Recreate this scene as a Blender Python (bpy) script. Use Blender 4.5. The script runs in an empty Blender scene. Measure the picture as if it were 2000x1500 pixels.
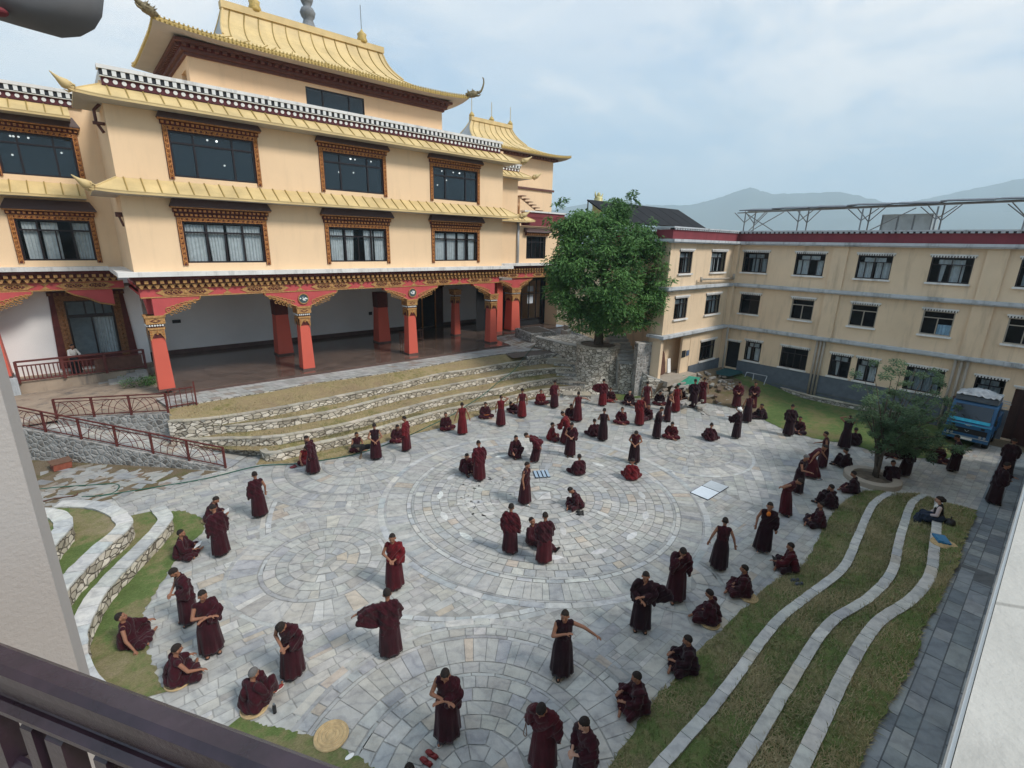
import bpy, bmesh, math, random
import numpy as np
from math import sin, cos, pi, radians, atan2, hypot, sqrt
from mathutils import Vector, Matrix, noise
random.seed(7)
SC = bpy.context.scene
COL = SC.collection
# ------------------------------------------------------------------ camera maths
YAW, PIT, ROL, FPX, HC = 0.7252230834980642, 0.27859325527638285, 0.02083198429482892, 957.42, 9.3
_f = np.array([cos(PIT)*sin(YAW), cos(PIT)*cos(YAW), -sin(PIT)])
_r0 = np.array([cos(YAW), -sin(YAW), 0.0]); _u0 = np.cross(_r0, _f)
_r = _r0*cos(ROL)+_u0*sin(ROL); _u = -_r0*sin(ROL)+_u0*cos(ROL)
def _ray(px, py): return _r*(px-1000)/FPX-_u*(py-750)/FPX+_f
def G(px, py, z=0.0):
    "survey point of the photograph at height z"
    d = _ray(px, py); t = (z-HC)/d[2]; return (float(d[0]*t), float(d[1]*t), z)
def GY(px, py, y):
    d = _ray(px, py); t = y/d[1]; return (float(d[0]*t), y, float(d[2]*t+HC))
def GX(px, py, x):
    d = _ray(px, py); t = x/d[0]; return (x, float(d[1]*t), float(d[2]*t+HC))
# ------------------------------------------------------------------ materials
MATS = {}
class N:
    def __init__(s, name):
        s.m = bpy.data.materials.new(name); s.m.use_nodes = True; s.t = s.m.node_tree; s.t.nodes.clear()
        s.out = s.t.nodes.new('ShaderNodeOutputMaterial'); s.b = s.t.nodes.new('ShaderNodeBsdfPrincipled')
        s.t.links.new(s.b.outputs[0], s.out.inputs[0])
    def n(s, ty, **k):
        x = s.t.nodes.new('ShaderNode'+ty)
        for a, v in k.items():
            if a[0] == '_': x.inputs[a[1:].replace('_', ' ')].default_value = v
            else: setattr(x, a, v)
        return x
    def l(s, a, b): s.t.links.new(a, b)
    def pos(s, scale=(1, 1, 1), obj=False):
        g = s.n('TexCoord') if obj else s.n('NewGeometry')
        m = s.n('Mapping'); m.inputs['Scale'].default_value = scale
        s.l(g.outputs['Object'] if obj else g.outputs['Position'], m.inputs[0]); return m.outputs[0]
    def noise(s, vec, sc, det=4, rough=.55):
        x = s.n('TexNoise', _Scale=sc, _Detail=det, _Roughness=rough); s.l(vec, x.inputs['Vector']); return x.outputs['Fac']
    def vor(s, vec, sc, feature='F1', rnd=1.0):
        x = s.n('TexVoronoi', feature=feature); x.inputs['Scale'].default_value = sc; x.inputs['Randomness'].default_value = rnd
        s.l(vec, x.inputs['Vector']); return x
    def ramp(s, fac, stops, interp='LINEAR'):
        x = s.n('ValToRGB'); x.color_ramp.interpolation = interp; e = x.color_ramp.elements
        while len(e) > 1: e.remove(e[-1])
        e[0].position = stops[0][0]; e[0].color = (*stops[0][1], 1)
        for p, c in stops[1:]:
            q = e.new(p); q.color = (*c, 1)
        s.l(fac, x.inputs[0]); return x.outputs[0]
    def mix(s, fac, a, b, mode='MIX'):
        x = s.n('Mix', data_type='RGBA', blend_type=mode)
        for i, v in ((0, fac), (6, a), (7, b)):
            if hasattr(v, 'links'): s.l(v, x.inputs[i])
            else: x.inputs[i].default_value = v if i == 0 else (*v, 1)
        return x.outputs[2]
    def math(s, op, a, b=0.0, clamp=False):
        x = s.n('Math', operation=op, use_clamp=clamp)
        for i, v in ((0, a), (1, b)):
            if hasattr(v, 'links'): s.l(v, x.inputs[i])
            else: x.inputs[i].default_value = v
        return x.outputs[0]
    def bump(s, h, d=.02, st=.5):
        x = s.n('Bump', _Strength=st, _Distance=d); s.l(h, x.inputs['Height']); s.l(x.outputs[0], s.b.inputs['Normal'])
    def col(s, c):
        if hasattr(c, 'links'): s.l(c, s.b.inputs['Base Color'])
        else: s.b.inputs['Base Color'].default_value = (*c, 1)
    def set(s, rough=.7, metal=0.0, spec=.5, **k):
        s.b.inputs['Roughness'].default_value = rough; s.b.inputs['Metallic'].default_value = metal
        s.b.inputs['Specular IOR Level'].default_value = spec; return s
def mul(c, k): return tuple(min(1, x*k) for x in c)
def paint(name, c, rough=.6, var=.12, sc=1.3, metal=0, bump=.0, bsc=40, spec=.4, obj=False, dirt=None):
    m = N(name); p = m.pos(obj=obj)
    n = m.noise(p, sc, 6); c2 = m.ramp(n, [(.3, mul(c, 1-var)), (.7, mul(c, 1+var))])
    if dirt:
        s = m.pos((1.5, 1.5, .22)); k = m.noise(s, 1.6, 6, .65); f = m.ramp(k, [(.52, (0, 0, 0)), (.72, (1, 1, 1))])
        c2 = m.mix(m.math('MULTIPLY', f, dirt[1]), c2, dirt[0])
    m.col(c2); m.set(rough, metal, spec)
    if bump: m.bump(m.noise(p, bsc, 5), .01, bump)
    MATS[name] = m.m; return m.m
def attrmat(name, rough=.8, bump=.3, veins=True, sc=3.0, spec=.3):
    "colour comes from the per-face stone colour, broken up by grain"
    m = N(name); a = m.n('Attribute', attribute_name='Col'); p = m.pos()
    n = m.noise(p, sc, 8, .65); g = m.ramp(n, [(.25, (.72, .72, .72)), (.5, (.98, .98, .98)), (.78, (1.2, 1.2, 1.18))])
    c = m.mix(1.0, a.outputs['Color'], g, 'MULTIPLY')
    if veins:
        v = m.n('TexWave', wave_type='BANDS', bands_direction='DIAGONAL'); v.inputs['Scale'].default_value = 1.1; v.inputs['Distortion'].default_value = 14; v.inputs['Detail'].default_value = 5
        m.l(p, v.inputs['Vector']); k = m.ramp(v.outputs['Fac'], [(.0, (.8, .8, .82)), (.22, (1, 1, 1)), (1, (1.05, 1.04, 1.02))])
        c = m.mix(.7, c, m.mix(1.0, c, k, 'MULTIPLY'))
        d = m.noise(p, .35, 4); c = m.mix(1.0, c, m.ramp(d, [(.3, (.86, .87, .88)), (.7, (1.08, 1.07, 1.05))]), 'MULTIPLY')
    m.col(c); m.set(rough, 0, spec); m.bump(m.noise(p, 22, 6), .01, bump); MATS[name] = m.m; return m.m
def rubble(name, c1, c2, cj, sc=3.2, jw=.06, squash=1.6):
    m = N(name); p0 = m.pos((1, 1, squash)); w = m.n('TexNoise', _Scale=2.5, _Detail=2); m.l(p0, w.inputs['Vector'])
    p = m.mix(.06, p0, w.outputs['Color'], 'ADD')
    e = m.vor(p, sc, 'DISTANCE_TO_EDGE'); f = m.vor(p, sc, 'F1')
    r = m.n('SeparateColor'); m.l(f.outputs['Color'], r.inputs[0])
    c = m.ramp(r.outputs[0], [(0, mul(c1, .62)), (.35, c1), (.65, c2), (1, mul(c2, 1.2))])
    g = m.noise(p0, 9, 6, .7); c = m.mix(1.0, c, m.ramp(g, [(.3, (.82, .82, .82)), (.7, (1.12, 1.12, 1.12))]), 'MULTIPLY')
    j = m.ramp(e.outputs['Distance'], [(0, (0, 0, 0)), (jw, (1, 1, 1))])
    c = m.mix(j, cj, c); m.col(c); m.set(.9, 0, .2)
    h = m.math('ADD', m.math('MULTIPLY', j, 1.0), m.math('MULTIPLY', g, .5)); m.bump(h, .04, .9)
    MATS[name] = m.m; return m.m
def grassmat(name, green, dry, dirt, bias=.5):
    m = N(name); p = m.pos(); n1 = m.noise(p, .55, 5, .6); n2 = m.noise(p, 3.2, 6, .7); n3 = m.noise(m.pos((1, 3, 1)), 25, 5, .7)
    k = m.math('ADD', m.math('MULTIPLY', n1, .62), m.math('MULTIPLY', n2, .38))
    c = m.ramp(k, [(bias-.13, green), (bias-.02, mul(green, 1.25)), (bias+.05, dry), (bias+.2, dirt)])
    c = m.mix(1.0, c, m.ramp(n3, [(.25, (.5, .5, .5)), (.75, (1.4, 1.4, 1.4))]), 'MULTIPLY')
    m.col(c); m.set(.95, 0, .1); m.bump(m.math('ADD', n3, n2), .05, .8); MATS[name] = m.m; return m.m
def leafmat(name, c1, c2):
    m = N(name); a = m.n('Attribute', attribute_name='Col'); s = m.n('SeparateColor'); m.l(a.outputs['Color'], s.inputs[0])
    c = m.ramp(s.outputs[0], [(0, c1), (1, c2)]); m.col(c); m.set(.6, 0, .3)
    t = m.n('BsdfTranslucent'); m.l(c, t.inputs[0]); x = m.n('MixShader'); x.inputs[0].default_value = .22
    m.l(m.b.outputs[0], x.inputs[1]); m.l(t.outputs[0], x.inputs[2]); m.l(x.outputs[0], m.out.inputs[0]); MATS[name] = m.m
def glassmat(name, tint=(.02, .03, .04), tr=.55, rough=.03):
    m = N(name); m.col(tint); m.set(rough, 0, .9)
    t = m.n('BsdfTransparent'); t.inputs[0].default_value = (.75, .82, .85, 1); x = m.n('MixShader'); x.inputs[0].default_value = tr
    m.l(m.b.outputs[0], x.inputs[1]); m.l(t.outputs[0], x.inputs[2]); m.l(x.outputs[0], m.out.inputs[0]); MATS[name] = m.m
def clothmat(name, c):
    m = N(name); p = m.pos(obj=True); n = m.noise(p, 3.5, 4); n2 = m.noise(m.pos((14, 14, 2.2), True), 1.0, 3)
    c2 = m.mix(1.0, m.ramp(n, [(.3, mul(c, .75)), (.7, mul(c, 1.25))]), m.ramp(n2, [(.3, (.75, .75, .78)), (.7, (1.15, 1.15, 1.15))]), 'MULTIPLY')
    m.col(c2); m.set(.85, 0, .15); m.b.inputs['Sheen Weight'].default_value = .12; m.bump(n2, .03, .7); MATS[name] = m.m
# temple
def speckled(name, c):
    m = N(name); p = m.pos(); n = m.noise(p, 5, 6); b = m.ramp(n, [(.3, mul(c, .9)), (.7, mul(c, 1.08))])
    v = m.vor(p, 9, 'F1'); s = m.ramp(v.outputs['Distance'], [(.0, (1, 1, 1)), (.055, (1, 1, 1)), (.075, (0, 0, 0))]); k = m.ramp(m.noise(p, 3.1, 3), [(.50, (0, 0, 0)), (.56, (1, 1, 1))])
    b = m.mix(m.math('MULTIPLY', s, k), b, (.13, .12, .10)); st = m.ramp(m.noise(m.pos((1, 2.5, 1)), 2.2, 7, .7), [(.55, (0, 0, 0)), (.8, (1, 1, 1))]); b = m.mix(m.math('MULTIPLY', st, .5), b, mul(c, .6))
    e = m.vor(m.mix(.35, p, m.n('TexNoise', _Scale=1.5).outputs['Color'], 'ADD'), .8, 'DISTANCE_TO_EDGE'); cr = m.ramp(e.outputs['Distance'], [(0, (1, 1, 1)), (.0035, (1, 1, 1)), (.006, (0, 0, 0))]); b = m.mix(m.math('MULTIPLY', cr, .55), b, (.16, .15, .13))
    m.col(b); m.set(.75, 0, .3); m.bump(m.noise(p, 60, 5), .01, .4); MATS[name] = m.m
paint('wall_cream', (.86, .615, .385), .85, .05, .35, bump=.12, bsc=60, dirt=((.66, .47, .29), .28))
paint('wing_cream', (.74, .565, .385), .88, .08, .5, bump=.15, bsc=50, dirt=((.42, .32, .22), .6))
paint('ledge_white', (.74, .72, .69), .8, .1, 1.2, dirt=((.22, .22, .22), .6))
paint('ledge_wing', (.50, .52, .54), .8, .12, 1.6, dirt=((.12, .13, .13), .75))
paint('white_wall', (.84, .82, .80), .8, .04, .6)
paint('soffit', (.42, .40, .37), .85, .05, 1)
paint('ceil', (.26, .23, .21), .85, .05, 1)
paint('gold_roof', (.64, .475, .225), .6, .16, 1.1, metal=.0, spec=.5, bump=.35, bsc=3)
paint('gold_rib', (.36, .25, .075), .5, .1, 1, metal=.2)
paint('gold_trim', (.44, .235, .085), .6, .3, 14, metal=.05, bump=.8, bsc=30)
paint('gold_carved', (.44, .185, .055), .6, .5, 16, metal=.0, bump=1, bsc=26)
paint('dark_red', (.10, .018, .015), .65, .25, 5)
paint('maroon_band', (.085, .016, .022), .7, .12, 3)
paint('brown_hood', (.085, .050, .046), .55, .12, 2)
paint('brown_trim', (.13, .055, .045), .7, .2, 5)
paint('coral', (.62, .115, .075), .6, .05, .8)
paint('pink_red', (.52, .085, .085), .6, .10, 1.5)
paint('black_paint', (.012, .012, .016), .5, .1, 3)
paint('white_paint', (.72, .72, .70), .6, .06, 2)
paint('frame_dark', (.018, .012, .014), .35, .1, 3)
paint('floor_marble', (.13, .09, .072), .16, .35, 1.4, spec=.6)
paint('floor_edge', (.12, .07, .06), .5, .2, 3)
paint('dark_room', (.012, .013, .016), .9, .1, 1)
paint('plinth_grey', (.11, .13, .155), .75, .15, 3, bump=.4, bsc=14)
paint('parapet_red', (.20, .036, .045), .75, .12, 1.2, dirt=((.12, .02, .03), .5))
paint('steel', (.22, .24, .26), .45, .15, 3, metal=.5)
paint('tank_steel', (.42, .46, .47), .35, .15, 2, metal=.6)
paint('solar_glass', (.010, .012, .018), .12, .2, 3, spec=.8)
paint('gold_rim', (.52, .37, .12), .55, .25, 9, bump=.4, bsc=30)
paint('solar_back', (.010, .011, .014), .7, .2, 3, spec=.15)
paint('beast', (.20, .16, .085), .6, .5, 16)
paint('carved_brown', (.19, .085, .032), .7, .5, 18, bump=1, bsc=26)
paint('pipe_cream', (.38, .33, .27), .6, .1, 2)
paint('pipe_grey', (.40, .42, .44), .5, .08, 2)
paint('concrete_old', (.36, .28, .21), .9, .2, 1.2, bump=.3, dirt=((.08, .08, .085), .85))
paint('rail_red', (.12, .028, .024), .45, .2, 4)
paint('rail_wood', (.036, .021, .030), .25, .45, 7, bump=.08, bsc=60, spec=.6)
paint('near_wall', (.46, .42, .39), .85, .04, 2, bump=.25, bsc=90)
paint('near_ledge', (.47, .45, .41), .7, .07, 6, bump=.35, bsc=70, dirt=((.32, .30, .26), .3))
speckled('near_ledge', (.47, .45, .41))
paint('stone_cap', (.40, .38, .345), .85, .2, 4, bump=.5, bsc=16)
paint('mat_straw', (.50, .36, .19), .9, .2, 12, bump=.7, bsc=50, obj=True)
paint('blue_bag', (.02, .16, .32), .5, .2, 5, obj=True)
paint('truck_blue', (.020, .105, .235), .38, .12, 2, obj=True, spec=.5)
paint('truck_cyan', (.03, .42, .62), .35, .2, 6, obj=True)
paint('rubber', (.012, .012, .013), .8, .2, 5)
paint('tarp_pale', (.40, .42, .44), .8, .3, 3, bump=.6, bsc=8)
paint('tarp_green', (.01, .20, .125), .6, .25, 4, bump=.5, bsc=9)
paint('tarp_teal', (.02, .085, .095), .7, .2, 4)
paint('mat_blue', (.035, .065, .11), .8, .15, 4)
paint('hose_green', (.02, .09, .06), .5, .1, 5)
paint('bark', (.085, .068, .052), .9, .35, 9, bump=.9, bsc=16)
paint('soil', (.12, .095, .07), .95, .4, 5, bump=.8, bsc=12)
paint('brick_red', (.26, .075, .045), .9, .2, 9)
paint('rust_brown', (.11, .05, .035), .8, .3, 4)
paint('board_white', (.66, .72, .78), .5, .04, 3)
paint('board_grey', (.46, .50, .53), .6, .06, 3)
paint('board_rim', (.02, .03, .05), .5, .05, 3)
paint('paper', (.78, .77, .74), .8, .04, 3)
paint('skin', (.27, .125, .075), .6, .12, 9, obj=True, spec=.3)
paint('skin_dark', (.17, .078, .048), .6, .12, 9, obj=True, spec=.3)
paint('skin_light', (.46, .25, .17), .6, .08, 9, obj=True, spec=.3)
paint('lip', (.20, .06, .05), .6, .1, 9)
paint('eye_dark', (.055, .03, .022), .5, .1, 9)
paint('hair', (.020, .0135, .011), .95, .2, 30, obj=True, bump=.6, bsc=160)
paint('hair_grey', (.13, .12, .115), .85, .2, 30, obj=True, bump=.6, bsc=160)
paint('shoe_black', (.015, .014, .016), .5, .2, 9); paint('shoe_grey', (.07, .08, .10), .6, .2, 9); paint('shoe_red', (.20, .02, .02), .6, .1, 5)
paint('sandal_tan', (.16, .085, .055), .7, .2, 9); paint('sole_white', (.62, .60, .57), .7, .1, 5)
paint('orange_cloth', (.62, .17, .02), .8, .1, 5); paint('yellow_cloth', (.55, .33, .06), .8, .1, 5)
paint('white_shirt', (.55, .53, .50), .85, .1, 6, obj=True, bump=.5, bsc=10); paint('pink_shirt', (.52, .42, .41), .85, .1, 6, obj=True)
paint('trousers', (.02, .02, .025), .85, .1, 6); paint('navy_cloth', (.014, .024, .045), .85, .2, 6, obj=True); paint('black_cloth', (.010, .010, .013), .85, .2, 6, obj=True)
paint('dog_black', (.014, .012, .012), .75, .3, 14, obj=True); paint('dog_tan', (.22, .15, .095), .8, .3, 14, obj=True)
paint('lamp_grey', (.14, .14, .145), .7, .05, 3)
paint('statue_gold', (.50, .46, .22), .5, .1, 3, metal=.2); paint('finial_grey', (.20, .21, .22), .7, .2, 6)
paint('curtain_white', (.80, .77, .75), .9, .12, 5); paint('curtain_blue', (.25, .40, .52), .9, .2, 4); paint('curtain_grey', (.42, .44, .45), .9, .12, 5)
paint('medal_teal', (.05, .09, .10), .6, .4, 9); paint('door_brown', (.055, .022, .018), .5, .2, 3)
paint('sign_blue', (.10, .14, .22), .5, .05, 3); paint('water_blue', (.35, .45, .55), .2, .05, 3)
for n_, c_ in (('robe_red', (.115, .0075, .011)), ('robe_mid', (.062, .006, .0105)), ('robe_dark', (.036, .0052, .0095)), ('robe_black', (.019, .0042, .0078))): clothmat(n_, c_)
rubble('rubble_light', (.54, .48, .385), (.66, .60, .51), (.10, .08, .06), 3.6, .10, 1.7)
rubble('rubble_grey', (.42, .39, .35), (.55, .52, .47), (.09, .08, .07), 3.9, .09, 1.8)
rubble('rubble_mortar', (.24, .22, .20), (.34, .32, .30), (.38, .37, .35), 4.4, .22, 1.0)
rubble('slate_wall', (.20, .21, .21), (.33, .34, .335), (.05, .05, .05), 4.0, .07, 3.6)
attrmat('paving', .62, .35); attrmat('coping', .8, .4, sc=5)
grassmat('grass_dry', (.20, .175, .07), (.40, .31, .165), (.34, .25, .15), .42)
grassmat('grass_green', (.12, .165, .055), (.25, .23, .11), (.36, .29, .19), .49)
grassmat('lawn', (.10, .145, .05), (.19, .19, .08), (.25, .19, .12), .50)
grassmat('earth', (.12, .11, .05), (.20, .15, .095), (.24, .19, .135), .42)
leafmat('leaf', (.022, .075, .022), (.15, .30, .075)); leafmat('leaf_small', (.04, .085, .045), (.16, .25, .12)); leafmat('blade', (.12, .15, .045), (.46, .38, .22))
glassmat('glass_dark', (.015, .03, .042), .28); glassmat('glass_clear', (.02, .03, .035), .86)
def emit(name, c, s):
    m = bpy.data.materials.new(name); m.use_nodes = True; b = m.node_tree.nodes['Principled BSDF']; b.inputs['Emission Color'].default_value = (*c, 1); b.inputs['Emission Strength'].default_value = s; MATS[name] = m
emit('downlight', (1, .98, .92), 2.2)
def mountain():
    m = N('mountain'); p = m.pos(); n = m.noise(p, .004, 6); m.col(m.ramp(n, [(.3, (.03, .05, .03)), (.7, (.07, .085, .05))])); m.set(.95, 0, .1); MATS['mountain'] = m.m
mountain()
# ------------------------------------------------------------------ mesh builder
class MB:
    def __init__(s): s.v = []; s.f = []; s.m = []; s.c = []; s.cur = 0; s.cc = (1, 1, 1)
    def add(s, vs, fs, mi=None, col=None):
        b = len(s.v); s.v += [tuple(v) for v in vs]
        for f in fs: s.f.append([b+i for i in f]); s.m.append(s.cur if mi is None else mi); s.c.append(col or s.cc)
    def box(s, x0, y0, z0, x1, y1, z1, mi=None, col=None):
        x0, x1 = min(x0, x1), max(x0, x1); y0, y1 = min(y0, y1), max(y0, y1); z0, z1 = min(z0, z1), max(z0, z1)
        s.add([(x0, y0, z0), (x1, y0, z0), (x1, y1, z0), (x0, y1, z0), (x0, y0, z1), (x1, y0, z1), (x1, y1, z1), (x0, y1, z1)],
              [(0, 3, 2, 1), (4, 5, 6, 7), (0, 1, 5, 4), (1, 2, 6, 5), (2, 3, 7, 6), (3, 0, 4, 7)], mi, col)
    def frus(s, cx, cy, z0, z1, a0, b0, a1, b1, mi=None):
        s.add([(cx-a0, cy-b0, z0), (cx+a0, cy-b0, z0), (cx+a0, cy+b0, z0), (cx-a0, cy+b0, z0), (cx-a1, cy-b1, z1), (cx+a1, cy-b1, z1), (cx+a1, cy+b1, z1), (cx-a1, cy+b1, z1)],
              [(0, 3, 2, 1), (4, 5, 6, 7), (0, 1, 5, 4), (1, 2, 6, 5), (2, 3, 7, 6), (3, 0, 4, 7)], mi)
    def quad(s, a, b, c, d, mi=None, col=None): s.add([a, b, c, d], [(0, 1, 2, 3)], mi, col)
    def prism(s, poly, a0, a1, axis='z', mi=None, col=None):
        def P(u, v, w): return (u, v, w) if axis == 'z' else ((u, w, v) if axis == 'y' else (w, u, v))
        n = len(poly); vs = [P(u, v, a0) for u, v in poly]+[P(u, v, a1) for u, v in poly]
        fs = [tuple(range(n))[::-1], tuple(range(n, 2*n))]+[(i, (i+1) % n, n+(i+1) % n, n+i) for i in range(n)]
        s.add(vs, fs, mi, col)
    def obox(s, a, b, w, h, mi=None, up=(0, 0, 1)):
        "bar from a to b, width w, height h"
        a = Vector(a); b = Vector(b); d = (b-a).normalized(); u = Vector(up); r = d.cross(u)
        if r.length < 1e-4: r = Vector((1, 0, 0))
        r.normalize(); u = r.cross(d); vs = []
        for q in (a, b):
            for i, j in ((-1, -1), (1, -1), (1, 1), (-1, 1)): vs.append(q+r*(w/2*i)+u*(h/2*j))
        s.add(vs, [(0, 1, 2, 3), (7, 6, 5, 4), (0, 4, 5, 1), (1, 5, 6, 2), (2, 6, 7, 3), (3, 7, 4, 0)], mi)
    def tube(s, pts, r, n=8, mi=None, sx=1.0, cap=True):
        pts = [Vector(p) for p in pts]; R = r if isinstance(r, (list, tuple)) else [r]*len(pts); vs = []; fs = []
        pu = None
        for i, p in enumerate(pts):
            d = (pts[min(i+1, len(pts)-1)]-pts[max(i-1, 0)])
            if d.length < 1e-6: d = Vector((0, 0, 1))
            d.normalize(); a = pu if pu is not None else (Vector((0, 0, 1)) if abs(d.z) < .9 else Vector((0, 1, 0)))
            x = a-d*a.dot(d)
            if x.length < 1e-4: x = d.orthogonal()
            x.normalize(); pu = x; y = d.cross(x)
            for k in range(n):
                t = 2*pi*k/n; vs.append(p+x*(cos(t)*R[i])+y*(sin(t)*R[i]*sx))
        m = len(pts)
        for i in range(m-1):
            for k in range(n): fs.append((i*n+k, i*n+(k+1) % n, (i+1)*n+(k+1) % n, (i+1)*n+k))
        if cap: fs.append(tuple(range(n))[::-1]); fs.append(tuple(range((m-1)*n, m*n)))
        s.add(vs, fs, mi)
    def caps(s, a, b, ra, rb, n=10):
        a = Vector(a); b = Vector(b); d = b-a; L = d.length; d = d/L if L > 1e-6 else Vector((0, 0, 1)); pts = []; rs = []
        for t in (80, 50, 20): pts.append(a-d*ra*sin(radians(t))); rs.append(ra*cos(radians(t)))
        pts += [a, b]; rs += [ra, rb]
        for t in (20, 50, 80): pts.append(b+d*rb*sin(radians(t))); rs.append(rb*cos(radians(t)))
        s.tube(pts, rs, n)
    def ell(s, c, r, nu=12, nv=8, rot=None, mi=None):
        vs = []; fs = []; c = Vector(c)
        for j in range(nv+1):
            t = pi*j/nv
            for i in range(nu):
                q = Vector((r[0]*sin(t)*cos(2*pi*i/nu), r[1]*sin(t)*sin(2*pi*i/nu), r[2]*cos(t)+0.0))
                if rot is not None: q = rot @ q
                vs.append(c+q)
        for j in range(nv):
            for i in range(nu):
                fs.append((j*nu+i, (j+1)*nu+i, (j+1)*nu+(i+1) % nu, j*nu+(i+1) % nu))
        s.add(vs, fs, mi)
    def lathe(s, cx, cy, prof, n=20, mi=None):
        vs = []; fs = []
        for r, z in prof:
            for k in range(n): vs.append((cx+r*cos(2*pi*k/n), cy+r*sin(2*pi*k/n), z))
        for i in range(len(prof)-1):
            for k in range(n): fs.append((i*n+k, i*n+(k+1) % n, (i+1)*n+(k+1) % n, (i+1)*n+k))
        fs.append(tuple(range(n))[::-1]); fs.append(tuple(range((len(prof)-1)*n, len(prof)*n))); s.add(vs, fs, mi)
    def mesh(s, name, mats, smooth=False):
        me = bpy.data.meshes.new(name); me.from_pydata(s.v, [], s.f)
        for q in mats: me.materials.append(MATS[q])
        if len(mats) > 1: me.polygons.foreach_set('material_index', s.m)
        if any(c != (1, 1, 1) for c in s.c):
            at = me.color_attributes.new('Col', 'FLOAT_COLOR', 'CORNER'); arr = np.ones((len(me.loops), 4), np.float32)
            tot = np.array([len(f) for f in s.f]); arr[:, :3] = np.repeat(np.array(s.c, np.float32), tot, axis=0); at.data.foreach_set('color', arr.ravel())
        if smooth: me.polygons.foreach_set('use_smooth', [True]*len(me.polygons))
        me.update(); return me
    def build(s, name, mats, parent=None, smooth=False):
        if isinstance(mats, str): mats = [mats]
        o = bpy.data.objects.new(name, s.mesh(name, mats, smooth)); COL.objects.link(o)
        if parent: o.parent = parent
        return o
def tag(o, label=None, cat=None, group=None, kind=None):
    if label: o['label'] = label
    if cat: o['category'] = cat
    if group: o['group'] = group
    if kind: o['kind'] = kind
    return o
def empty(name, loc=(0, 0, 0), rz=0, scale=1):
    o = bpy.data.objects.new(name, None); COL.objects.link(o); o.location = loc; o.rotation_euler = (0, 0, rz); o.scale = (scale,)*3; o.empty_display_size = .2; return o
def attach(o, root):
    "parent keeping world-space mesh coordinates"
    o.parent = root; o.matrix_parent_inverse = Matrix.LocRotScale(root.location, root.rotation_euler.to_quaternion(), root.scale).inverted(); return o
def wallface(mb, o, u, n, U0, U1, Z0, Z1, holes, depth=.25, mi=0):
    "rectangular wall face with real openings and reveals; o origin, u along, n outward"
    o = Vector(o); u = Vector(u); n = Vector(n)
    us = sorted({U0, U1, *[h[0] for h in holes], *[h[1] for h in holes]}); zs = sorted({Z0, Z1, *[h[2] for h in holes], *[h[3] for h in holes]})
    P = lambda a, z, d=0: o+u*a-n*d+Vector((0, 0, z))
    for i in range(len(us)-1):
        for j in range(len(zs)-1):
            cu = (us[i]+us[i+1])/2; cz = (zs[j]+zs[j+1])/2
            if any(h[0] < cu < h[1] and h[2] < cz < h[3] for h in holes): continue
            mb.quad(P(us[i], zs[j]), P(us[i+1], zs[j]), P(us[i+1], zs[j+1]), P(us[i], zs[j+1]), mi)
    for a, b, z0, z1 in holes:
        mb.quad(P(a, z0), P(a, z1), P(a, z1, depth), P(a, z0, depth), mi); mb.quad(P(b, z0), P(b, z0, depth), P(b, z1, depth), P(b, z1), mi)
        mb.quad(P(a, z0), P(a, z0, depth), P(b, z0, depth), P(b, z0), mi); mb.quad(P(a, z1), P(b, z1), P(b, z1, depth), P(a, z1, depth), mi)
# =================================================================== TEMPLE
XL, XR, YF, YW, YR = 2.14, 24.0, 28.5, 34.5, 31.6
temple = empty('temple', (13, 30, 2)); tag(temple, 'large cream monastery hall with golden roofs, carved windows and a coral pillared veranda', 'temple')
def T(mb, name, mats, smooth=False, parent=None): return attach(mb.build(name, mats, smooth=smooth), temple) if parent is None else mb.build(name, mats, parent, smooth)
def sub(mb, name, mats, par, smooth=False):
    o = mb.build(name, mats, smooth=smooth); o.parent = par; o.matrix_parent_inverse = (par.matrix_parent_inverse.copy()).copy()
    # parent meshes are in world coordinates with their own inverse: undo it so the child is in world coordinates too
    o.matrix_parent_inverse = Matrix.Identity(4); return o
def curtain(mb, x0, x1, z0, z1, y, mi=0, gather=0, seed=0):
    rnd = random.Random(seed); n = max(6, int((x1-x0)/.035)); ph = rnd.random()*6; vs = []
    for i in range(n+1):
        t = i/n; x = x0+(x1-x0)*t; a = .028*sin(t*(x1-x0)*46+ph)+.012*sin(t*(x1-x0)*83+ph*2)
        vs.append((x, y+a, z1)); vs.append(((x0+x1)/2+(x-(x0+x1)/2)*(1-gather), y+a, z0))
    mb.add(vs, [(2*i, 2*i+1, 2*i+3, 2*i+2) for i in range(n)], mi)
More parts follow.
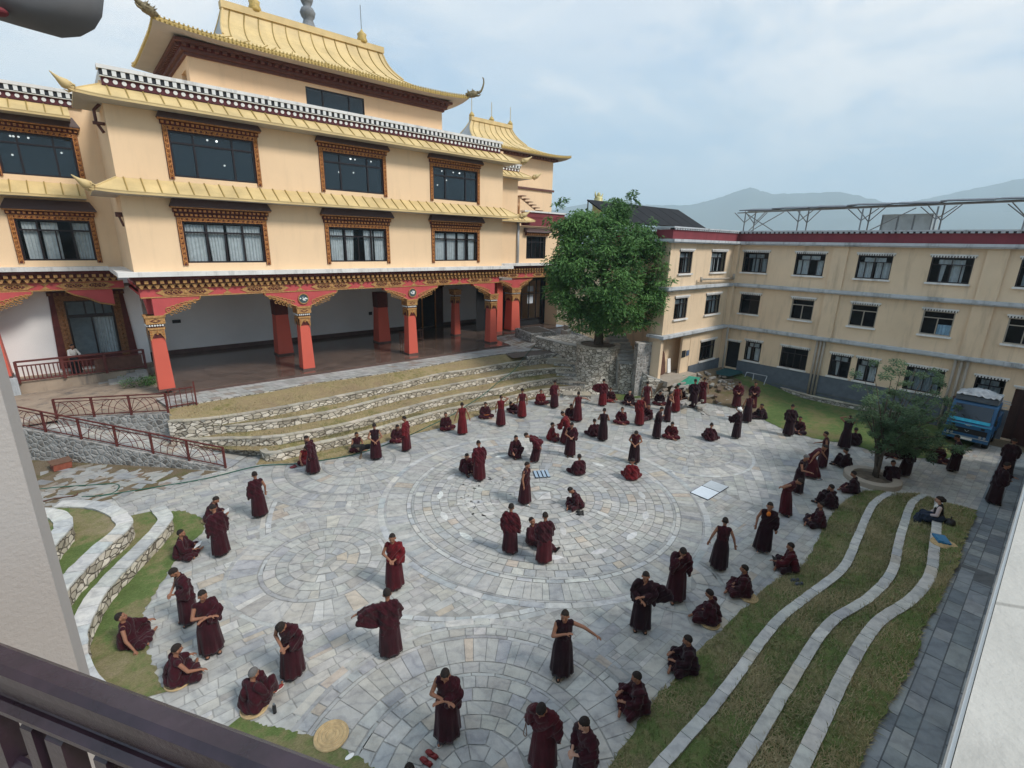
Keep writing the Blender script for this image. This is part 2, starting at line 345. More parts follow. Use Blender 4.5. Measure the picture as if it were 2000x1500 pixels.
def temple_window(x0, x1, z0, z1, y, kind, seed, parent=None, surround=True, hoodw=.32):
    par = parent or temple; w = x1-x0; zt = z1-.48*(z1-z0)/1.9
    mb = MB(); t = .075
    for a, b, c, d in ((x0, x0+t, z0, z1), (x1-t, x1, z0, z1), (x0+t, x1-t, z0, z0+t), (x0+t, x1-t, z1-t, z1), (x0+t, x1-t, zt-t/2, zt+t/2)): mb.box(a, y+.02, c, b, y+.12, d)
    mx = [x0+w*.27, x0+w*.73] if w > 2 else [x0+w*.5]
    for m in mx: mb.box(m-.04, y+.022, z0+t, m+.04, y+.118, zt-t/2); mb.box(m-.035, y+.022, zt+t/2, m+.035, y+.118, z1-t)
    kind == 'upper' or mb.box(x0+w*.49, y+.05, z0+t, x0+w*.49+.06, y+.115, zt-t/2)
    win = attach(mb.build('window', 'frame_dark'), par) if parent is None else mb.build('window', 'frame_dark', par)
    g = MB(); g.quad((x0+.03, y+.07, z0+.03), (x1-.03, y+.07, z0+.03), (x1-.03, y+.07, z1-.03), (x0+.03, y+.07, z1-.03)); sub(g, 'glass', 'glass_dark' if kind == 'upper' else 'glass_clear', win)
    d = MB(); d.box(x0-.1, y+.9, z0-.1, x1+.1, y+.94, z1+.1); d.box(x0-.1, y+.26, z1, x1+.1, y+.9, z1+.1); d.box(x0-.1, y+.26, z0-.1, x1+.1, y+.9, z0); d.box(x0-.14, y+.26, z0-.1, x0-.1, y+.9, z1+.1); d.box(x1+.1, y+.26, z0-.1, x1+.14, y+.9, z1+.1); sub(d, 'room_interior', 'dark_room', win)
    if kind != 'upper' and kind != 'bare':
        c = MB(); r = random.Random(seed)
        segs = {'a': [(0, .26, 0), (.28, .5, .15), (.52, .98, 0)], 'b': [(0, .25, .05), (.26, .44, .3), (.60, .78, .1), (.79, 1, 0)], 'c': [(0, .27, 0), (.30, .52, 0), (.55, .76, 0), (.80, .97, .1)], 'l': [(.05, .28, .1), (.30, .55, 0), (.73, 1, .1)]}[kind]
        for a, b, gth in segs: curtain(c, x0+w*a+.05, x0+w*b-.02, z0+.04, zt-.02, y+.19, 0, gth, r.random())
        for a, b, gth in segs: curtain(c, x0+w*a+.05, x0+w*b-.02, zt+.02, z1-.12, y+.19, 0, 0, r.random())
        sub(c, 'curtain', 'curtain_white', win)
    elif kind == 'upper':
        c = MB(); r = random.Random(seed)
        for k in range(6): c.lathe(0, 0, [(.001, 0), (.045, 0), (.045, .02), (.001, .02)], 8); nv = len(c.v)//(k+1)
        vs = []
        for k in range(6):
            X = x0+w*(.12+.76*r.random()); Z = zt+(z1-zt)*.62 if k < 4 else z0+(zt-z0)*r.uniform(.4, .95)
            for v in c.v[k*nv:(k+1)*nv]: vs.append((v[0]+X, y+.16+v[2], v[1]+Z))
        c.v = vs; sub(c, 'ceiling_light', 'downlight', win)
        if w < 3.6 and seed % 2: pass
    if surround:
        s = MB(); o = .22; ht = .20
        s.cur = 1; s.box(x0-o, y-.05, z0-.12, x0, y+.10, z1+ht); s.box(x1, y-.05, z0-.12, x1+o, y+.10, z1+ht); s.box(x0, y-.05, z1, x1, y+.10, z1+ht)
        s.cur = 0
        for xx in (x0-o+.02, x0-.055, x1+.02, x1+o-.055): s.box(xx, y-.075, z0-.12, xx+.035, y-.045, z1+ht-.02)
        s.box(x0-o+.02, y-.078, z1+ht-.05, x1+o-.02, y-.048, z1+ht-.01); s.box(x0-.02, y-.078, z1+.02, x1+.02, y-.048, z1+.055)
        def scroll(cx, cz, r):
            s.ell((cx, y-.055, cz), (r, .045, r), 7, 4); s.tube([(cx+r*1.2*cos(t), y-.06, cz+r*1.5*sin(t)) for t in np.linspace(0, 5.2, 8)], .022, 4)
        n = int((z1+ht-z0)/.21)
        for i in range(n):
            zc = z0+.0+(z1+ht-z0)*(i+.3)/n
            scroll(x0-o/2, zc, .055); scroll(x1+o/2, zc, .055)
        n = int(w/.21)
        for i in range(n): scroll(x0+w*(i+.5)/n, z1+ht/2, .055)
        sub(s, 'carved_surround', ['gold_carved', 'dark_red'], win)
        # hood : dentil rows under a brown sloping board
        h = MB(); zb = z1+ht; rows = 2 if kind in 'abc' else 1; ex = o+.05; yy = .10
        h.cur = 1
        for rr in range(rows):
            h.box(x0-ex-.05*rr, y-yy-.08*rr, zb+.19*rr+.01, x1+ex+.05*rr, y+.05, zb+.19*rr+.19)
            h.cur = 2; n = int((w+2*ex)/.19)
            for i in range(n):
                xx = x0-ex-.05*rr+(w+2*ex+.1*rr)*(i+.5+(.0 if rr else .0))/n
                h.box(xx-.052, y-yy-.08*rr-.07, zb+.19*rr+.05, xx+.052, y-yy-.08*rr, zb+.19*rr+.15)
            h.cur = 1
        zt2 = zb+.19*rows+.01; a = x0-ex-.05*rows-.06; b = x1+ex+.05*rows+.06; f = y-yy-.08*rows-.12
        h.cur = 2; h.box(a+.03, f+.02, zt2, b-.03, y, zt2+.05); h.cur = 0
        h.add([(a, f, zt2+.052), (b, f, zt2+.052), (b, f, zt2+.10), (a, f, zt2+.10), (a+.22, f+.13, zt2+.52), (b-.22, f+.13, zt2+.52), (a+.22, y+.02, zt2+.54), (b-.22, y+.02, zt2+.54), (a, y+.02, zt2+.052), (b, y+.02, zt2+.052)], [(0, 1, 2, 3), (3, 2, 5, 4), (4, 5, 7, 6), (0, 3, 4, 6, 8), (1, 9, 7, 5, 2), (0, 8, 9, 1)])
        sub(h, 'window_hood', ['brown_hood', 'dark_red', 'gold_carved'], win)
    return win
def dentils(mb, x0, x1, y, z0, z1, step, w, proj, mi):
    n = max(1, int(round((x1-x0)/step)))
    for i in range(n):
        xx = x0+(x1-x0)*(i+.5)/n; mb.box(xx-w/2, y-proj, z0, xx+w/2, y, z1, mi)
# --- walls
WX = [(4.30, 7.80), (11.25, 14.75), (18.2, 21.7)]; ZL, ZU = (8.10, 10.0), (11.96, 13.9)
mb = MB(); holes = [(a, b, *z) for a, b in WX for z in (ZL, ZU)]
wallface(mb, (0, YF, 0), (1, 0, 0), (0, -1, 0), XL, XR, 7.62, 15.45, holes, .26)
wallface(mb, (XL, 0, 0), (0, -1, 0), (-1, 0, 0), -YW, -YF, 7.62, 15.45, [], .2)
wallface(mb, (XR, 0, 0), (0, 1, 0), (1, 0, 0), YF, 38, 7.62, 15.45, [], .2)
mb.quad((XL, YF, 15.45), (XR, YF, 15.45), (XR, 40, 15.45), (XL, 40, 15.45))
T(mb, 'front_wall', 'wall_cream')
for i, (a, b) in enumerate(WX):
    temple_window(a, b, *ZL, YF, 'abc'[i], i); temple_window(a, b, *ZU, YF, 'upper', 10+i)
LW = (-1.65, 1.12); mb = MB()
lh = [(LW[0], LW[1], 8.02, 9.98), (LW[0], LW[1], 12.0, 13.88), (-9.6, -6.8, 8.02, 9.98), (-9.6, -6.8, 12.0, 13.88)]
wallface(mb, (0, YW, 0), (1, 0, 0), (0, -1, 0), -14, XL, 7.62, 15.45, lh, .26); mb.quad((-14, YW, 15.45), (XL, YW, 15.45), (XL, 40, 15.45), (-14, 40, 15.45))
T(mb, 'left_wing_wall', 'wall_cream')
for a, b, c, d in lh: temple_window(a, b, c, d, YW, 'l' if c < 10 else 'upper', int(a)+5)
mb = MB(); XRR = 28.2
wallface(mb, (0, YR, 0), (1, 0, 0), (0, -1, 0), XR, 33.4, 7.62, 10.75, [(29.3, 31.6, 8.1, 9.95)], .26)
wallface(mb, (0, YR, 0), (1, 0, 0), (0, -1, 0), XR, XRR, 10.75, 15.0, [], .2)
wallface(mb, (XRR, 0, 0), (0, 1, 0), (1, 0, 0), YR, 39, 10.75, 15.0, [], .2); wallface(mb, (33.4, 0, 0), (0, 1, 0), (1, 0, 0), YR, 39, 2, 10.75, [], .2)
mb.quad((XR, YR, 15.0), (XRR, YR, 15.0), (XRR, 39, 15.0), (XR, 39, 15.0)); mb.quad((XRR, YR, 11.4), (33.4, YR, 11.4), (33.4, 39, 11.4), (XRR, 39, 11.4))
T(mb, 'right_wing_wall', 'wall_cream')
w = temple_window(29.3, 31.6, 8.1, 9.95, YR, 'bare', 3, surround=False)
h = MB(); h.box(29.1, YR-.2, 10.02, 31.8, YR+.0, 10.25, 1); dentils(h, 29.1, 31.8, YR-.2, 10.05, 10.2, .2, .1, .06, 2); h.prism([(YR-.42, 10.26), (YR+.02, 10.26), (YR+.02, 10.62), (YR-.36, 10.36)], 28.95, 31.95, 'x', 0); sub(h, 'window_hood', ['brown_hood', 'dark_red', 'gold_carved'], w)
mb = MB(); mb.box(28.78, YR-.25, 10.78, 33.6, YR+.15, 11.85); mb.cur = 1; mb.box(28.7, YR-.35, 11.85, 33.7, YR+.2, 11.97); mb.cur = 0; mb.box(28.74, YR-.29, 11.45, 33.62, YR-.25, 11.5); T(mb, 'red_parapet', ['parapet_red', 'ledge_white'])
mb = MB(); mb.tube([(28.25, YR-.1, 7.75), (28.25, YR-.1, 11.0)], .11, 8); T(mb, 'drainpipe', 'pipe_grey', True)
mb = MB(); mb.tube([(XL-.08, YF+.4, 14.6), (XL-.3, YF+.4, 14.35), (XL-.3, YF+.4, 13.9), (XL-.1, YF+.4, 13.5)], .06, 6); mb.box(XL-.42, YF+.25, 13.8, XL-.02, YF+.5, 13.9); T(mb, 'drainpipe', 'brown_trim', True)
mb = MB(); mb.box(XL-.25, YF+.3, 10.1, XL-.01, YF+.5, 10.3); mb.tube([(XL-.15, YF+.4, 10.2), (XL-.02, YF+.4, 9.7)], .05, 6); T(mb, 'drainpipe', 'brown_trim', True)
# --- white ledges
mb = MB(); mb.box(1.5, YF-.62, 7.52, 24.64, YF-.002, 7.72); mb.box(1.5, YF-.002, 7.52, XL-.002, YW-.62, 7.72); mb.box(-14, YW-.62, 7.52, 1.5, YW-.002, 7.72)
mb.box(24.64, YR-.6, 7.55, 33.6, YR-.002, 7.75); mb.box(XR+.002, YF, 7.53, 24.6, YR-.6, 7.715); T(mb, 'white_ledge', 'ledge_white')
# --- carved beam and cornice under the ledges
def cornice(x0, x1, y, name='carved_cornice'):
    m = MB(); m.box(x0-.2, y-.42, 7.36, x1+.2, y+.3, 7.515, 1)
    m.box(x0-.1, y-.28, 7.16, x1+.1, y+.3, 7.36, 1); dentils(m, x0-.1, x1+.1, y-.28, 7.19, 7.33, .30, .15, .12, 0)
    m.box(x0-.02, y-.18, 7.12, x1+.02, y+.3, 7.16, 0); m.box(x0-.02, y-.13, 6.98, x1+.02, y+.3, 7.12, 1)
    n = int((x1-x0)/.3)
    for i in range(n):
        c = x0+(x1-x0)*(i+.5)/n; m.prism([(c-.13, 7.12), (c+.13, 7.12), (c+.03, 6.95), (c-.03, 6.95)], y-.24, y-.13, 'y', 0)
    return T(m, name, ['gold_trim', 'dark_red'])
def beam(x0, x1, y):
    m = MB(); m.box(x0, y-.08, 6.52, x1, y+.42, 6.98, 0); m.cur = 1; m.box(x0, y-.11, 6.52, x1, y-.08, 6.575); m.box(x0, y-.10, 6.93, x1, y-.08, 6.98)
    L = x1-x0; k = max(1, int(round(L/3.45)))
    for i in range(k):
        c = x0+L*(i+.5)/k; a = 1.02
        pts = [(c-a-.18, 6.75), (c-a, 6.83), (c-a+.12, 6.90), (c+a-.12, 6.90), (c+a, 6.83), (c+a+.18, 6.75), (c+a, 6.67), (c+a-.12, 6.60), (c-a+.12, 6.60), (c-a, 6.67)]
        m.prism(pts, y-.112, y-.08, 'y', 1)
        for s in (-1, 1):
            q = [(c+s*.1, 6.75), (c+s*.25, 6.85), (c+s*.72, 6.85), (c+s*.88, 6.75), (c+s*.72, 6.65), (c+s*.25, 6.65)]
            m.prism(q if s > 0 else q[::-1], y-.116, y-.112, 'y', 2)
            for t in range(3): m.tube([(c+s*(.3+.19*t)+.07*cos(u), y-.125, 6.75+.07*sin(u)) for u in np.linspace(0, 5.4, 8)], .02, 4, 1)
        m.ell((c, y-.11, 6.75), (.09, .05, .1), 8, 6, mi=1)
        c2 = c+L/k/2
        if c2 < x1-.3:
            for s in (-1, 1): m.prism([(c2-.2, 6.75+s*.16), (c2+.2, 6.75+s*.16), (c2, 6.75)], y-.11, y-.08, 'y', 1)
    return T(m, 'painted_beam', ['pink_red', 'gold_trim', 'dark_red'])
cornice(XL-.0, XR+.1, YF); beam(2.2, 23.7, YF)
cornice(-13.8, XL-.35, YW+.0); beam(-13.8, XL-.1, YW+.05)
cornice(24.6, 33.2, YR+.05); beam(25.4, 33.2, YR+.05)
def scallop(cx, cz, s, reach, drop):
    "outline of one carved bracket arm, s = -1 or 1"
    p = [(cx, cz), (cx+s*reach, cz)]; n = 6
    for i in range(n+1):
        t = i/n; x = cx+s*(reach-(reach-.42)*t); z = cz-.10-(drop-.1)*(t**1.25); p.append((x, z)); p.append((x-s*.06, z-.075))
    p.append((cx+s*.38, cz-drop-.05)); p.append((cx, cz-drop-.05)); return p
def bracket(cx, y, reachL, reachR, medal=True, th=.34):
    m = MB()
    for s, R in ((-1, reachL), (1, reachR)):
        if R <= 0: continue
        p = scallop(cx, 6.52, s, R, .78); q = p if s > 0 else p[::-1]
        m.prism(q, y-.02, y+th, 'y', 0)
        out = p[1:-1]; m.tube([(a, y-.035, b) for a, b in out], .033, 4, 1)
        for i in range(7):
            t = (i+.5)/7; X = cx+s*(.5+(R-.65)*t); Z = 6.30-.40*(1-t)**1.3; r = .12-.035*t
            m.tube([(X+r*cos(u), y-.04, Z+r*sin(u)) for u in np.linspace(0, 5.3, 9)], .026, 4, 1); m.ell((X, y-.03, Z), (.04, .03, .04), 6, 4, mi=1)
            if i < 5: m.tube([(X+s*.1+.07*cos(u), y-.04, Z-.19+.07*sin(u)) for u in np.linspace(0, 5.3, 7)], .02, 4, 1)
    b = T(m, 'carved_bracket', ['pink_red', 'gold_trim'])
    if medal:
        e = MB(); e.tube([(cx, y-.075, 6.12), (cx, y-.02, 6.12)], .27, 20, 0); e.tube([(cx+.27*cos(u), y-.08, 6.12+.27*sin(u)) for u in np.linspace(0, 2*pi, 21)], .03, 5, 1)
        rr = random.Random(int(cx*10))
        for i in range(13): a = rr.uniform(0, 6.28); q = rr.uniform(0, .16); e.ell((cx+q*cos(a)*1.2, y-.085, 6.10+q*sin(a)*.7), (rr.uniform(.03, .07), .02, rr.uniform(.02, .045)), 7, 5, mi=2)
        T(e, 'painted_medallion', ['medal_teal', 'gold_trim', 'white_paint'])
    return b
def column(cx, y, big=1.0, z0=2.0, capital=True, name='pillar'):
    m = MB(); a, b = .335*big, .27*big; yc = y+.34
    m.frus(cx, yc, z0+.10, 4.62, a, a, b, b, 0); m.box(cx-a-.03, yc-a-.03, z0, cx+a+.03, yc+a+.03, z0+.10, 3)
    m.frus(cx, yc, 4.62, 5.70, b+.02, b+.02, b+.03, b+.03, 2)
    o = T(m, name, ['coral', 'gold_trim', 'dark_red', 'floor_edge'])
    if capital:
        m = MB(); e = b+.05
        m.box(cx-e-.06, yc-e-.06, 5.30, cx+e+.06, yc+e+.06, 5.66, 0); m.box(cx-e-.10, yc-e-.10, 5.60, cx+e+.10, yc+e+.10, 5.70, 0); m.box(cx-e-.02, yc-e-.02, 5.02, cx+e+.02, yc+e+.02, 5.12, 0)
        for s in ((0, -1), (-1, 0)):
            def Q(u, w, z): return (cx+u, yc-e-.06-w, z) if s == (0, -1) else (cx-e-.06-w, yc+u, z)
            d = [(-.22, 5.45), (0, 5.55), (.22, 5.45), (0, 5.35)]; m.add([Q(u, .01, z) for u, z in d]+[Q(u, -.01, z) for u, z in d], [(0, 1, 2, 3)], 2)
            d = [(-.13, 5.45), (0, 5.51), (.13, 5.45), (0, 5.39)]; m.add([Q(u, .015, z) for u, z in d], [(0, 1, 2, 3)], 0)
            for i in range(6): m.ell(Q(-e+.06+(2*e-.12)*i/5, -.03, 5.22), (.045, .045, .05), 6, 5, mi=1)
            # hanging gold ornament with a pointed coral field below
            for i in (-1, 1):
                d = [(0, 5.0), (i*(e-.02), 5.0), (i*(e-.02), 4.50), (i*.12, 4.84), (0, 4.88)]; V = [Q(u, -.028, z) for u, z in d]
                m.add(V, [(0, 1, 2, 3, 4)], 0)
            for i in range(9):
                X = -e+.08+(2*e-.16)*(i % 3)/2; Z = 4.95-.12*(i//3); 
                if i//3 == 2 and i % 3 == 1: continue
                m.add([Q(X+.055*cos(u), -.0, Z+.05*sin(u)) for u in (0, 1.57, 3.14, 4.71)], [(0, 1, 2, 3)], 3)
        sub(m, 'carved_capital', ['gold_trim', 'white_paint', 'dark_red', 'gold_carved'], o)
    return o
PX = [2.60, 9.48, 16.38, 23.28]
for i, x in enumerate(PX):
    column(x, YF-.02); bracket(x, YF-.06, 0 if i == 0 else 1.95, 1.95 if i < 3 else 0, medal=0 < i < 3)
p = scallop(0, 6.52, 1, 1.8, .78); m = MB(); m.prism([(YF+.5+a, b) for a, b in p], PX[0]-.17, PX[0]+.17, 'x', 0); T(m, 'carved_bracket', ['pink_red', 'gold_trim']); m = MB(); m.prism([(YF+.5+a, b) for a, b in p], PX[3]-.17, PX[3]+.17, 'x', 0); T(m, 'carved_bracket', ['pink_red', 'gold_trim'])
m = MB(); m.prism([(1.5, 6.52), (-.4, 6.52), (-.1, 6.32), (.4, 6.15), (.9, 5.85), (1.5, 5.7)], YW+.0, YW+.3, 'y', 0); m.tube([(-.4, YW-.02, 6.47), (-.1, YW-.02, 6.28), (.4, YW-.02, 6.1), (.9, YW-.02, 5.8), (1.5, YW-.02, 5.66)], .04, 4, 1); T(m, 'carved_bracket', ['pink_red', 'gold_trim'])
m = MB(); m.box(PX[0]-.3, YF+.7, 6.5, PX[0]+.3, YW+1, 6.98); T(m, 'side_beam', 'pink_red')
m = MB(); m.box(PX[3]-.3, YF+.7, 6.5, PX[3]+.3, YW+1, 6.98); T(m, 'side_beam', 'pink_red')
column(-3.55, YW, 1.25, 2.3); bracket(-3.55, YW-.05, 1.9, 1.9, False); column(-10.5, YW, 1.25, 2.3); bracket(-10.5, YW-.05, 1.9, 1.9, False)
for x in (9.7, 16.75): column(x, 33.4, 1.4, capital=False, name='inner_pillar')
column(22.9, 32.6, .85, name='inner_pillar')
column(28.3, YR+.15, 1.5, name='pillar'); bracket(28.3, YR+.1, 2.1, 1.9, False); 
m = MB(); m.box(26.6, YR+.5, 2, 27.2, YR+1.3, 6.6); T(m, 'pillar', 'coral')
# --- veranda
m = MB(); m.box(-14, YW+.45, 6.62, 2.3, 40, 6.78, 0); m.box(2.3, YF+3.8+.02, 6.62, 34, 40, 6.78, 0); m.box(2.3, YF+.4, 6.62, 25.4, YF+3.82, 6.78, 0); T(m, 'veranda_ceiling', 'ceil')
m = MB(); wallface(m, (0, 37.6, 0), (1, 0, 0), (0, -1, 0), 2.7, 34, 1.9, 6.7, [(21.6, 24.6, 2.0, 5.6)], .3); m.box(2.7, 37.56, 2.0, 21.6, 37.6, 2.28, 1); m.box(24.6, 37.56, 2.0, 34, 37.6, 2.28, 1)
wallface(m, (2.75, 0, 0), (0, -1, 0), (1, 0, 0), -37.6, -35.9, 1.9, 6.7, [], .2); T(m, 'veranda_wall', ['white_wall', 'floor_edge'])
m = MB(); m.box(21.65, 37.85, 2.0, 24.55, 37.95, 5.6); T(m, 'veranda_doorway', 'dark_room')
m = MB()
for x in (21.55, 23.9): m.box(x, 37.4, 2.0, x+.75, 37.7, 5.7, 0)
m.box(21.4, 37.38, 5.5, 24.8, 37.7, 6.1, 0); m.box(22.4, 37.3, 2.0, 22.5, 37.4, 5.5, 1); m.box(23.75, 37.3, 2.0, 23.85, 37.4, 5.5, 1); T(m, 'door_surround', ['door_brown', 'gold_carved'])
m = MB(); m.box(17.6, 37.5, 3.5, 17.85, 37.58, 3.75); T(m, 'wall_socket', 'black_paint')
m = MB(); m.box(4.3, 37.5, 4.0, 4.75, 37.58, 4.2); T(m, 'wall_socket', 'black_paint')
m = MB(); wallface(m, (0, 35.95, 0), (1, 0, 0), (0, -1, 0), -14, 2.75, 1.9, 6.7, [(-.6, 1.45, 2.75, 5.85)], .3); T(m, 'left_veranda_wall', 'white_wall')
# ornate veranda window (left)
m = MB(); a, b, z0, z1, y = -.6, 1.45, 2.75, 5.85, 35.95; t = .09
for q in ((a, a+t, z0, z1), (b-t, b, z0, z1), (a+t, b-t, z0, z0+t), (a+t, b-t, z1-t, z1), (a+t, b-t, 4.9, 5.08)): m.box(q[0], y-.02, q[2], q[1], y+.1, q[3])
m.box(.38, y-.015, z0+t, .46, y+.09, 4.9); m.box(.18, y-.015, 5.08, .26, y+.09, z1-t); m.box(.6, y-.015, 5.08, .67, y+.09, z1-t); m.box(.95, y-.015, 5.08, 1.02, y+.09, z1-t)
win = attach(m.build('window', 'frame_dark'), temple)
m = MB(); m.quad((a, y+.05, z0), (b, y+.05, z0), (b, y+.05, z1), (a, y+.05, z1)); sub(m, 'glass', 'glass_clear', win)
m = MB(); m.box(a-.1, y+.8, z0-.1, b+.1, y+.85, z1+.1); sub(m, 'room_interior', 'curtain_grey', win)
m = MB(); curtain(m, .5, 1.35, z0+.05, 4.88, y+.2, 0, .1, 4); sub(m, 'curtain', 'curtain_white', win)
m = MB(); 
m.prism([(a-.75, 2.2), (a-.35, 2.2), (a-.35, z1+.3), (a-.55, z1+.3)], y-.09, y+.02, 'y', 0); m.prism([(b+.35, 2.2), (b+.75, 2.2), (b+.55, z1+.3), (b+.35, z1+.3)], y-.09, y+.02, 'y', 0)
m.box(a-.35, y-.13, 2.45, a, y+.02, z1+.3, 1); m.box(b, y-.13, 2.45, b+.35, y+.02, z1+.3, 1); m.box(a, y-.13, z1, b, y+.02, z1+.3, 1); m.box(a-.35, y-.11, 2.2, b+.35, y+.02, 2.45, 0); m.box(a, y-.1, 2.45, b, y+.02, z0, 0)
m.box(a-.6, y-.35, z1+.3, b+.6, y+.0, z1+.5, 0); dentils(m, a-.6, b+.6, y-.35, z1+.33, z1+.46, .22, .11, .08, 1)
for i in range(14):
    for xx in (a-.17, b+.17): m.ell((xx, y-.14, 2.6+.25*i), (.07, .04, .09), 6, 4, mi=1)
sub(m, 'carved_surround', ['dark_red', 'carved_brown'], win)
# veranda floor and steps
m = MB(); m.prism([(2.35, 27.95), (23.9, 27.35), (24.6, 30.8), (34, 31.0), (34, 37.6), (2.75, 37.6), (2.75, 28.0)], 1.55, 2.0, 'z'); T(m, 'veranda_floor', 'floor_marble')
m = MB(); m.prism([(2.25, 27.80), (23.95, 27.20), (23.95, 27.345), (2.3, 27.945)], 1.55, 1.93, 'z'); T(m, 'veranda_step', 'floor_edge')
m = MB(); m.box(-14, YW-.1, .6, 2.75, 35.95, 2.0); T(m, 'left_veranda_base', 'concrete_old')
m = MB(); m.box(-4.6, YW-.35, 1.2, -2.95, YW+.9, 2.3); T(m, 'pillar_base', 'ledge_wing')
# --- gold skirt roofs
def skirt(x0, x1, y, zl, zt, out, tipL, tipR, name='skirt_roof', capL=True, capR=True):
    m = MB(); a = x0-(out if tipL else 0); b = x1+(out if tipR else 0); sg = .12
    def sag(x):
        d = min((x-a) if tipL else 9, (b-x) if tipR else 9); return .07*max(0, 1-d/1.3)**2
    n = max(8, int((b-a)/.5)); F = []; B = []
    for i in range(n+1):
        x = a+(b-a)*i/n; xb = min(max(x, x0), x1); F.append((x, y-out, zl+.10+sag(x))); B.append((xb, y-.01, zt))
    m.cur = 0
    for i in range(n): m.quad(F[i], F[i+1], B[i+1], B[i])
    for i in range(n):  # fascia and soffit
        p, q = F[i], F[i+1]; m.quad((p[0], p[1], p[2]-.10), (q[0], q[1], q[2]-.10), q, p); m.quad((p[0], p[1]-.015, p[2]+.03), (p[0], p[1]-.015, p[2]-.0), (q[0], q[1]-.015, q[2]-.0), (q[0], q[1]-.015, q[2]+.03))
        m.quad((p[0], p[1], p[2]-.10), (B[i][0], B[i][1], zl-.02), (B[i+1][0], B[i+1][1], zl-.02), (q[0], q[1], q[2]-.10), 2)
    for tip, xx, s in ((tipL, x0, -1), (tipR, x1, 1)):   # returning side slope
        if tip:
            A = (xx+s*out, y-out, zl+.10+.07); C = (xx+s*out, y+2.2, zl+.1); D = (xx+s*.01, y+2.2, zt); E = (xx+s*.01, y-.01, zt)
            m.quad(A, C, D, E) if s < 0 else m.quad(A, E, D, C); m.quad(tuple(np.array(A)-(0, 0, .1)), A, C, tuple(np.array(C)-(0, 0, .1)))
            m.quad(tuple(np.array(A)-(0, 0, .1)), tuple(np.array(C)-(0, 0, .1)), (xx, y+2.2, zl-.02), (xx, y, zl-.02), 2)
            m.obox(A, E, .07, .06, 0)
    nr = int((x1-x0)/.62)
    for i in range(nr+1):
        x = x0+(x1-x0)*(i+.4)/(nr+.8); f = (x-.0, y-out+.02, zl+.10+sag(x)+.02); bk = (x, y-.02, zt+.02); m.obox(f, bk, .045, .05, 1)
    m.cur = 0
    o = T(m, name, ['gold_roof', 'gold_rib', 'soffit'])
    for tip, xx, s in ((tipL and capL, x0, -1), (tipR and capR, x1, 1)):
        if tip:
            e = MB(); c = Vector((xx+s*out, y-out, zl+.17)); d = Vector((s*.8, -.55, .30)).normalized()
            pr = [(0, .13), (.06, .17), (.12, .12), (.17, .17), (.28, .19), (.38, .15), (.5, .09), (.62, .05), (.75, .015)]
            e.tube([c+d*t+Vector((0, 0, .3*t*t)) for t, r in pr], [r for t, r in pr], 9)
            for k in range(5): an = k*1.256; q = d.orthogonal().normalized(); q.rotate(Matrix.Rotation(an, 3, d)); e.tube([c+q*.1, c+q*.19+d*.05, c+q*.2+d*.22], [.05, .04, .01], 5)
            sub(e, 'corner_finial', 'gold_roof', o, True)
    return o
skirt(XL-.0, XR+.0, YF, 11.02, 11.74, .92, True, True); skirt(XL, XR, YF, 14.62, 15.30, .92, True, True)
skirt(-14, XL-.95, YW, 11.02, 11.74, .92, False, False); skirt(-14, XL-.95, YW, 14.62, 15.30, .92, False, False)
skirt(XR+.95, XRR, YR, 14.25, 14.85, .85, False, True); skirt(XR+.95, 28.6, YR, 11.0, 11.65, .85, False, True, capR=False)
# --- parapets : white coping, black and white checks, maroon band with white discs
def parapet(x0, x1, y, z0, z1, side=0, back=1.2):
    m = MB(); h = z1-z0; za, zb = z0+h*.42, z0+h*.80
    m.box(x0, y, z0, x1, y+.25, za, 0); m.box(x0-.04, y-.10, za, x1+.04, y+.25, za+.03, 3); m.box(x0-.03, y-.08, za+.03, x1+.03, y+.25, zb, 1); m.box(x0-.10, y-.16, zb, x1+.10, y+.30, z1, 2)
    step = .30; n = int((x1-x0)/step)
    for i in range(n):
        c = x0+(x1-x0)*(i+.5)/n; m.box(c-.075, y-.13, za+.05, c+.075, y-.08, zb-.01, 3)
        m.tube([(c, y-.025, z0+h*.22), (c, y, z0+h*.22)], .085, 10, 3)
    T(m, 'roof_parapet', ['maroon_band', 'black_paint', 'ledge_white', 'white_paint'])
parapet(XL+.1, XR-.35, YF-.12, 15.28, 16.0); parapet(-14, XL-.4, YW-.12, 15.28, 16.0); parapet(XR+.9, XRR+.05, YR-.1, 14.8, 15.35)
m = MB(); m.box(XL+.1, YF+.14, 15.28, XL+.3, YW+1, 15.98, 0); m.box(XR-.6, YF+.14, 15.28, XR-.35, YW+1, 15.98, 0); T(m, 'roof_parapet', ['ledge_white'])
# --- upper hall
UX0, UX1, UY0, UY1 = 5.86, 20.3, 30.5, 36.7
m = MB(); wallface(m, (0, UY0, 0), (1, 0, 0), (0, -1, 0), UX0, UX1, 15.3, 17.9, [(11.38, 14.80, 16.2, 17.42)], .25); wallface(m, (UX0, 0, 0), (0, -1, 0), (-1, 0, 0), -UY1, -UY0, 15.3, 17.9, [(-32.3, -31.2, 15.9, 17.2)], .25); wallface(m, (UX1, 0, 0), (0, 1, 0), (1, 0, 0), UY0, UY1, 15.3, 17.9, [], .2); T(m, 'upper_wall', 'wall_cream')
m = MB(); a, b, z0, z1, y = 11.38, 14.80, 16.2, 17.42, UY0
for q in ((a, a+.06, z0, z1), (b-.06, b, z0, z1), (a+.06, b-.06, z1-.06, z1), (a+.9, a+.97, z0, z1-.06), (b-.97, b-.9, z0, z1-.06)): m.box(q[0], y+.02, q[2], q[1], y+.1, q[3])
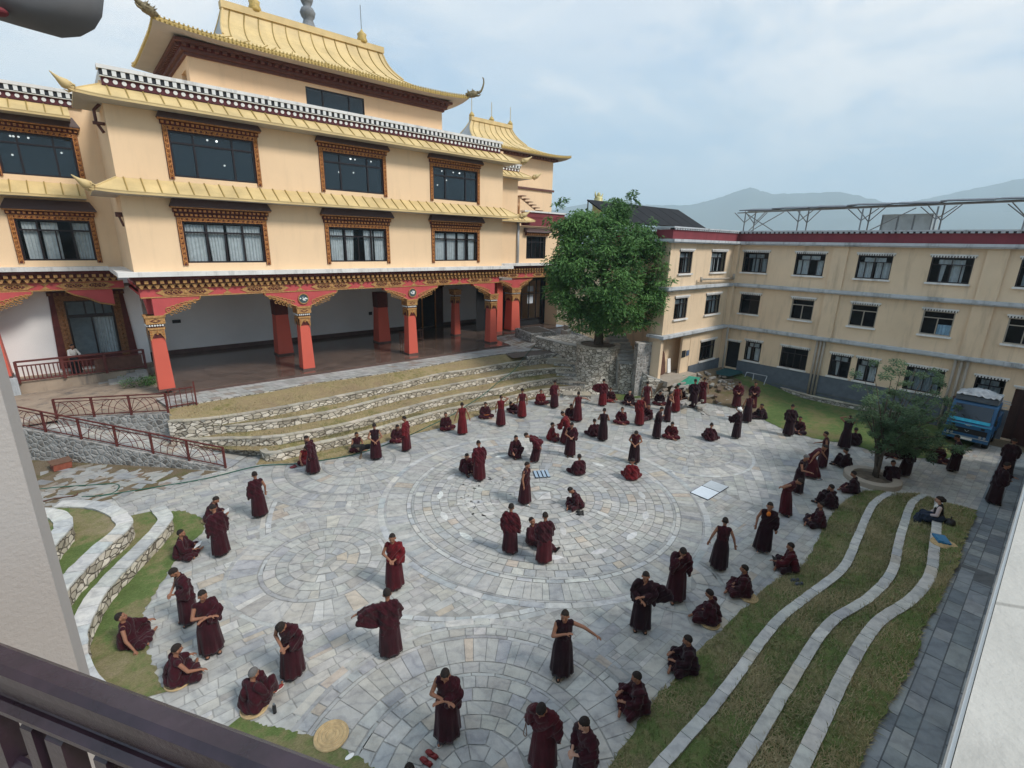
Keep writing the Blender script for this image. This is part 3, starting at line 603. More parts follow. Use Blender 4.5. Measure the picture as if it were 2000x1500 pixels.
win = attach(m.build('window', 'frame_dark'), temple); m = MB(); m.quad((a, y+.06, z0), (b, y+.06, z0), (b, y+.06, z1), (a, y+.06, z1)); sub(m, 'glass', 'glass_dark', win); m = MB(); m.box(a, y+.6, z0, b, y+.65, z1); sub(m, 'room_interior', 'dark_room', win)
m = MB(); m.box(UX0+.2, 31.2, 15.9, UX0+.22, 32.3, 17.2); T(m, 'side_window', 'dark_room')
m = MB()   # brown cornice
for k, (o, z0, z1) in enumerate(((.12, 17.62, 17.76), (.26, 17.76, 17.90), (.52, 18.06, 18.20))): m.box(UX0-o, UY0-o, z0, UX1+o, UY1+o, z1, 0)
m.box(UX0-.3, UY0-.3, 17.90, UX1+.3, UY1+.3, 18.06, 1)
dentils(m, UX0-.3, UX1+.3, UY0-.3, 17.92, 18.05, .34, .17, .16, 0)
for i in range(20): yy = UY0-.3+(UY1-UY0+.6)*(i+.5)/20; m.box(UX0-.46, yy-.08, 17.92, UX0-.3, yy+.08, 18.05, 0)
T(m, 'brown_cornice', ['brown_trim', 'dark_red'])
# curved hip-and-gable roof
def great_roof(cx, hx, cy, hy, ze, gx, gy, zg, rx, zr, par, ribs=13, corner=True, rim=.16, lift=.24):
    m = MB(); nx = 24
    def edge(t): return lift*abs(2*t-1)**5
    # lower skirt: eave ring -> gable ring, concave
    def ring(s):  # s 0 eave..1 gable base
        k = s**1.0; hxx = hx+(gx-hx)*k; hyy = hy+(gy-hy)*k; z = ze+(zg-ze)*(s**1.7); R = []
        for i in range(nx): t = i/nx; R.append((cx-hxx+2*hxx*t, cy-hyy, z+edge(t)*(1-s)**1.5))
        for i in range(12): t = i/12; R.append((cx+hxx, cy-hyy+2*hyy*t, z+edge(t)*(1-s)**1.5))
        for i in range(nx): t = i/nx; R.append((cx+hxx-2*hxx*t, cy+hyy, z+edge(t)*(1-s)**1.5))
        for i in range(12): t = i/12; R.append((cx-hxx, cy+hyy-2*hyy*t, z+edge(t)*(1-s)**1.5))
        return R
    S = 6; rings = [ring(i/S) for i in range(S+1)]; n = len(rings[0])
    vs = [p for r in rings for p in r]; m.add(vs, [(i*n+k, i*n+(k+1) % n, (i+1)*n+(k+1) % n, (i+1)*n+k) for i in range(S) for k in range(n)], 0)
    # gable part, concave front and back
    C = []; 
    for i in range(9): s = i/8; C.append((gy*(1-s)+.12*s-gy*.22*sin(pi*s), zg+(zr-zg)*s, gx+(rx-gx)*s))
    for sg in (-1, 1):
        for i in range(8):
            y0, z0, x0 = C[i]; y1, z1, x1 = C[i+1]; m.quad((cx-x0, cy+sg*y0, z0), (cx+x0, cy+sg*y0, z0), (cx+x1, cy+sg*y1, z1), (cx-x1, cy+sg*y1, z1), 0)
    for sx in (-1, 1):
        poly = [(cx+sx*x, cy-y, z) for y, z, x in C]+[(cx+sx*x, cy+y, z) for y, z, x in C[::-1]]; m.add(poly, [tuple(range(len(poly)))], 3)
        for sg in (-1, 1): m.tube([(cx+sx*(x-.02), cy+sg*y, z+.03) for y, z, x in C], .06, 5, 0)
    for i in range(ribs):
        t = (i+.5)/ribs
        for k in range(8):
            a, b = C[k], C[k+1]; m.obox((cx-a[2]+2*a[2]*t, cy-a[0]-.015, a[1]), (cx-b[2]+2*b[2]*t, cy-b[0]-.015, b[1]), .045, .06, 1)
        f = [ring(s)[int(round(t*nx)) % n] for s in (0, .25, .5, .75, 1)]
        for k in range(4): m.obox(f[k], f[k+1], .045, .05, 1)
    m.box(cx-rx-.08, cy-.22, zr-.02, cx+rx+.08, cy+.22, zr+.32, 0)
    o = attach(m.build('golden_roof', ['gold_roof', 'gold_rib', 'soffit', 'pipe_grey'], smooth=False), par)
    # patterned rim and soffit
    e = MB(); R = rings[0]
    for k in range(n):
        a = np.array(R[k]); b = np.array(R[(k+1) % n]); 
        e.quad(tuple(a-(0, 0, rim)), tuple(b-(0, 0, rim)), tuple(b+(0, 0, .03)), tuple(a+(0, 0, .03)), 0)
        A = np.array([cx+(a[0]-cx)*.80, cy+(a[1]-cy)*.70, ze-.12]); B = np.array([cx+(b[0]-cx)*.80, cy+(b[1]-cy)*.70, ze-.12]); e.quad(tuple(a-(0, 0, rim)), tuple(A), tuple(B), tuple(b-(0, 0, rim)), 1)
        L = np.linalg.norm(b-a); q = max(1, int(L/.16))
        for j in range(q):
            c = a+(b-a)*(j+.5)/q; out = np.array([0, -1, 0]) if k < nx else (np.array([-1, 0, 0]) if k >= n-12 else None)
            if out is None: continue
            e.ell(tuple(c+out*.02-(0, 0, rim*.45)), (.05, .05, .06), 5, 4, mi=2); e.box(c[0]-.03, c[1]-.05, c[2]+.02, c[0]+.03, c[1]+.02, c[2]+.08, 0)
    sub(e, 'carved_rim', ['gold_rim', 'soffit', 'gold_rim'], o)
    return o
rf = great_roof(13.07, 8.55, 33.6, 4.35, 18.35, 5.2, 1.75, 19.35, 4.65, 21.15, temple)
for x in (10.1, 16.4):
    m = MB(); m.lathe(x, 33.6, [(.28, 21.4), (.34, 21.55), (.26, 21.75), (.3, 21.9), (.12, 22.05), (.02, 22.2)], 12); sub(m, 'ridge_ornament', 'gold_rim', rf, True)
m = MB(); m.tube([(16.4, 33.6, 22.1), (16.4, 33.6, 23.5)], .025, 5); sub(m, 'lightning_rod', 'steel', rf); m = MB(); m.tube([(10.1, 33.6, 22.1), (10.1, 33.6, 23.0)], .02, 5); sub(m, 'lightning_rod', 'steel', rf)
m = MB(); pr = [(.5, 21.0), (.52, 22.3), (.62, 22.5), (.62, 22.9), (.42, 23.1), (.30, 23.45), (.42, 23.6), (.5, 23.85), (.38, 24.1), (.22, 24.2), (.34, 24.4), (.42, 24.6), (.30, 24.85), (.2, 25.1), (.26, 25.4), (.1, 25.9)]
m.lathe(14.75, 38, pr, 14); sub(m, 'stupa_spire', 'finial_grey', rf, True)
def makara(c, d, par):
    "roof corner beast: scaly head with an up-curled trunk"
    e = MB(); c = Vector(c); d = Vector(d).normalized(); up = Vector((0, 0, 1))
    e.tube([c-d*.3, c, c+d*.25, c+d*.5], [.12, .2, .22, .1], 8)
    tr = [(.45, .05), (.6, .02), (.75, .1), (.85, .3), (.92, .55), (.90, .78), (.80, .88)]
    e.tube([c+d*a+up*b for a, b in tr], [.11, .09, .07, .06, .05, .045, .02], 7); e.tube([c+d*.35-up*.12, c+d*.6-up*.16, c+d*.72-up*.08], [.08, .05, .02], 6)
    s = d.cross(up)
    for k in range(16):
        a = k*.7; q = (s*cos(a)+up*sin(a)*.9); b = c+d*(-.15+.035*k); e.tube([b+q*.14, b+q*.3-d*.1+up*.06], [.05, .008], 4)
    e.ell(c+d*.25+s*.14+up*.14, (.05, .05, .05), 6, 4); e.ell(c+d*.25-s*.14+up*.14, (.05, .05, .05), 6, 4)
    sub(e, 'dragon_ornament', 'beast', par, True)
makara((13.07-8.6, 33.6-4.4, 18.68), (-1, -.7, .25), rf); makara((13.07+8.6, 33.6-4.4, 18.68), (1, -.7, .25), rf)
# --- tower behind on the right
m = MB(); wallface(m, (0, 40, 0), (1, 0, 0), (0, -1, 0), 28.5, 40.7, 2, 17.9, [], .2); wallface(m, (28.5, 0, 0), (0, -1, 0), (-1, 0, 0), -46, -40, 11, 17.9, [], .2); m.quad((28.5, 40, 17.8), (40.7, 40, 17.8), (40.7, 46, 17.8), (28.5, 46, 17.8)); T(m, 'tower_wall', 'wall_cream')
m = MB(); m.box(28.3, 39.85, 14.75, 40.85, 40.0, 14.95); m.box(28.2, 39.6, 17.75, 41.0, 40.0, 18.0); dentils(m, 28.3, 41, 39.6, 17.78, 17.95, .4, .2, .15, 0); T(m, 'tower_band', 'brown_trim')
great_roof(34.6, 7.6, 43, 4.2, 18.15, 3.6, 1.5, 19.2, 2.6, 20.9, temple, ribs=8)
m = MB()
for i, x in enumerate((32.1, 34.6, 37.1)): m.tube([(x, 43, 21.0), (x, 43, 22.9)], .03, 5); m.lathe(x, 43, [(.2, 21.2), (.28, 21.35), (.15, 21.55), (.02, 21.7)], 8)
T(m, 'tower_finials', 'gold_rim')
m = MB()
for i in range(9): x = 35.7+.5*i; z = 14.0-.26*i; m.box(x, 39.35, z, x+.6, 39.98, z+.06, 1)
m.prism([(35.6, 13.75), (35.6, 11.9), (39.4, 11.9)], 39.5, 39.6, 'y', 0); T(m, 'tower_stair', ['wall_cream', 'brown_trim'])
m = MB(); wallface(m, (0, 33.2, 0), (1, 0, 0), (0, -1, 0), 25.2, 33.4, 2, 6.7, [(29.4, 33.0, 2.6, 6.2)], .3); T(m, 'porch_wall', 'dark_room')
m = MB(); 
for x in (29.4, 30.3, 31.2, 32.1, 32.95): m.box(x, 33.1, 2.6, x+.07, 33.2, 6.2)
for z in (2.6, 4.9, 6.1): m.box(29.4, 33.11, z, 33.0, 33.19, z+.08)
T(m, 'porch_window', 'frame_dark')
m = MB(); m.box(31.3, 33.4, 4.0, 32.0, 33.42, 4.8); m.box(31.3, 33.4, 5.1, 32.0, 33.42, 5.6); T(m, 'porch_window_pane', 'board_white')
# bench on the veranda
b = empty('wooden_bench', (18.6, 32.6, 2.0), .05); tag(b, 'long brown wooden bench standing on the veranda between the coral pillars', 'bench')
m = MB(); m.box(-1.0, -.2, .78, 1.0, .2, .84); m.build('seat', 'rust_brown', b)
for x in (-.95, .0, .88): m = MB(); m.box(x, -.18, 0, x+.07, -.11, .78); m.box(x, .11, 0, x+.07, .18, .78); m.build('leg', 'rust_brown', b)
m = MB(); m.box(-.88, -.17, .15, .88, -.12, .2); m.build('stretcher', 'rust_brown', b)
# =================================================================== WING (dormitory block on the right)
wing = empty('dormitory_block', (35, 8, 0)); tag(wing, 'three storey beige dormitory block with red parapet and rows of dark windows', 'building')
def Wg(mb, name, mats, smooth=False): return attach(mb.build(name, mats, smooth=smooth), wing)
WXP, RYP = 35.0, 16.3
def wing_window(face, a, b, z0, z1, cur, seed, bars='dark', sill=True):
    "face 'x': plane x=35, a>b are y values seen left to right;  face 'y': plane y=16.3, a<b are x values"
    w = abs(b-a); h = z1-z0; mb = MB(); t = .055
    for q in ((0, t, 0, h), (w-t, w, 0, h), (t, w-t, 0, t), (t, w-t, h-t, h)): mb.box(q[0], .05, q[2], q[1], .13, q[3])
    if h > 1.0: mb.box(t, .052, h*.70, w-t, .128, h*.70+.045)
    nm = 1 if w < 1.5 else 3
    for k in range(nm): xx = w*(k+1)/(nm+1); mb.box(xx-.022, .054, t, xx+.022, .126, h*.70)
    if bars == 'dark': mb.box(w*.5-.02, .056, h*.7+.045, w*.5+.02, .124, h-t)
    win = mb.build('window', 'frame_dark' if bars != 'pale' else 'pipe_cream')
    if face == 'x': win.location = (WXP, a, z0); win.rotation_euler = (0, 0, -pi/2)
    else: win.location = (a, RYP, z0)
    attach(win, wing)
    g = MB(); 
    ga, gb = (0, w) if bars != 'pale' else ((w*.5, w) if seed % 2 else (0, w*.5))
    g.quad((ga+.03, .09, .03), (gb-.03, .09, .03), (gb-.03, .09, h-.03), (ga+.03, .09, h-.03)); g.build('glass', 'glass_clear', win)
    d = MB(); d.box(-.05, .8, -.05, w+.05, .83, h+.05); d.box(-.08, .3, -.05, -.05, .8, h+.05); d.box(w+.05, .3, -.05, w+.08, .8, h+.05); d.box(-.05, .3, -.08, w+.05, .8, -.05); d.box(-.05, .3, h+.05, w+.05, .8, h+.08); d.build('room_interior', 'dark_room', win)
    if cur:
        c = MB(); 
        for s0, s1, gg in cur[1]: curtain(c, w*s0+.03, w*s1-.02, .05, h*.70 if len(cur) < 3 else h*cur[2], .2, 0, gg, seed*.37+s0)
        if cur[0] != 'blue': curtain(c, w*.15+.05, w*.8, h*.72, h-.12, .2, 0, 0, seed*.7)
        c.build('curtain', {'white': 'curtain_white', 'grey': 'curtain_grey', 'blue': 'curtain_blue'}[cur[0]], win)
    if sill: s = MB(); s.box(-.07, -.12, -.10, w+.07, .05, -.003); s.build('sill', 'ledge_white', win)
    v = MB(); v.box(-.10, -.09, h+.09, w+.10, .0, h+.17, 0); v.box(-.06, -.03, h+.003, w+.06, .0, h+.088, 1); n = int((w+.12)/.12)
    for k in range(n): xx = -.06+(w+.12)*(k+.5)/n; v.box(xx-.03, -.075, h+.005, xx+.035, -.03, h+.088, 0)
    v.build('valance', ['ledge_white', 'black_paint'], win); return win
GW, WW = 'grey', 'white'
topw = [(15.72, 14.05, (GW, [(.35, .62, .0), (.66, .95, 0)])), (12.37, 10.68, (WW, [(.05, .5, 0), (.7, .95, .2)])), (8.97, 7.28, (WW, [(.04, .46, 0), (.54, .96, 0)])), (5.58, 3.85, (WW, [(.22, .38, .5), (.5, .82, .0)])), (2.14, .45, (GW, [(.1, .6, 0)]))]
midw = [(15.50, 14.17, None, 'none'), (12.15, 10.82, None, 'pale'), (8.80, 7.45, None, 'pale'), (5.37, 4.02, ('blue', [(.5, .97, 0)], .45), 'pale'), (1.98, .65, None, 'pale')]
gndw = [(14.68, 13.58, (WW, [(.1, .35, .1), (.55, .9, 0)])), (12.28, 10.63, None), (9.34, 8.23, (WW, [(.25, .5, .6)])), (7.92, 6.83, (WW, [(.05, .42, 0), (.58, .95, 0)])), (5.50, 3.80, (GW, [(.1, .9, 0)])), (2.56, 1.40, (GW, [(.1, .9, 0)])), (-1.5, -2.8, None)]
ZT, ZM, ZG = (7.75, 9.06), (4.94, 6.24), (1.70, 3.05)
holes = [(b, a, *ZT) for a, b, c in topw]+[(b, a, *ZM) for a, b, c, d in midw]+[(b, a, *ZG) for a, b, c in gndw]+[(15.05, 16.05, .92, 2.85), (-.5, 1.0, .1, 2.75)]
m = MB(); wallface(m, (WXP, 0, 0), (0, 1, 0), (-1, 0, 0), -14, RYP, 0, 9.85, holes, .3); m.quad((WXP+.0, -14, 9.85), (WXP, RYP, 9.85), (WXP+9, RYP, 9.85), (WXP+9, -14, 9.85)); Wg(m, 'long_wall', 'wing_cream')
for i, (a, b, c) in enumerate(topw): wing_window('x', a, b, *ZT, c, i+1)
for i, (a, b, c, d) in enumerate(midw): wing_window('x', a, b, *ZM, c, i+2 if i != 3 else 4, d)
for i, (a, b, c) in enumerate(gndw): wing_window('x', a, b, *ZG, c, i+20)
rt = [(27.76, 29.28, (GW, [(.55, .9, 0)])), (31.65, 33.70, (WW, [(.1, .45, 0), (.55, .7, 0)]))]; rm = [(27.78, 29.32, (GW, [(.5, .9, 0)])), (31.65, 33.68, (GW, [(.45, .9, 0)]))]; rg = [(31.70, 33.80, None)]
holes = [(a, b, *ZT) for a, b, c in rt]+[(a, b, *ZM) for a, b, c in rm]+[(a, b, *ZG) for a, b, c in rg]+[(27.0, 30.3, 1.2, 3.75)]
m = MB(); wallface(m, (0, RYP, 0), (1, 0, 0), (0, -1, 0), 26.7, WXP, 0, 9.85, holes, .3); wallface(m, (26.7, 0, 0), (0, -1, 0), (-1, 0, 0), -17.2, -RYP, 0, 9.85, [], .2); wallface(m, (0, 17.2, 0), (1, 0, 0), (0, -1, 0), 26.7, 29.3, 0, 9.85, [], .2); wallface(m, (29.3, 0, 0), (0, -1, 0), (-1, 0, 0), -23.5, -17.2, 0, 9.85, [], .2); m.quad((26.7, RYP, 9.85), (WXP+9, RYP, 9.85), (WXP+9, 17.2, 9.85), (26.7, 17.2, 9.85)); m.quad((29.3, 17.2, 9.85), (WXP+9, 17.2, 9.85), (WXP+9, 23.5, 9.85), (29.3, 23.5, 9.85)); Wg(m, 'return_wall', 'wing_cream')
for i, (a, b, c) in enumerate(rt): wing_window('y', a, b, *ZT, c, i+30)
for i, (a, b, c) in enumerate(rm): wing_window('y', a, b, *ZM, c, i+33)
wing_window('y', 31.70, 33.80, *ZG, None, 36)
# pilasters, plinth, ledges
for y0, y1 in ((9.5, 10.32), (2.62, 3.45), (-4.2, -3.4)): m = MB(); m.box(WXP-.14, y0, 4.02, WXP-.002, y1, 9.58); Wg(m, 'pilaster', 'wing_cream')
m = MB(); m.box(WXP-.35, RYP-.35, 0, WXP-.002, RYP-.002, 9.58); Wg(m, 'pilaster', 'wing_cream')
m = MB()
for y0, y1 in ((-14, -.5), (1.0, 15.05)): m.box(WXP-.06, y0, 0, WXP-.002, y1, 1.58)
m.box(30.35, RYP-.06, .3, WXP-.36, RYP-.002, 1.58); Wg(m, 'plinth', 'plinth_grey')
def ledge(z, o=.34, t=.17):
    m = MB(); m.box(WXP-o, -14, z-t, WXP-.003, RYP-o, z); m.box(26.7-o, RYP-o, z-t, WXP-.003, RYP-.003, z); m.box(26.7-o, RYP-.003, z-t, 26.697, 17.2, z); m.box(WXP-o+.08, -14, z-t-.07, WXP-.003, RYP-o, z-t-.002); m.box(26.7-o+.08, RYP-o+.08, z-t-.07, WXP-.003, RYP-.003, z-t-.002); Wg(m, 'floor_ledge', 'ledge_wing')
ledge(9.76, .42, .15); ledge(6.98); ledge(4.05)
m = MB(); m.box(WXP-.1, -14, 9.765, WXP+.15, RYP-.1, 10.28, 0); m.box(26.6, RYP-.1, 9.765, WXP+.15, RYP+.15, 10.28, 0); m.box(26.6, RYP+.15, 9.765, 26.85, 17.3, 10.28, 0)
m.box(26.85, 17.1, 9.765, 29.3, 17.3, 10.28, 0); m.box(29.2, 17.3, 9.765, 29.45, 23.5, 10.28, 0)
m.cur = 1; m.box(26.9, 17.0, 10.38, 29.3, 17.3, 10.46); m.box(29.1, 17.3, 10.38, 29.5, 23.5, 10.46); m.box(WXP-.22, -14, 10.38, WXP+.2, RYP-.22, 10.46); m.box(26.48, RYP-.22, 10.38, WXP+.2, RYP+.2, 10.46); m.box(26.48, RYP+.2, 10.38, 26.9, 17.3, 10.46)
m.cur = 2; m.box(WXP-.12, -14, 10.283, WXP+.1, RYP-.12, 10.377); m.box(26.58, RYP-.12, 10.283, WXP+.1, RYP+.1, 10.377)
m.cur = 1
for i in range(108): y = RYP-.35-.28*i; m.box(WXP-.19, y-.08, 10.285, WXP-.12, y+.08, 10.375)
for i in range(29): x = 26.75+.28*i; m.box(x-.08, RYP-.19, 10.285, x+.08, RYP-.12, 10.375)
Wg(m, 'parapet', ['parapet_red', 'ledge_wing', 'black_paint'])
for y in (10.2, 10.0, 9.8, 3.5, 3.25, 3.0): m = MB(); m.tube([(WXP-.14, y, .05), (WXP-.14, y, 3.85)], .065, 8); Wg(m, 'drainpipe', 'pipe_cream', True)
m = MB(); m.tube([(WXP-.5, RYP-.45, 0), (WXP-.5, RYP-.45, 3.85)], .07, 8); Wg(m, 'drainpipe', 'pipe_cream', True)
m = MB(); m.tube([(30.2, RYP-.25, 7.35), (34.5, RYP-.3, 7.30)], .07, 7); m.tube([(34.5, RYP-.3, 7.2), (34.55, RYP-.3, 7.6)], .09, 7); m.tube([(30.2, RYP-.25, 7.2), (30.2, RYP-.25, 7.5)], .08, 7); Wg(m, 'overflow_pipe', 'pipe_cream', True)
m = MB(); m.box(WXP+.3, 14.9, .3, WXP+.34, 16.2, 3); Wg(m, 'doorway', 'dark_room')
m = MB(); n = 9; m.box(WXP-.09, 14.95, 2.93, WXP-.0, 16.15, 3.0, 0)
for k in range(n): yy = 15.0+1.1*(k+.5)/n; m.box(WXP-.07, yy-.035, 2.86, WXP-.002, yy+.035, 2.928, 0)
Wg(m, 'door_valance', ['ledge_white'])
m = MB(); m.box(WXP+.06, -.5, .1, WXP+.12, 1.0, 2.75); 
for k in range(10): m.box(WXP+.03, -.45+.145*k, .1, WXP+.06, -.37+.145*k, 2.75)
Wg(m, 'brown_door', 'door_brown')
m = MB(); m.box(WXP-.09, -.6, 2.85, WXP-.0, 1.1, 2.93, 0)
for k in range(14): yy = -.55+1.6*(k+.5)/14; m.box(WXP-.07, yy-.035, 2.78, WXP-.002, yy+.035, 2.848, 0)
Wg(m, 'door_valance', ['ledge_white'])
# porch recess
m = MB(); m.box(26.75, 17.1, 1.2, 30.5, 17.15, 3.9); m.box(30.35, 16.65, 1.2, 30.5, 17.1, 3.9); m.box(26.75, 16.65, 3.76, 30.5, 17.1, 3.9); m.box(29.3, RYP+.02, 1.2, 30.29, RYP+.15, 3.74); Wg(m, 'porch_recess', 'wing_cream')
m = MB(); m.box(26.75, 15.6, .9, 30.3, 17.1, 1.22); Wg(m, 'porch_floor', 'pipe_cream')
m = MB(); m.box(29.35, RYP-.04, 2.3, 29.75, RYP+.0, 2.75); Wg(m, 'notice_board', 'rubber'); m = MB(); m.box(29.9, RYP-.04, 2.35, 30.2, RYP-.0, 2.7); Wg(m, 'blue_sign', 'sign_blue')
t = empty('leaning_table_top', (27.75, 16.75, 1.22)); tag(t, 'big rounded brown table top leaning on its side inside the porch', 'table top')
m = MB(); pl = [(x*.8, z*.85) for x, z in ((-.85, .25), (-.7, .05), (.7, .05), (.85, .25), (.85, 1.6), (.65, 1.85), (-.65, 1.85), (-.85, 1.6))]; m.prism(pl, -.03, .03, 'y'); o = m.build('board', 'rust_brown', t); o.rotation_euler = (-.15, 0, .1)
m = MB(); m.box(.80, -.05, .05, 1.15, .0, 1.0); o = m.build('folded_leg_frame', 'paper', t); o.rotation_euler = (-.12, 0, 0)
# solar arrays, tank
s = empty('solar_array', (31.9, 21, 10)); tag(s, 'big black solar array tilted on the roof just right of the leafy tree', 'solar panels')
for k in range(7):
    m = MB(); x = 26.3+1.6*k; m.add([(x, 20, 10.75), (x+1.55, 20, 10.75), (x+1.55, 22.6, 12.2), (x, 22.6, 12.2), (x, 20.03, 10.68), (x+1.55, 20.03, 10.68), (x+1.55, 22.63, 12.13), (x, 22.63, 12.13)], [(0, 1, 2, 3), (4, 7, 6, 5), (0, 4, 5, 1), (1, 5, 6, 2), (2, 6, 7, 3), (3, 7, 4, 0)]); attach(m.build('panel', 'solar_back'), s)
m = MB()
for x in (26.4, 30, 34, 37.4): m.obox((x, 20, 9.9), (x, 20, 10.7), .06, .06); m.obox((x, 22.6, 9.9), (x, 22.6, 12.1), .06, .06)
attach(m.build('support_frame', 'steel'), s)
s = empty('solar_array', (38, 8, 10)); tag(s, 'long thin row of solar panels on steel struts over the dormitory roof', 'solar panels')
for k in range(11):
    m = MB(); y = 17.4-2.25*k; z = 12.02+.03*(k % 2)+.02*k; m.add([(37.0, y-2.2, z-.10), (37.0, y, z-.06), (39.2, y, z+.16), (39.2, y-2.2, z+.13), (37.0, y-2.2, z-.16), (37.0, y, z-.12), (39.2, y, z+.10), (39.2, y-2.2, z+.07)], [(0, 1, 2, 3), (4, 7, 6, 5), (0, 4, 5, 1), (1, 5, 6, 2), (2, 6, 7, 3), (3, 7, 4, 0)]); attach(m.build('panel', 'plinth_grey'), s)
m = MB(); m.tube([(37.2, 17.6, 11.78), (37.2, -7, 12.0)], .04, 5); m.tube([(38.8, 17.6, 11.98), (38.8, -7, 12.15)], .04, 5)
for k in range(7):
    y = 17.0-3.6*k
    for x, zt in ((37.2, 11.8), (38.8, 12.0)):
        m.tube([(x, y, 10.0), (x, y, zt)], .045, 5); m.tube([(x, y, 11.1), (x, y-.8, zt)], .03, 5); m.tube([(x, y, 11.1), (x, y+.8, zt)], .03, 5)
    if k % 2 == 0: m.tube([(37.2, y, 10.2), (37.2, y-2.6, 11.75)], .03, 5)
m.tube([(37.2, 17, 11.75), (37.2, 14.2, 10.1)], .03, 5); m.tube([(37.2, 15.5, 11.75), (37.2, 17, 10.1)], .03, 5); attach(m.build('strut_frame', 'steel'), s)
t = empty('water_tank', (40, 7.9, 10)); tag(t, 'square galvanised steel water tank standing on the dormitory roof', 'water tank')
m = MB(); m.box(-1, -1.25, .3, 1, 1.25, 1.5); m.box(-1.04, -1.28, 1.45, 1.04, 1.28, 1.53); m.build('tank_body', 'tank_steel', t); m = MB(); 
for y in (-1.27, -.4, .4, 1.2): m.box(-1.06, y, .3, -1.0, y+.06, 1.45)
m.build('rib', 'steel', t); m = MB(); m.box(-.9, -1.1, 0, .9, 1.1, .3); m.build('base', 'steel', t)
t = empty('water_tank', (-3.9, 37.2, 15.5)); tag(t, 'shiny round steel water tank lying on the roof at the far left', 'water tank')
m = MB(); m.tube([(-2.2, 0, 1.15), (1.05, 0, 1.15)], .85, 24); m.build('barrel', 'tank_steel', t, True); m = MB(); m.box(-2, -.6, -.2, 1, .6, .35); m.build('cradle', 'steel', t)
m = MB(); f = None
t = empty('roof_statue', GY(1168, 402, 45)); tag(t, 'small pale gold roof emblem standing up behind the tree top', 'roof emblem')
m = MB(); m.lathe(0, 0, [(.75, -4), (.75, .0), (.85, .1), (.55, .25), (.6, .9), (.4, 1.2)], 12); m.build('drum', 'statue_gold', t, True)
m = MB(); m.tube([(-.35, 0, .9), (-.7, 0, 1.3), (-.75, 0, 1.75)], [.2, .12, .04], 7); m.tube([(.35, 0, .9), (.7, 0, 1.3), (.85, 0, 1.6)], [.2, .12, .04], 7); m.ell((0, 0, 1.35), (.25, .25, .35)); m.build('figure', 'statue_gold', t, True)
# =================================================================== GROUND, PAVING, TERRACES
def struct(mb, name, mats, smooth=False): return tag(mb.build(name, mats, smooth=smooth), kind='structure')
m = MB(); m.quad((-7000, -7000, -.06), (7000, -7000, -.06), (7000, 7000, -.06), (-7000, 7000, -.06)); struct(m, 'ground', 'earth')
PAL = [((.435, .43, .41), 8), ((.42, .415, .395), 7), ((.375, .38, .385), 3), ((.455, .435, .395), 3), ((.46, .40, .335), .8), ((.32, .325, .33), 1.2), ((.43, .425, .405), 5), ((.50, .49, .465), 1.6), ((.395, .38, .35), 2)]
def stone(rnd, pal=PAL, k=1.0):
    t = rnd.uniform(0, sum(w for _, w in pal))
    for c, w in pal:
        t -= w
        if t <= 0: break
    b = rnd.uniform(.92, 1.08)*k; return tuple(x*b*rnd.uniform(.985, 1.015) for x in c)
def slab(mb, q, z, g, col):
    "one flagstone: quad q pulled in by g from its neighbours"
    c = np.mean(np.array(q), axis=0); P = []
    for p in q:
        d = np.array(p)-c; L = np.linalg.norm(d); P.append(tuple(c+d*max(.2, 1-g*1.4/max(L, .05)))+(z,))
    mb.add(P, [tuple(range(len(P)))], None, col)
def lattice(mb, x0, x1, y0, y1, sx, sy, z, g, seed, k=1.0, ang=0, keep=None, pal=PAL, jit=.16):
    rnd = random.Random(seed); nx = int((x1-x0)/sx); ny = int((y1-y0)/sy); P = {}
    cx, cy = (x0+x1)/2, (y0+y1)/2; ca, sa = cos(ang), sin(ang)
    for j in range(ny+1):
        for i in range(nx+1):
            for s in (0, 1): pass
            X = x0+sx*(i+(.5 if j % 2 else 0))+rnd.uniform(-jit, jit)*sx; Y = y0+sy*j+rnd.uniform(-jit, jit)*sy*.8
            P[i, j] = (X, Y)
    # brick-like rows: every row has its own vertical joints
    for j in range(ny):
        xs = []; x = x0-rnd.random()*sx
        while x < x1+sx: xs.append(x); x += sx*rnd.uniform(.55, 1.6)
        def lo(x, jj): return y0+sy*jj+.07*sy*sin(x*1.7+jj*2.3)+.05*sin(x*.6+jj)
        tl = [rnd.uniform(-.12, .12)*sx for _ in xs]
        for a in range(len(xs)-1):
            q = [(xs[a], lo(xs[a], j)), (xs[a+1], lo(xs[a+1], j)), (xs[a+1]+tl[a+1], lo(xs[a+1], j+1)), (xs[a]+tl[a], lo(xs[a], j+1))]
            if ang: q = [(cx+(u-cx)*ca-(v-cy)*sa, cy+(u-cx)*sa+(v-cy)*ca) for u, v in q]
            mx = sum(u for u, v in q)/4; my = sum(v for u, v in q)/4
            if keep and not keep(mx, my): continue
            if rnd.random() < .16 and not ang:
                w = rnd.uniform(.35, .65); e = [tuple(np.array(q[0])*(1-w)+np.array(q[3])*w), tuple(np.array(q[1])*(1-w)+np.array(q[2])*w)]
                slab(mb, [q[0], q[1], e[1], e[0]], z, g, stone(rnd, pal, k)); slab(mb, [e[0], e[1], q[2], q[3]], z, g, stone(rnd, pal, k))
            else: slab(mb, q, z, g, stone(rnd, pal, k))
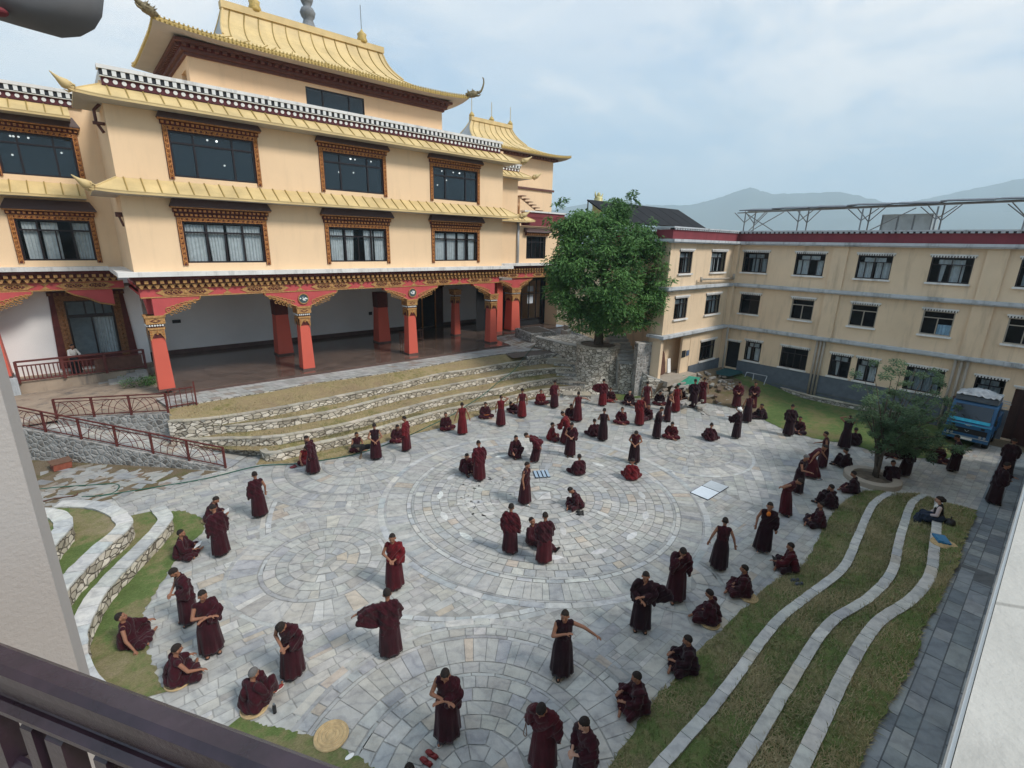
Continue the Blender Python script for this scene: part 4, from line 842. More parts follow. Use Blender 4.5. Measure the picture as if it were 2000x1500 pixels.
def ring(mb, cx, cy, r0, r1, z, w, g, seed, k=1.0, a0=0, a1=2*pi, rows=1, pal=PAL, keep=None):
    rnd = random.Random(seed)
    for r in range(rows):
        ra, rb = r0+(r1-r0)*r/rows, r0+(r1-r0)*(r+1)/rows; a = a0; rm = (ra+rb)/2
        while a < a1-1e-4:
            b = min(a1, a+w*rnd.uniform(.6, 1.5)/max(rm, .3)); 
            if a1-b < w*.4/max(rm, .3): b = a1
            n = max(1, int((b-a)*rb/.45)); q = [(cx+ra*cos(a+(b-a)*t/n), cy+ra*sin(a+(b-a)*t/n)) for t in range(n+1)]+[(cx+rb*cos(b-(b-a)*t/n), cy+rb*sin(b-(b-a)*t/n)) for t in range(n+1)]
            mx = sum(u for u, v in q)/len(q); my = sum(v for u, v in q)/len(q)
            if keep is None or keep(mx, my): slab(mb, q, z, g, stone(rnd, pal, k))
            a = b
DARK = [((.36, .36, .355), 3), ((.40, .40, .39), 2), ((.45, .45, .44), 1)]; PALE = [((.50, .50, .48), 4), ((.48, .49, .49), 3), ((.40, .42, .43), 2), ((.55, .53, .49), 1)]
pv = MB(); pv.cc = (.31, .305, .29); pv.quad((-7, -1.2, -.006), (33.5, -1.2, -.006), (33.5, 23, -.006), (-7, 23, -.006)); pv.cc = (1, 1, 1)
C0 = (12.2, 11.9); CB = (10.3, 14.2); CG = (3.9, 5.2); CF = (8.1, 19.1); CE = (4.3, 13.2); CR = (11.7, 5.9); CH = (15.2, 19.2); CU = (20.8, 10.6)
D = lambda c, x, y: hypot(x-c[0], y-c[1])
inside = lambda x, y: -.4 < x < 33 and 3.2 < y < 21.4
def bare(x, y): return D(C0, x, y) > 5.85 and D(CG, x, y) > 3.75 and D(CF, x, y) > 3.8 and D(CE, x, y) > 2.45 and D(CR, x, y) > 1.9 and D(CH, x, y) > 3.0 and D(CU, x, y) > 2.6
lattice(pv, -6.5, 33, -1, 22.5, .43, .27, 0, .011, 3, keep=lambda x, y: bare(x, y) and not (6.9 < D(CB, x, y) < 7.35 and x < 16 and inside(x, y)) and (x < 18 or y < 4))
lattice(pv, 14, 34, 0, 24, .62, .40, .0015, .012, 8, ang=.55, keep=lambda x, y: bare(x, y) and x >= 18 and y >= 4 and x < 32.5 and y < 22)
ring(pv, *CB, 6.95, 7.12, 0.002, .5, .012, 4, pal=PALE, keep=lambda x, y: bare(x, y) and x < 16 and inside(x, y)); ring(pv, *CB, 7.14, 7.31, 0.002, .8, .012, 5, pal=DARK+PAL, keep=lambda x, y: bare(x, y) and x < 16 and inside(x, y))
ins = lambda *cs: (lambda x, y: inside(x, y) and all(D(c, x, y) > r-.35 for c, r in cs))
ring(pv, *C0, 5.9, 6.12, 0.008, .7, .012, 11, pal=PALE); ring(pv, *C0, 5.83, 5.9, 0.008, .9, .010, 11, pal=DARK); ring(pv, *C0, 5.1, 5.83, 0.008, .26, .012, 12, pal=PAL); ring(pv, *C0, 4.95, 5.1, 0.008, .5, .012, 13, pal=PALE)
ring(pv, *C0, 4.85, 4.95, 0.008, .9, .010, 14, pal=DARK); ring(pv, *C0, .45, 4.85, 0.008, .38, .013, 15, rows=14); ring(pv, *C0, 0, .45, 0.008, .6, .012, 16, pal=PALE)
# rosette of leaf-shaped dark stones in the central ring
def leafstone(cx, cy, a, L, Wd, z, col):
    z += .008; q = [(cx+cos(a)*u-sin(a)*v, cy+sin(a)*u+cos(a)*v) for u, v in ((-L, 0), (-L*.5, Wd*.8), (0, Wd), (L*.5, Wd*.8), (L, 0), (L*.5, -Wd*.8), (0, -Wd), (-L*.5, -Wd*.8))]; pv.add([(u, v, z) for u, v in q], [tuple(range(8))], None, col)
rr = random.Random(5)
for k in range(16):
    a = k*pi/8+.1; leafstone(C0[0]+3.9*cos(a), C0[1]+3.9*sin(a), a+pi/2, .34, .12, .004, stone(rr, DARK, 1.5))
    leafstone(C0[0]+2.5*cos(a+.2), C0[1]+2.5*sin(a+.2), a, .3, .11, .004, stone(rr, DARK+PAL, 1.2))
for k in range(150):
    a = rr.uniform(0, 6.28); r = rr.uniform(.6, 2.1); leafstone(C0[0]-1.5+r*cos(a), C0[1]+1.6+r*sin(a)*.8, rr.uniform(0, 3), rr.uniform(.05, .12), .045, .004, stone(rr, DARK+PAL, 1.1))
g0 = (C0, 6.13)
ring(pv, *CG, 3.80, 4.02, 0.006, .5, .012, 21, pal=PAL, keep=ins(g0)); ring(pv, *CG, 3.70, 3.80, 0.006, .8, .010, 22, pal=DARK, keep=ins(g0)); ring(pv, *CG, 3.45, 3.70, 0.006, .3, .012, 23, keep=ins(g0)); ring(pv, *CG, 3.36, 3.45, 0.006, .8, .010, 24, pal=DARK, keep=ins(g0))
ring(pv, *CG, 2.65, 3.36, 0.006, .3, .012, 25, keep=ins(g0)); ring(pv, *CG, 2.35, 2.65, 0.006, .4, .012, 26, pal=PAL, keep=ins(g0)); ring(pv, *CG, 2.27, 2.35, 0.006, .8, .010, 27, pal=DARK, keep=ins(g0)); ring(pv, *CG, .4, 2.27, 0.006, .36, .012, 28, rows=6, keep=ins(g0)); ring(pv, *CG, 0, .4, 0.006, .5, .012, 29)
gb = (C0, 6.13)
ring(pv, *CF, 3.95, 4.07, 0.005, .8, .010, 31, pal=DARK, keep=ins(gb)); ring(pv, *CF, 3.0, 3.95, 0.005, .3, .012, 32, rows=2, keep=ins(gb)); ring(pv, *CF, 2.88, 3.0, 0.005, .8, .010, 33, pal=DARK, keep=ins(gb)); ring(pv, *CF, 1.55, 2.88, 0.005, .28, .012, 34, rows=2, keep=ins(gb)); ring(pv, *CF, 1.45, 1.55, 0.005, .7, .010, 35, pal=DARK, keep=ins(gb)); ring(pv, *CF, .3, 1.45, 0.005, .3, .012, 36, rows=3, keep=ins(gb)); ring(pv, *CF, 0, .3, 0.005, .4, .01, 37)
for cc, R, sd in ((CE, 2.72, 41), (CU, 2.87, 51), (CH, 3.27, 61)):
    kk = ins(gb, (CG, 4.05)) if cc == CE else (ins(gb) if cc == CU else ins(gb, (CF, 4.08)))
    ring(pv, *cc, R-.12, R, 0.004, .8, .010, sd, pal=DARK if cc != CU else PALE, keep=kk); ring(pv, *cc, R-.9, R-.12, 0.004, .3, .012, sd+1, keep=kk); ring(pv, *cc, R-1.02, R-.9, 0.004, .7, .010, sd+2, pal=DARK, keep=kk); ring(pv, *cc, .35, R-1.02, 0.004, .36, .012, sd+3, rows=4, keep=kk); ring(pv, *cc, 0, .35, 0.004, .4, .01, sd+4, keep=kk)
ring(pv, *CR, 2.06, 2.17, 0.0045, .8, .010, 71, pal=DARK, keep=ins(gb)); ring(pv, *CR, 1.4, 2.06, 0.0045, .3, .012, 72, keep=ins(gb)); ring(pv, *CR, 1.3, 1.4, 0.0045, .7, .010, 73, pal=DARK, keep=ins(gb)); ring(pv, *CR, .25, 1.3, 0.0045, .4, .012, 74, rows=3, keep=ins(gb)); ring(pv, *CR, 0, .25, 0.0045, .4, .01, 75)
struct(pv, 'courtyard_paving', 'paving')
# ---- curves
def smooth(pts, n=6):
    P = [np.array(p, float) for p in pts]; P = [2*P[0]-P[1]]+P+[2*P[-1]-P[-2]]; out = []
    for i in range(1, len(P)-2):
        for k in range(n):
            t = k/n; a, b, c, d = P[i-1:i+3]; out.append(.5*((2*b)+(-a+c)*t+(2*a-5*b+4*c-d)*t*t+(-a+3*b-3*c+d)*t**3))
    out.append(P[-2]); return out
def resample(P, step):
    P = [np.array(p, float) for p in P]; L = [0]
    for a, b in zip(P, P[1:]): L.append(L[-1]+np.linalg.norm(b-a))
    n = max(2, int(L[-1]/step)+1); out = []
    for s in np.linspace(0, L[-1], n):
        i = min(len(P)-2, max(0, int(np.searchsorted(L, s))-1)); t = (s-L[i])/max(1e-6, L[i+1]-L[i]); out.append(P[i]*(1-t)+P[i+1]*t)
    return out
def offset(P, d):
    out = []
    for i, p in enumerate(P):
        t = P[min(i+1, len(P)-1)]-P[max(i-1, 0)]; t = t[:2]/max(1e-6, np.linalg.norm(t[:2])); out.append(np.array([p[0]-t[1]*d, p[1]+t[0]*d, p[2]]))
    return out
ZF = lambda x, z0: z0*min(1, max(0.06, (23.4-x)/6.5))
def GZ(px, py, z0):
    z = z0
    for _ in range(8): z = .5*z+.5*ZF(G(px, py, z)[0], z0)
    return G(px, py, z)
COP = [((.44, .395, .32), 3), ((.50, .45, .375), 3), ((.37, .33, .27), 2), ((.47, .41, .32), 1)]; COPW = [((.54, .535, .51), 4), ((.49, .49, .475), 3), ((.44, .45, .45), 2), ((.51, .47, .42), .6)]
def terrace_wall(P, w, zbot, label, face='rubble_light', cap='coping', pal=COP, side=1, capstep=.55, group=None, over=.03, seed=1, rough=.012):
    "P: front top edge; wall goes back by w on the given side"
    rnd = random.Random(seed); F = resample(P, .18); F = [p+np.array([rnd.gauss(0, rough), rnd.gauss(0, rough), 0]) for p in F]; B = offset(F, side*w)
    root = empty('stone_terrace_wall', tuple(F[len(F)//2][:2])+(0,)); tag(root, label, 'terrace wall', group)
    m = MB()
    zb = zbot if callable(zbot) else (lambda p: zbot)
    for rows in range(1):
        K = 3
        L = [[p*np.array([1, 1, 0])+np.array([rnd.gauss(0, .012), rnd.gauss(0, .012), zb(p)+(p[2]-.05-zb(p))*k/K]) for p in F] for k in range(K+1)]
        for k in range(K):
            for i in range(len(F)-1): m.quad(L[k][i], L[k][i+1], L[k+1][i+1], L[k+1][i])
        for i in range(len(B)-1): m.quad((B[i][0], B[i][1], zb(B[i])), (B[i][0], B[i][1], B[i][2]-.05), (B[i+1][0], B[i+1][1], B[i+1][2]-.05), (B[i+1][0], B[i+1][1], zb(B[i+1])))
        for e in (0, -1): m.quad((F[e][0], F[e][1], zb(F[e])), (B[e][0], B[e][1], zb(B[e])), (B[e][0], B[e][1], B[e][2]-.05), (F[e][0], F[e][1], F[e][2]-.05))
    attach(m.build('rubble_face', face), root)
    c = MB(); i = 0; Fo = offset(F, -side*over); Bo = offset(F, side*(w+.01)); 
    while i < len(F)-1:
        j = min(len(F)-1, i+max(1, int(round(capstep*rnd.uniform(.6, 1.4)/.18)))); col = stone(rnd, pal); dz = rnd.uniform(-.006, .006)
        idx = list(range(i, j+1)); n = len(idx); vs = []
        for q, (line, z) in enumerate(((Fo, -.05), (Fo, 0), (Bo, 0), (Bo, -.05))):
            for t in idx:
                p = line[t].copy()
                if t == j and j < len(F)-1: p = p*.96+line[t-1]*.04
                if t == i: p = p*.96+line[t+1]*.04
                vs.append((p[0], p[1], p[2]+z+dz))
        fs = [(q*n+t, q*n+t+1, (q+1)*n+t+1, (q+1)*n+t) for q in range(3) for t in range(n-1)]+[(0, n, 2*n, 3*n), (n-1, 2*n-1, 3*n-1, 4*n-1)]
        c.add(vs, fs, None, col); i = j
    attach(c.build('coping', cap), root); return F, B
def strip(A, B, name, mat, nv=5, z=0, amp=.03, seed=0, kind='structure'):
    "ground sheet stretched between two curves"
    n = 90; A = resample(A, 1e9); 
    def at(L, t):
        L = [np.array(p, float) for p in L]; S = [0]
        for a, b in zip(L, L[1:]): S.append(S[-1]+np.linalg.norm(b-a))
        s = t*S[-1]; i = min(len(L)-2, max(0, int(np.searchsorted(S, s))-1)); u = (s-S[i])/max(1e-6, S[i+1]-S[i]); return L[i]*(1-u)+L[i+1]*u
    return None
def sheet(A, B, name, mats, nv=5, amp=.03, n=90, dz=0.0, kind='structure', edge=0, seed=3):
    rnd = random.Random(seed)
    def par(L):
        L = [np.array(p, float) for p in L]; S = [0]
        for a, b in zip(L, L[1:]): S.append(S[-1]+np.linalg.norm(b-a))
        out = []
        for k in range(n+1):
            s = S[-1]*k/n; i = min(len(L)-2, max(0, int(np.searchsorted(S, s))-1)); u = (s-S[i])/max(1e-6, S[i+1]-S[i]); out.append(L[i]*(1-u)+L[i+1]*u)
        return out
    a, b = par(A), par(B); m = MB(); vs = []
    for k in range(n+1):
        for j in range(nv+1):
            u = j/nv; p = a[k]*(1-u)+b[k]*u; e = amp*(noise.noise(Vector((p[0]*1.4, p[1]*1.4, seed)))+.3) if 0 < j < nv else 0
            if edge and j == 0: q = (b[k]-a[k]); q = q/max(1e-6, np.linalg.norm(q)); p = p+q*rnd.uniform(-edge, edge)
            vs.append((p[0], p[1], p[2]+e+dz))
    m.add(vs, [(k*(nv+1)+j, (k+1)*(nv+1)+j, (k+1)*(nv+1)+j+1, k*(nv+1)+j+1) for k in range(n) for j in range(nv)]); o = m.build(name, mats, smooth=True)
    tag(o, kind=kind); return o, a, b
def L_(pts, z): return smooth([G(x, y, z) for x, y in pts])
# far terraces below the hall
T1 = L_([(507, 878), (518, 884), (540, 884), (580, 875), (625, 865), (700, 848), (767, 829), (850, 806), (909, 793), (967, 783), (1041, 765), (1090, 758), (1137, 754), (1183, 756), (1243, 759)], .42)
T2 = L_([(356, 857), (380, 858), (440, 856), (500, 855), (550, 851), (610, 841), (670, 829), (730, 814), (790, 798), (850, 782), (909, 769), (967, 761), (1026, 748), (1092, 738), (1125, 738), (1160, 742)], .82)
T3 = L_([(432, 830), (470, 829), (550, 820), (610, 810), (670, 798), (730, 783), (790, 768), (850, 757), (909, 746), (967, 736), (1020, 726), (1085, 719), (1120, 720)], 1.22)
T4 = L_([(327, 823), (400, 818), (480, 807), (550, 795), (610, 784), (670, 772), (730, 760), (790, 747), (856, 731), (928, 720), (1000, 708), (1060, 701), (1105, 700)], 1.62)
T5 = L_([(330, 799), (420, 783), (520, 767), (616, 749), (712, 736), (808, 721), (904, 704), (1000, 690), (1060, 684)], 1.84)
gw = 'curved stone terraces below the hall'
F1, B1 = terrace_wall(T1, .24, 0, 'lowest curved rubble wall below the hall, at the courtyard edge', group=gw, seed=1)
F2, B2 = terrace_wall(T2, .22, .0, 'second curved rubble wall up from the courtyard below the hall', group=gw, seed=2)
F3, B3 = terrace_wall(T3, .22, .4, 'third curved rubble wall up from the courtyard below the hall', group=gw, seed=3)
F4, B4 = terrace_wall(T4, .22, .2, 'topmost curved rubble wall below the hall, under the widest grass bank', group=gw, seed=4)
lo = lambda P, d: [np.array(p)-np.array([0, 0, d]) for p in P]
GR = []
GR.append(sheet(lo(B1, .06), [np.array([p[0], p[1], .44]) for p in offset(F2, -.0)], 'grass_bank', 'grass_dry', 4, seed=1))
GR.append(sheet(lo(B2, .06), [np.array([p[0], p[1], .85]) for p in F3], 'grass_bank', 'grass_dry', 4, seed=2))
GR.append(sheet(lo(B3, .06), [np.array([p[0], p[1], 1.26]) for p in F4], 'grass_bank', 'grass_dry', 4, seed=3))
GR.append(sheet(lo(B4, .06), T5, 'grass_bank', 'grass_dry', 5, .05, seed=4))
foot = L_([(500, 908), (560, 905), (600, 903), (640, 898), (700, 876+10), (760, 860), (830, 843), (890, 827), (960, 802), (1000, 790), (1050, 778), (1100, 772)], .006)
GR.append(sheet(foot, [np.array([p[0], p[1], .012]) for p in F1[:int(len(F1)*.72)]], 'grass_verge', 'grass_dry', 3, .01, seed=5, edge=.04, dz=.004))
# apron in front of the veranda
def slabstrip(A, B, name, nu, nv, z, seed, pal=PAL, k=1.0, g=.012, dz=.0):
    o, a, b = sheet(A, B, 'tmp', 'coping', nv, 0, nu); bpy.data.objects.remove(o); rnd = random.Random(seed); m = MB(); m.cc = (.22, .21, .2)
    for i in range(nu):
        for j in range(1): m.quad(a[i]+[0, 0, -.008+dz], a[i+1]+[0, 0, -.008+dz], b[i+1]+[0, 0, -.008+dz], b[i]+[0, 0, -.008+dz])
    J = [[(i+rnd.uniform(-.3, .3) if 0 < i < nu else i) for i in range(nu+1)] for j in range(nv)]
    def P(u, v):
        i = min(nu-1, max(0, int(u))); t = u-i; return (a[i]*(1-t)+a[i+1]*t)*(1-v)+(b[i]*(1-t)+b[i+1]*t)*v
    vb = [0]+[(j+rnd.uniform(-.2, .2))/nv for j in range(1, nv)]+[1]
    for j in range(nv):
        for i in range(nu):
            q = [P(J[j][i], vb[j]), P(J[j][i+1], vb[j]), P(J[j][i+1], vb[j+1]), P(J[j][i], vb[j+1])]; c = sum(q)/4
            m.add([tuple(c+(p-c)*max(.2, 1-g*1.4/max(.05, np.linalg.norm(p-c)))+[0, 0, dz]) for p in q], [(0, 1, 2, 3)], None, stone(rnd, pal, k))
    return struct(m, name, 'paving')
BR = [((.40, .37, .33), 3), ((.32, .27, .22), 2), ((.24, .17, .13), 1.5), ((.46, .44, .41), 3)]
T5u = [np.array([p[0], p[1], 1.90]) for p in T5]; VE = [np.array([2.0+(24-2.0)*t, 27.82-.62*t, 1.90]) for t in np.linspace(0, 1, 40)]
slabstrip(T5u, VE, 'apron_path', 62, 4, 1.9, 4, pal=[((.47, .46, .44), 5), ((.40, .39, .37), 3), ((.36, .31, .27), 1)])
m = MB(); Fp = T5u
for i in range(len(Fp)-1): m.quad(Fp[i]-[0, 0, .16], Fp[i+1]-[0, 0, .16], Fp[i+1], Fp[i])
struct(m, 'apron_edge', 'rubble_grey')
m = MB(); m.cc = (.12, .10, .085); m.quad((21.5, 24.2, 1.86), (30, 23.2, 1.86), (34, 31.5, 1.88), (23.9, 31.5, 1.88)); m.cc = (1, 1, 1)
lattice(m, 18, 36, 20, 35, .62, .34, 1.885, .03, 77, ang=.35, pal=BR, keep=lambda x, y: x > 23.95+(27-y)*.2 and 24.6 < y < 31.2 and x < 31 and y > 22+.3*(x-22))
struct(m, 'flagstone_yard', 'paving')
m = MB(); m.prism([(22.5, 23.8), (30.5, 22.8), (34, 31.5), (23.9, 31.5), (24.2, 27)], 0, 1.855, 'z'); struct(m, 'yard_bank', 'rubble_grey')
# half-height stone steps at the right end of the terraces
for i, (pa, pb, z) in enumerate((((1100, 770), (1155, 772), .24), ((1094, 745), (1143, 748), .64), ((1087, 727), (1136, 730), 1.04), ((1082, 708), (1128, 711), 1.44))):
    a = np.array(G(*pa, z)); b = np.array(G(*pb, z)); d = (b-a)/np.linalg.norm(b-a); n_ = np.array([-d[1], d[0], 0]); n_ = n_ if n_[1] > 0 else -n_
    m = MB(); rr = random.Random(i); q = [a, b, b+n_*.75, a+n_*.75]; m.prism([(p[0], p[1]) for p in q], z-.42, z-.05, 'z', 0)
    m.cur = 1
    for k in range(3):
        s0, s1 = k/3+.008, (k+1)/3-.008; u = [a+(b-a)*s0-n_*.03, a+(b-a)*s1-n_*.03, a+(b-a)*s1+n_*.75, a+(b-a)*s0+n_*.75]; m.prism([(p[0], p[1]) for p in u], z-.048, z, 'z', 1, stone(rr, COP))
    m.c = [c if c != (1, 1, 1) else (.45, .43, .4) for c in m.c]
    tag(m.build('stone_step', ['rubble_grey', 'coping']), ['lowest', 'second', 'third', 'topmost'][i]+' half height stone step block at the right end of the terraces below the hall', 'step', 'step blocks on the terraces')
rr = random.Random(31)
for k in range(8):
    z = 1.60+.13*k; x0, x1, y0 = 1070+5*k, 1122-1*k, 702-9.5*k; q = [Vector(G(x, y, z)) for x, y in ((x0, y0), ((x0+x1)/2+rr.uniform(-6, 6), y0+rr.uniform(0, 3)), (x1, y0-1))]; b_ = Vector((.35, .55, 0)); m = MB()
    for a, b in ((q[0], q[1]), (q[1], q[2])): dz = rr.uniform(-.01, .015); m.prism([(p.x, p.y) for p in (a, b-(b-a)*.02, b-(b-a)*.02+b_, a+b_)], z-.7, z+dz, 'z', None, stone(rr, COP, 1.05))
    tag(m.build('wide_stone_step', 'coping'), 'broad rough stone step rising left of the round planter', 'step', 'broad steps left of the planter')
# far right lawn, earth, planting bed
lawn = smooth([G(x, y, .012) for x, y in ((1432, 772), (1470, 800), (1490, 818), (1540, 842), (1600, 858), (1660, 868), (1720, 884), (1790, 894), (1850, 896), (1885, 878))])
back = [np.array([34.9, y, .012+.85*max(0, (y-11)/4.6)]) for y in np.linspace(15.6, 1.5, 12)]
sheet(lawn, back, 'lawn', 'lawn', 10, .05, seed=6, edge=.05, dz=.006)
e1 = smooth([G(x, y, .008) for x, y in ((1275, 778), (1300, 770), (1345, 782), (1400, 790), (1440, 800), (1475, 812))]); e2 = [np.array([x, y, z]) for x, y, z in ((26.4, 16.0, 1.1), (27, 15.7, 1.2), (30, 15.9, 1.15), (33, 16.1, 1.0), (34.9, 16, .9), (34.9, 14, .5), (34.5, 12.5, .15))]
sheet(e1, e2, 'bare_earth', 'earth', 8, .05, seed=7, edge=.12)
rr = random.Random(3)
m = MB()
for k in range(75):
    x = rr.uniform(25.5, 33.5); y = rr.uniform(12.5, 16)
    if x > 31.5 and y < 13.5: continue
    a = rr.uniform(-.5, .9); w = rr.uniform(.12, .5); h = rr.uniform(.05, .14); q = [(x+cos(a)*u-sin(a)*v, y+sin(a)*u+cos(a)*v) for u, v in ((-w, -h), (w*.8, -h*rr.random()), (w, h*.7), (-w*.7, h))]; zz_ = 1.15*max(0, (y-12.7)/3.4); m.prism(q, zz_-.1, zz_+rr.uniform(.0, .03), 'z', None, stone(rr, BR, .8))
struct(m, 'loose_flagstones', 'paving')
m = MB(); 
for k in range(60):
    x = rr.gauss(22.2, 1.1); y = rr.gauss(18.6, .8)
    a = rr.uniform(-.9, .3); w = rr.uniform(.12, .45); h = rr.uniform(.04, .1); q = [(x+cos(a)*u-sin(a)*v, y+sin(a)*u+cos(a)*v) for u, v in ((-w, -h), (w*.8, -h*rr.random()), (w, h*.7), (-w*.7, h))]; m.prism(q, .0, rr.uniform(.015, .05), 'z', None, stone(rr, BR+PAL, .9))
struct(m, 'loose_flagstones', 'paving')
# tarps
m = MB(); q = [G(x, y, z) for x, y, z in ((1305, 745, 1.12), (1335, 733, 1.24), (1368, 737, 1.12), (1362, 752, .75), (1320, 752, .85))]; m.add(q, [tuple(range(5))]); tag(m.build('tarpaulin', 'tarp_green'), 'bright green tarpaulin spread on the ground before the porch', 'tarpaulin')
m = MB(); q = [G(x, y, .86) for x, y in ((1398, 722), (1436, 716), (1452, 728), (1425, 735), (1400, 731))]; m.add(q, [tuple(range(5))]); tag(m.build('tarpaulin', 'tarp_teal'), 'dull teal tarpaulin by the far corner doorway', 'tarpaulin')
m = MB(); q = [G(x, y, .02) for x, y in ((1950, 925), (1992, 940), (1975, 990), (1932, 968))]; m.prism([(p[0], p[1]) for p in q], .008, .03, 'z'); tag(m.build('ground_mat', 'mat_blue'), 'dark blue mat lying on the paving at the right edge', 'mat')
# curved bed by the dormitory
for i, (pts, z, lb) in enumerate(((((1495, 733), (1498, 742), (1530, 758), (1580, 772), (1640, 785), (1720, 800), (1800, 815)), .30, 'outer low curved bed wall on the lawn before the dormitory'), (((1530, 732), (1560, 748), (1610, 760), (1680, 775), (1750, 790)), .5, 'inner low curved bed wall close to the dormitory windows'))):
    P = L_(pts, z); F, B = terrace_wall(P, .22, 0, lb, face='rubble_grey', group='low bed walls before the dormitory', seed=20+i)
    sheet(lo(B, .06), [np.array([34.9, y, z-.04]) for y in np.linspace(13.3 if i == 0 else 12.5, 4.0, 10)], 'planting_bed', 'lawn', 4, .06, seed=8+i)
# right-hand terraces
R1 = smooth([GZ(x, y, .36) for x, y in ((1205, 1570), (1270, 1500), (1400, 1353), (1505, 1215), (1575, 1157), (1640, 1106), (1670, 1045), (1700, 983), (1735, 958))])
R2 = smooth([GZ(x, y, .72) for x, y in ((1385, 1560), (1467, 1435), (1540, 1318), (1612, 1213), (1690, 1162), (1735, 1112), (1752, 1046), (1775, 982), (1800, 963))])
R3 = smooth([GZ(x, y, 1.08) for x, y in ((1515, 1560), (1580, 1428), (1649, 1292), (1705, 1210), (1770, 1166), (1808, 1118), (1819, 1050), (1828, 975))])
R4 = smooth([GZ(x, y, 1.14) for x, y in ((1650, 1560), (1684, 1481), (1713, 1420), (1737, 1375), (1761, 1335), (1783, 1295), (1793, 1260), (1804, 1228), (1825, 1193), (1849, 1140), (1871, 1100), (1882, 1060), (1901, 1016), (1908, 997))])
gr = 'wavy pale kerbs stepping up on the right'
RF1, RB1 = terrace_wall(R1, .19, lambda p: min(0, p[2]-.3), 'pale wavy kerb nearest the monks on the right side', 'slate_wall', pal=COPW, side=-1, group=gr, seed=31, capstep=.6, rough=.004)
RF2, RB2 = terrace_wall(R2, .19, lambda p: p[2]-.55, 'middle pale wavy kerb of the right side steps', 'slate_wall', pal=COPW, side=-1, group=gr, seed=32, capstep=.6, rough=.004)
RF3, RB3 = terrace_wall(R3, .21, lambda p: p[2]-.55, 'pale wavy kerb nearest the slate path, where the woman sits', 'slate_wall', pal=COPW, side=-1, group=gr, seed=33, capstep=.6, rough=.004)
edgeR = smooth([G(x, y, .008) for x, y in ((1140, 1560), (1188, 1500), (1230, 1440), (1275, 1370), (1312, 1330), (1350, 1288), (1400, 1238), (1460, 1180), (1520, 1130), (1570, 1100), (1600, 1050), (1625, 1005), (1655, 975), (1690, 958))])
GS = []
GS.append(sheet(edgeR, [np.array([p[0], p[1], .012]) for p in RF1], 'grass_verge', 'grass_green', 5, .03, seed=11, edge=.05, dz=.004))
GS.append(sheet(lo(RB1, .05), [np.array([p[0], p[1], ZF(p[0], .38)]) for p in RF2], 'grass_step', 'grass_green', 5, .03, seed=12))
GS.append(sheet(lo(RB2, .05), [np.array([p[0], p[1], ZF(p[0], .74)]) for p in RF3], 'grass_step', 'grass_green', 5, .03, seed=13))
GS.append(sheet(R4, lo(RB3, .05), 'grass_step', 'grass_green', 5, .03, seed=14, edge=.07, dz=.016))
BL = [((.19, .225, .255), 4), ((.235, .27, .295), 3), ((.15, .18, .21), 2), ((.29, .32, .335), 2)]
pe = [np.array([x, -.42, ZF(x, 1.13)]) for x in np.linspace(R4[0][0]-1, 31, 50)]
R4x = [p.copy() for p in R4]; 
pin = [np.array([p[0], p[1]+.05, p[2]-.03]) for p in R4x]
pin += [np.array([x, .75, ZF(x, 1.13)]) for x in np.linspace(R4[-1][0]+.6, 31, 8)]
m = MB(); rnd = random.Random(12); m.cc = (.10, .115, .13); xs_ = np.linspace(2, 32, 61)
for i in range(60): m.quad((xs_[i], -.42, ZF(xs_[i], 1.13)-.035), (xs_[i+1], -.42, ZF(xs_[i+1], 1.13)-.035), (xs_[i+1], .70, ZF(xs_[i+1], 1.13)-.035), (xs_[i], .70, ZF(xs_[i], 1.13)-.035))
m.cc = (1, 1, 1); y = -.42
for r, (h, wx) in enumerate(((.22, .42), (.36, .75), (.30, .55), (.25, .7))):
    x = 2-rnd.random()*.4
    while x < 32:
        w_ = wx*rnd.uniform(.6, 1.4); sk = rnd.uniform(-.03, .03); q = [(x, y), (x+w_, y), (x+w_+sk, y+h), (x+sk, y+h)]; c = (x+w_/2, y+h/2); g = .011
        m.add([(c[0]+(u-c[0])*(1-2*g/w_), c[1]+(v-c[1])*(1-2*g/h), ZF(u, 1.13)-.03) for u, v in q], [(0, 1, 2, 3)], None, stone(rnd, BL)); x += w_
    y += h
struct(m, 'slate_path', 'paving')
# left-hand round garden
Lw1 = L_([(318, 986), (331, 998), (335, 1012), (318, 1034), (292, 1062), (258, 1097), (222, 1136), (192, 1178), (172, 1220), (168, 1262), (180, 1302), (215, 1345)], .46)
Lw2 = L_([(120, 978), (154, 977), (206, 982), (242, 997), (257, 1016), (247, 1034), (212, 1064), (178, 1096), (146, 1130), (117, 1167), (80, 1220), (50, 1290)], .92)
Lw3 = L_([(40, 994), (66, 992), (110, 994), (134, 1004), (140, 1021), (118, 1050), (92, 1081), (60, 1120), (20, 1180)], 1.36)
gl = 'round stepped garden walls at left'
a1 = terrace_wall(Lw1, .38, -.02, 'outer low round rubble wall of the garden at left, beside the monks', group=gl, seed=41, side=-1, pal=COPW)
a2 = terrace_wall(Lw2, .38, .3, 'middle round rubble wall of the stepped garden at left', group=gl, seed=42, side=-1, pal=COPW)
a3 = terrace_wall(Lw3, .38, .75, 'inner round rubble wall of the stepped garden at left', group=gl, seed=43, side=-1, pal=COPW)
def fill(P, z, name, mat, ext):
    m = MB(); vs = [(p[0], p[1], z) for p in P[::3]]+[(P[-1][0], P[-1][1], z)]+ext; m.add(vs, [tuple(range(len(vs)))]); return struct(m, name, mat)
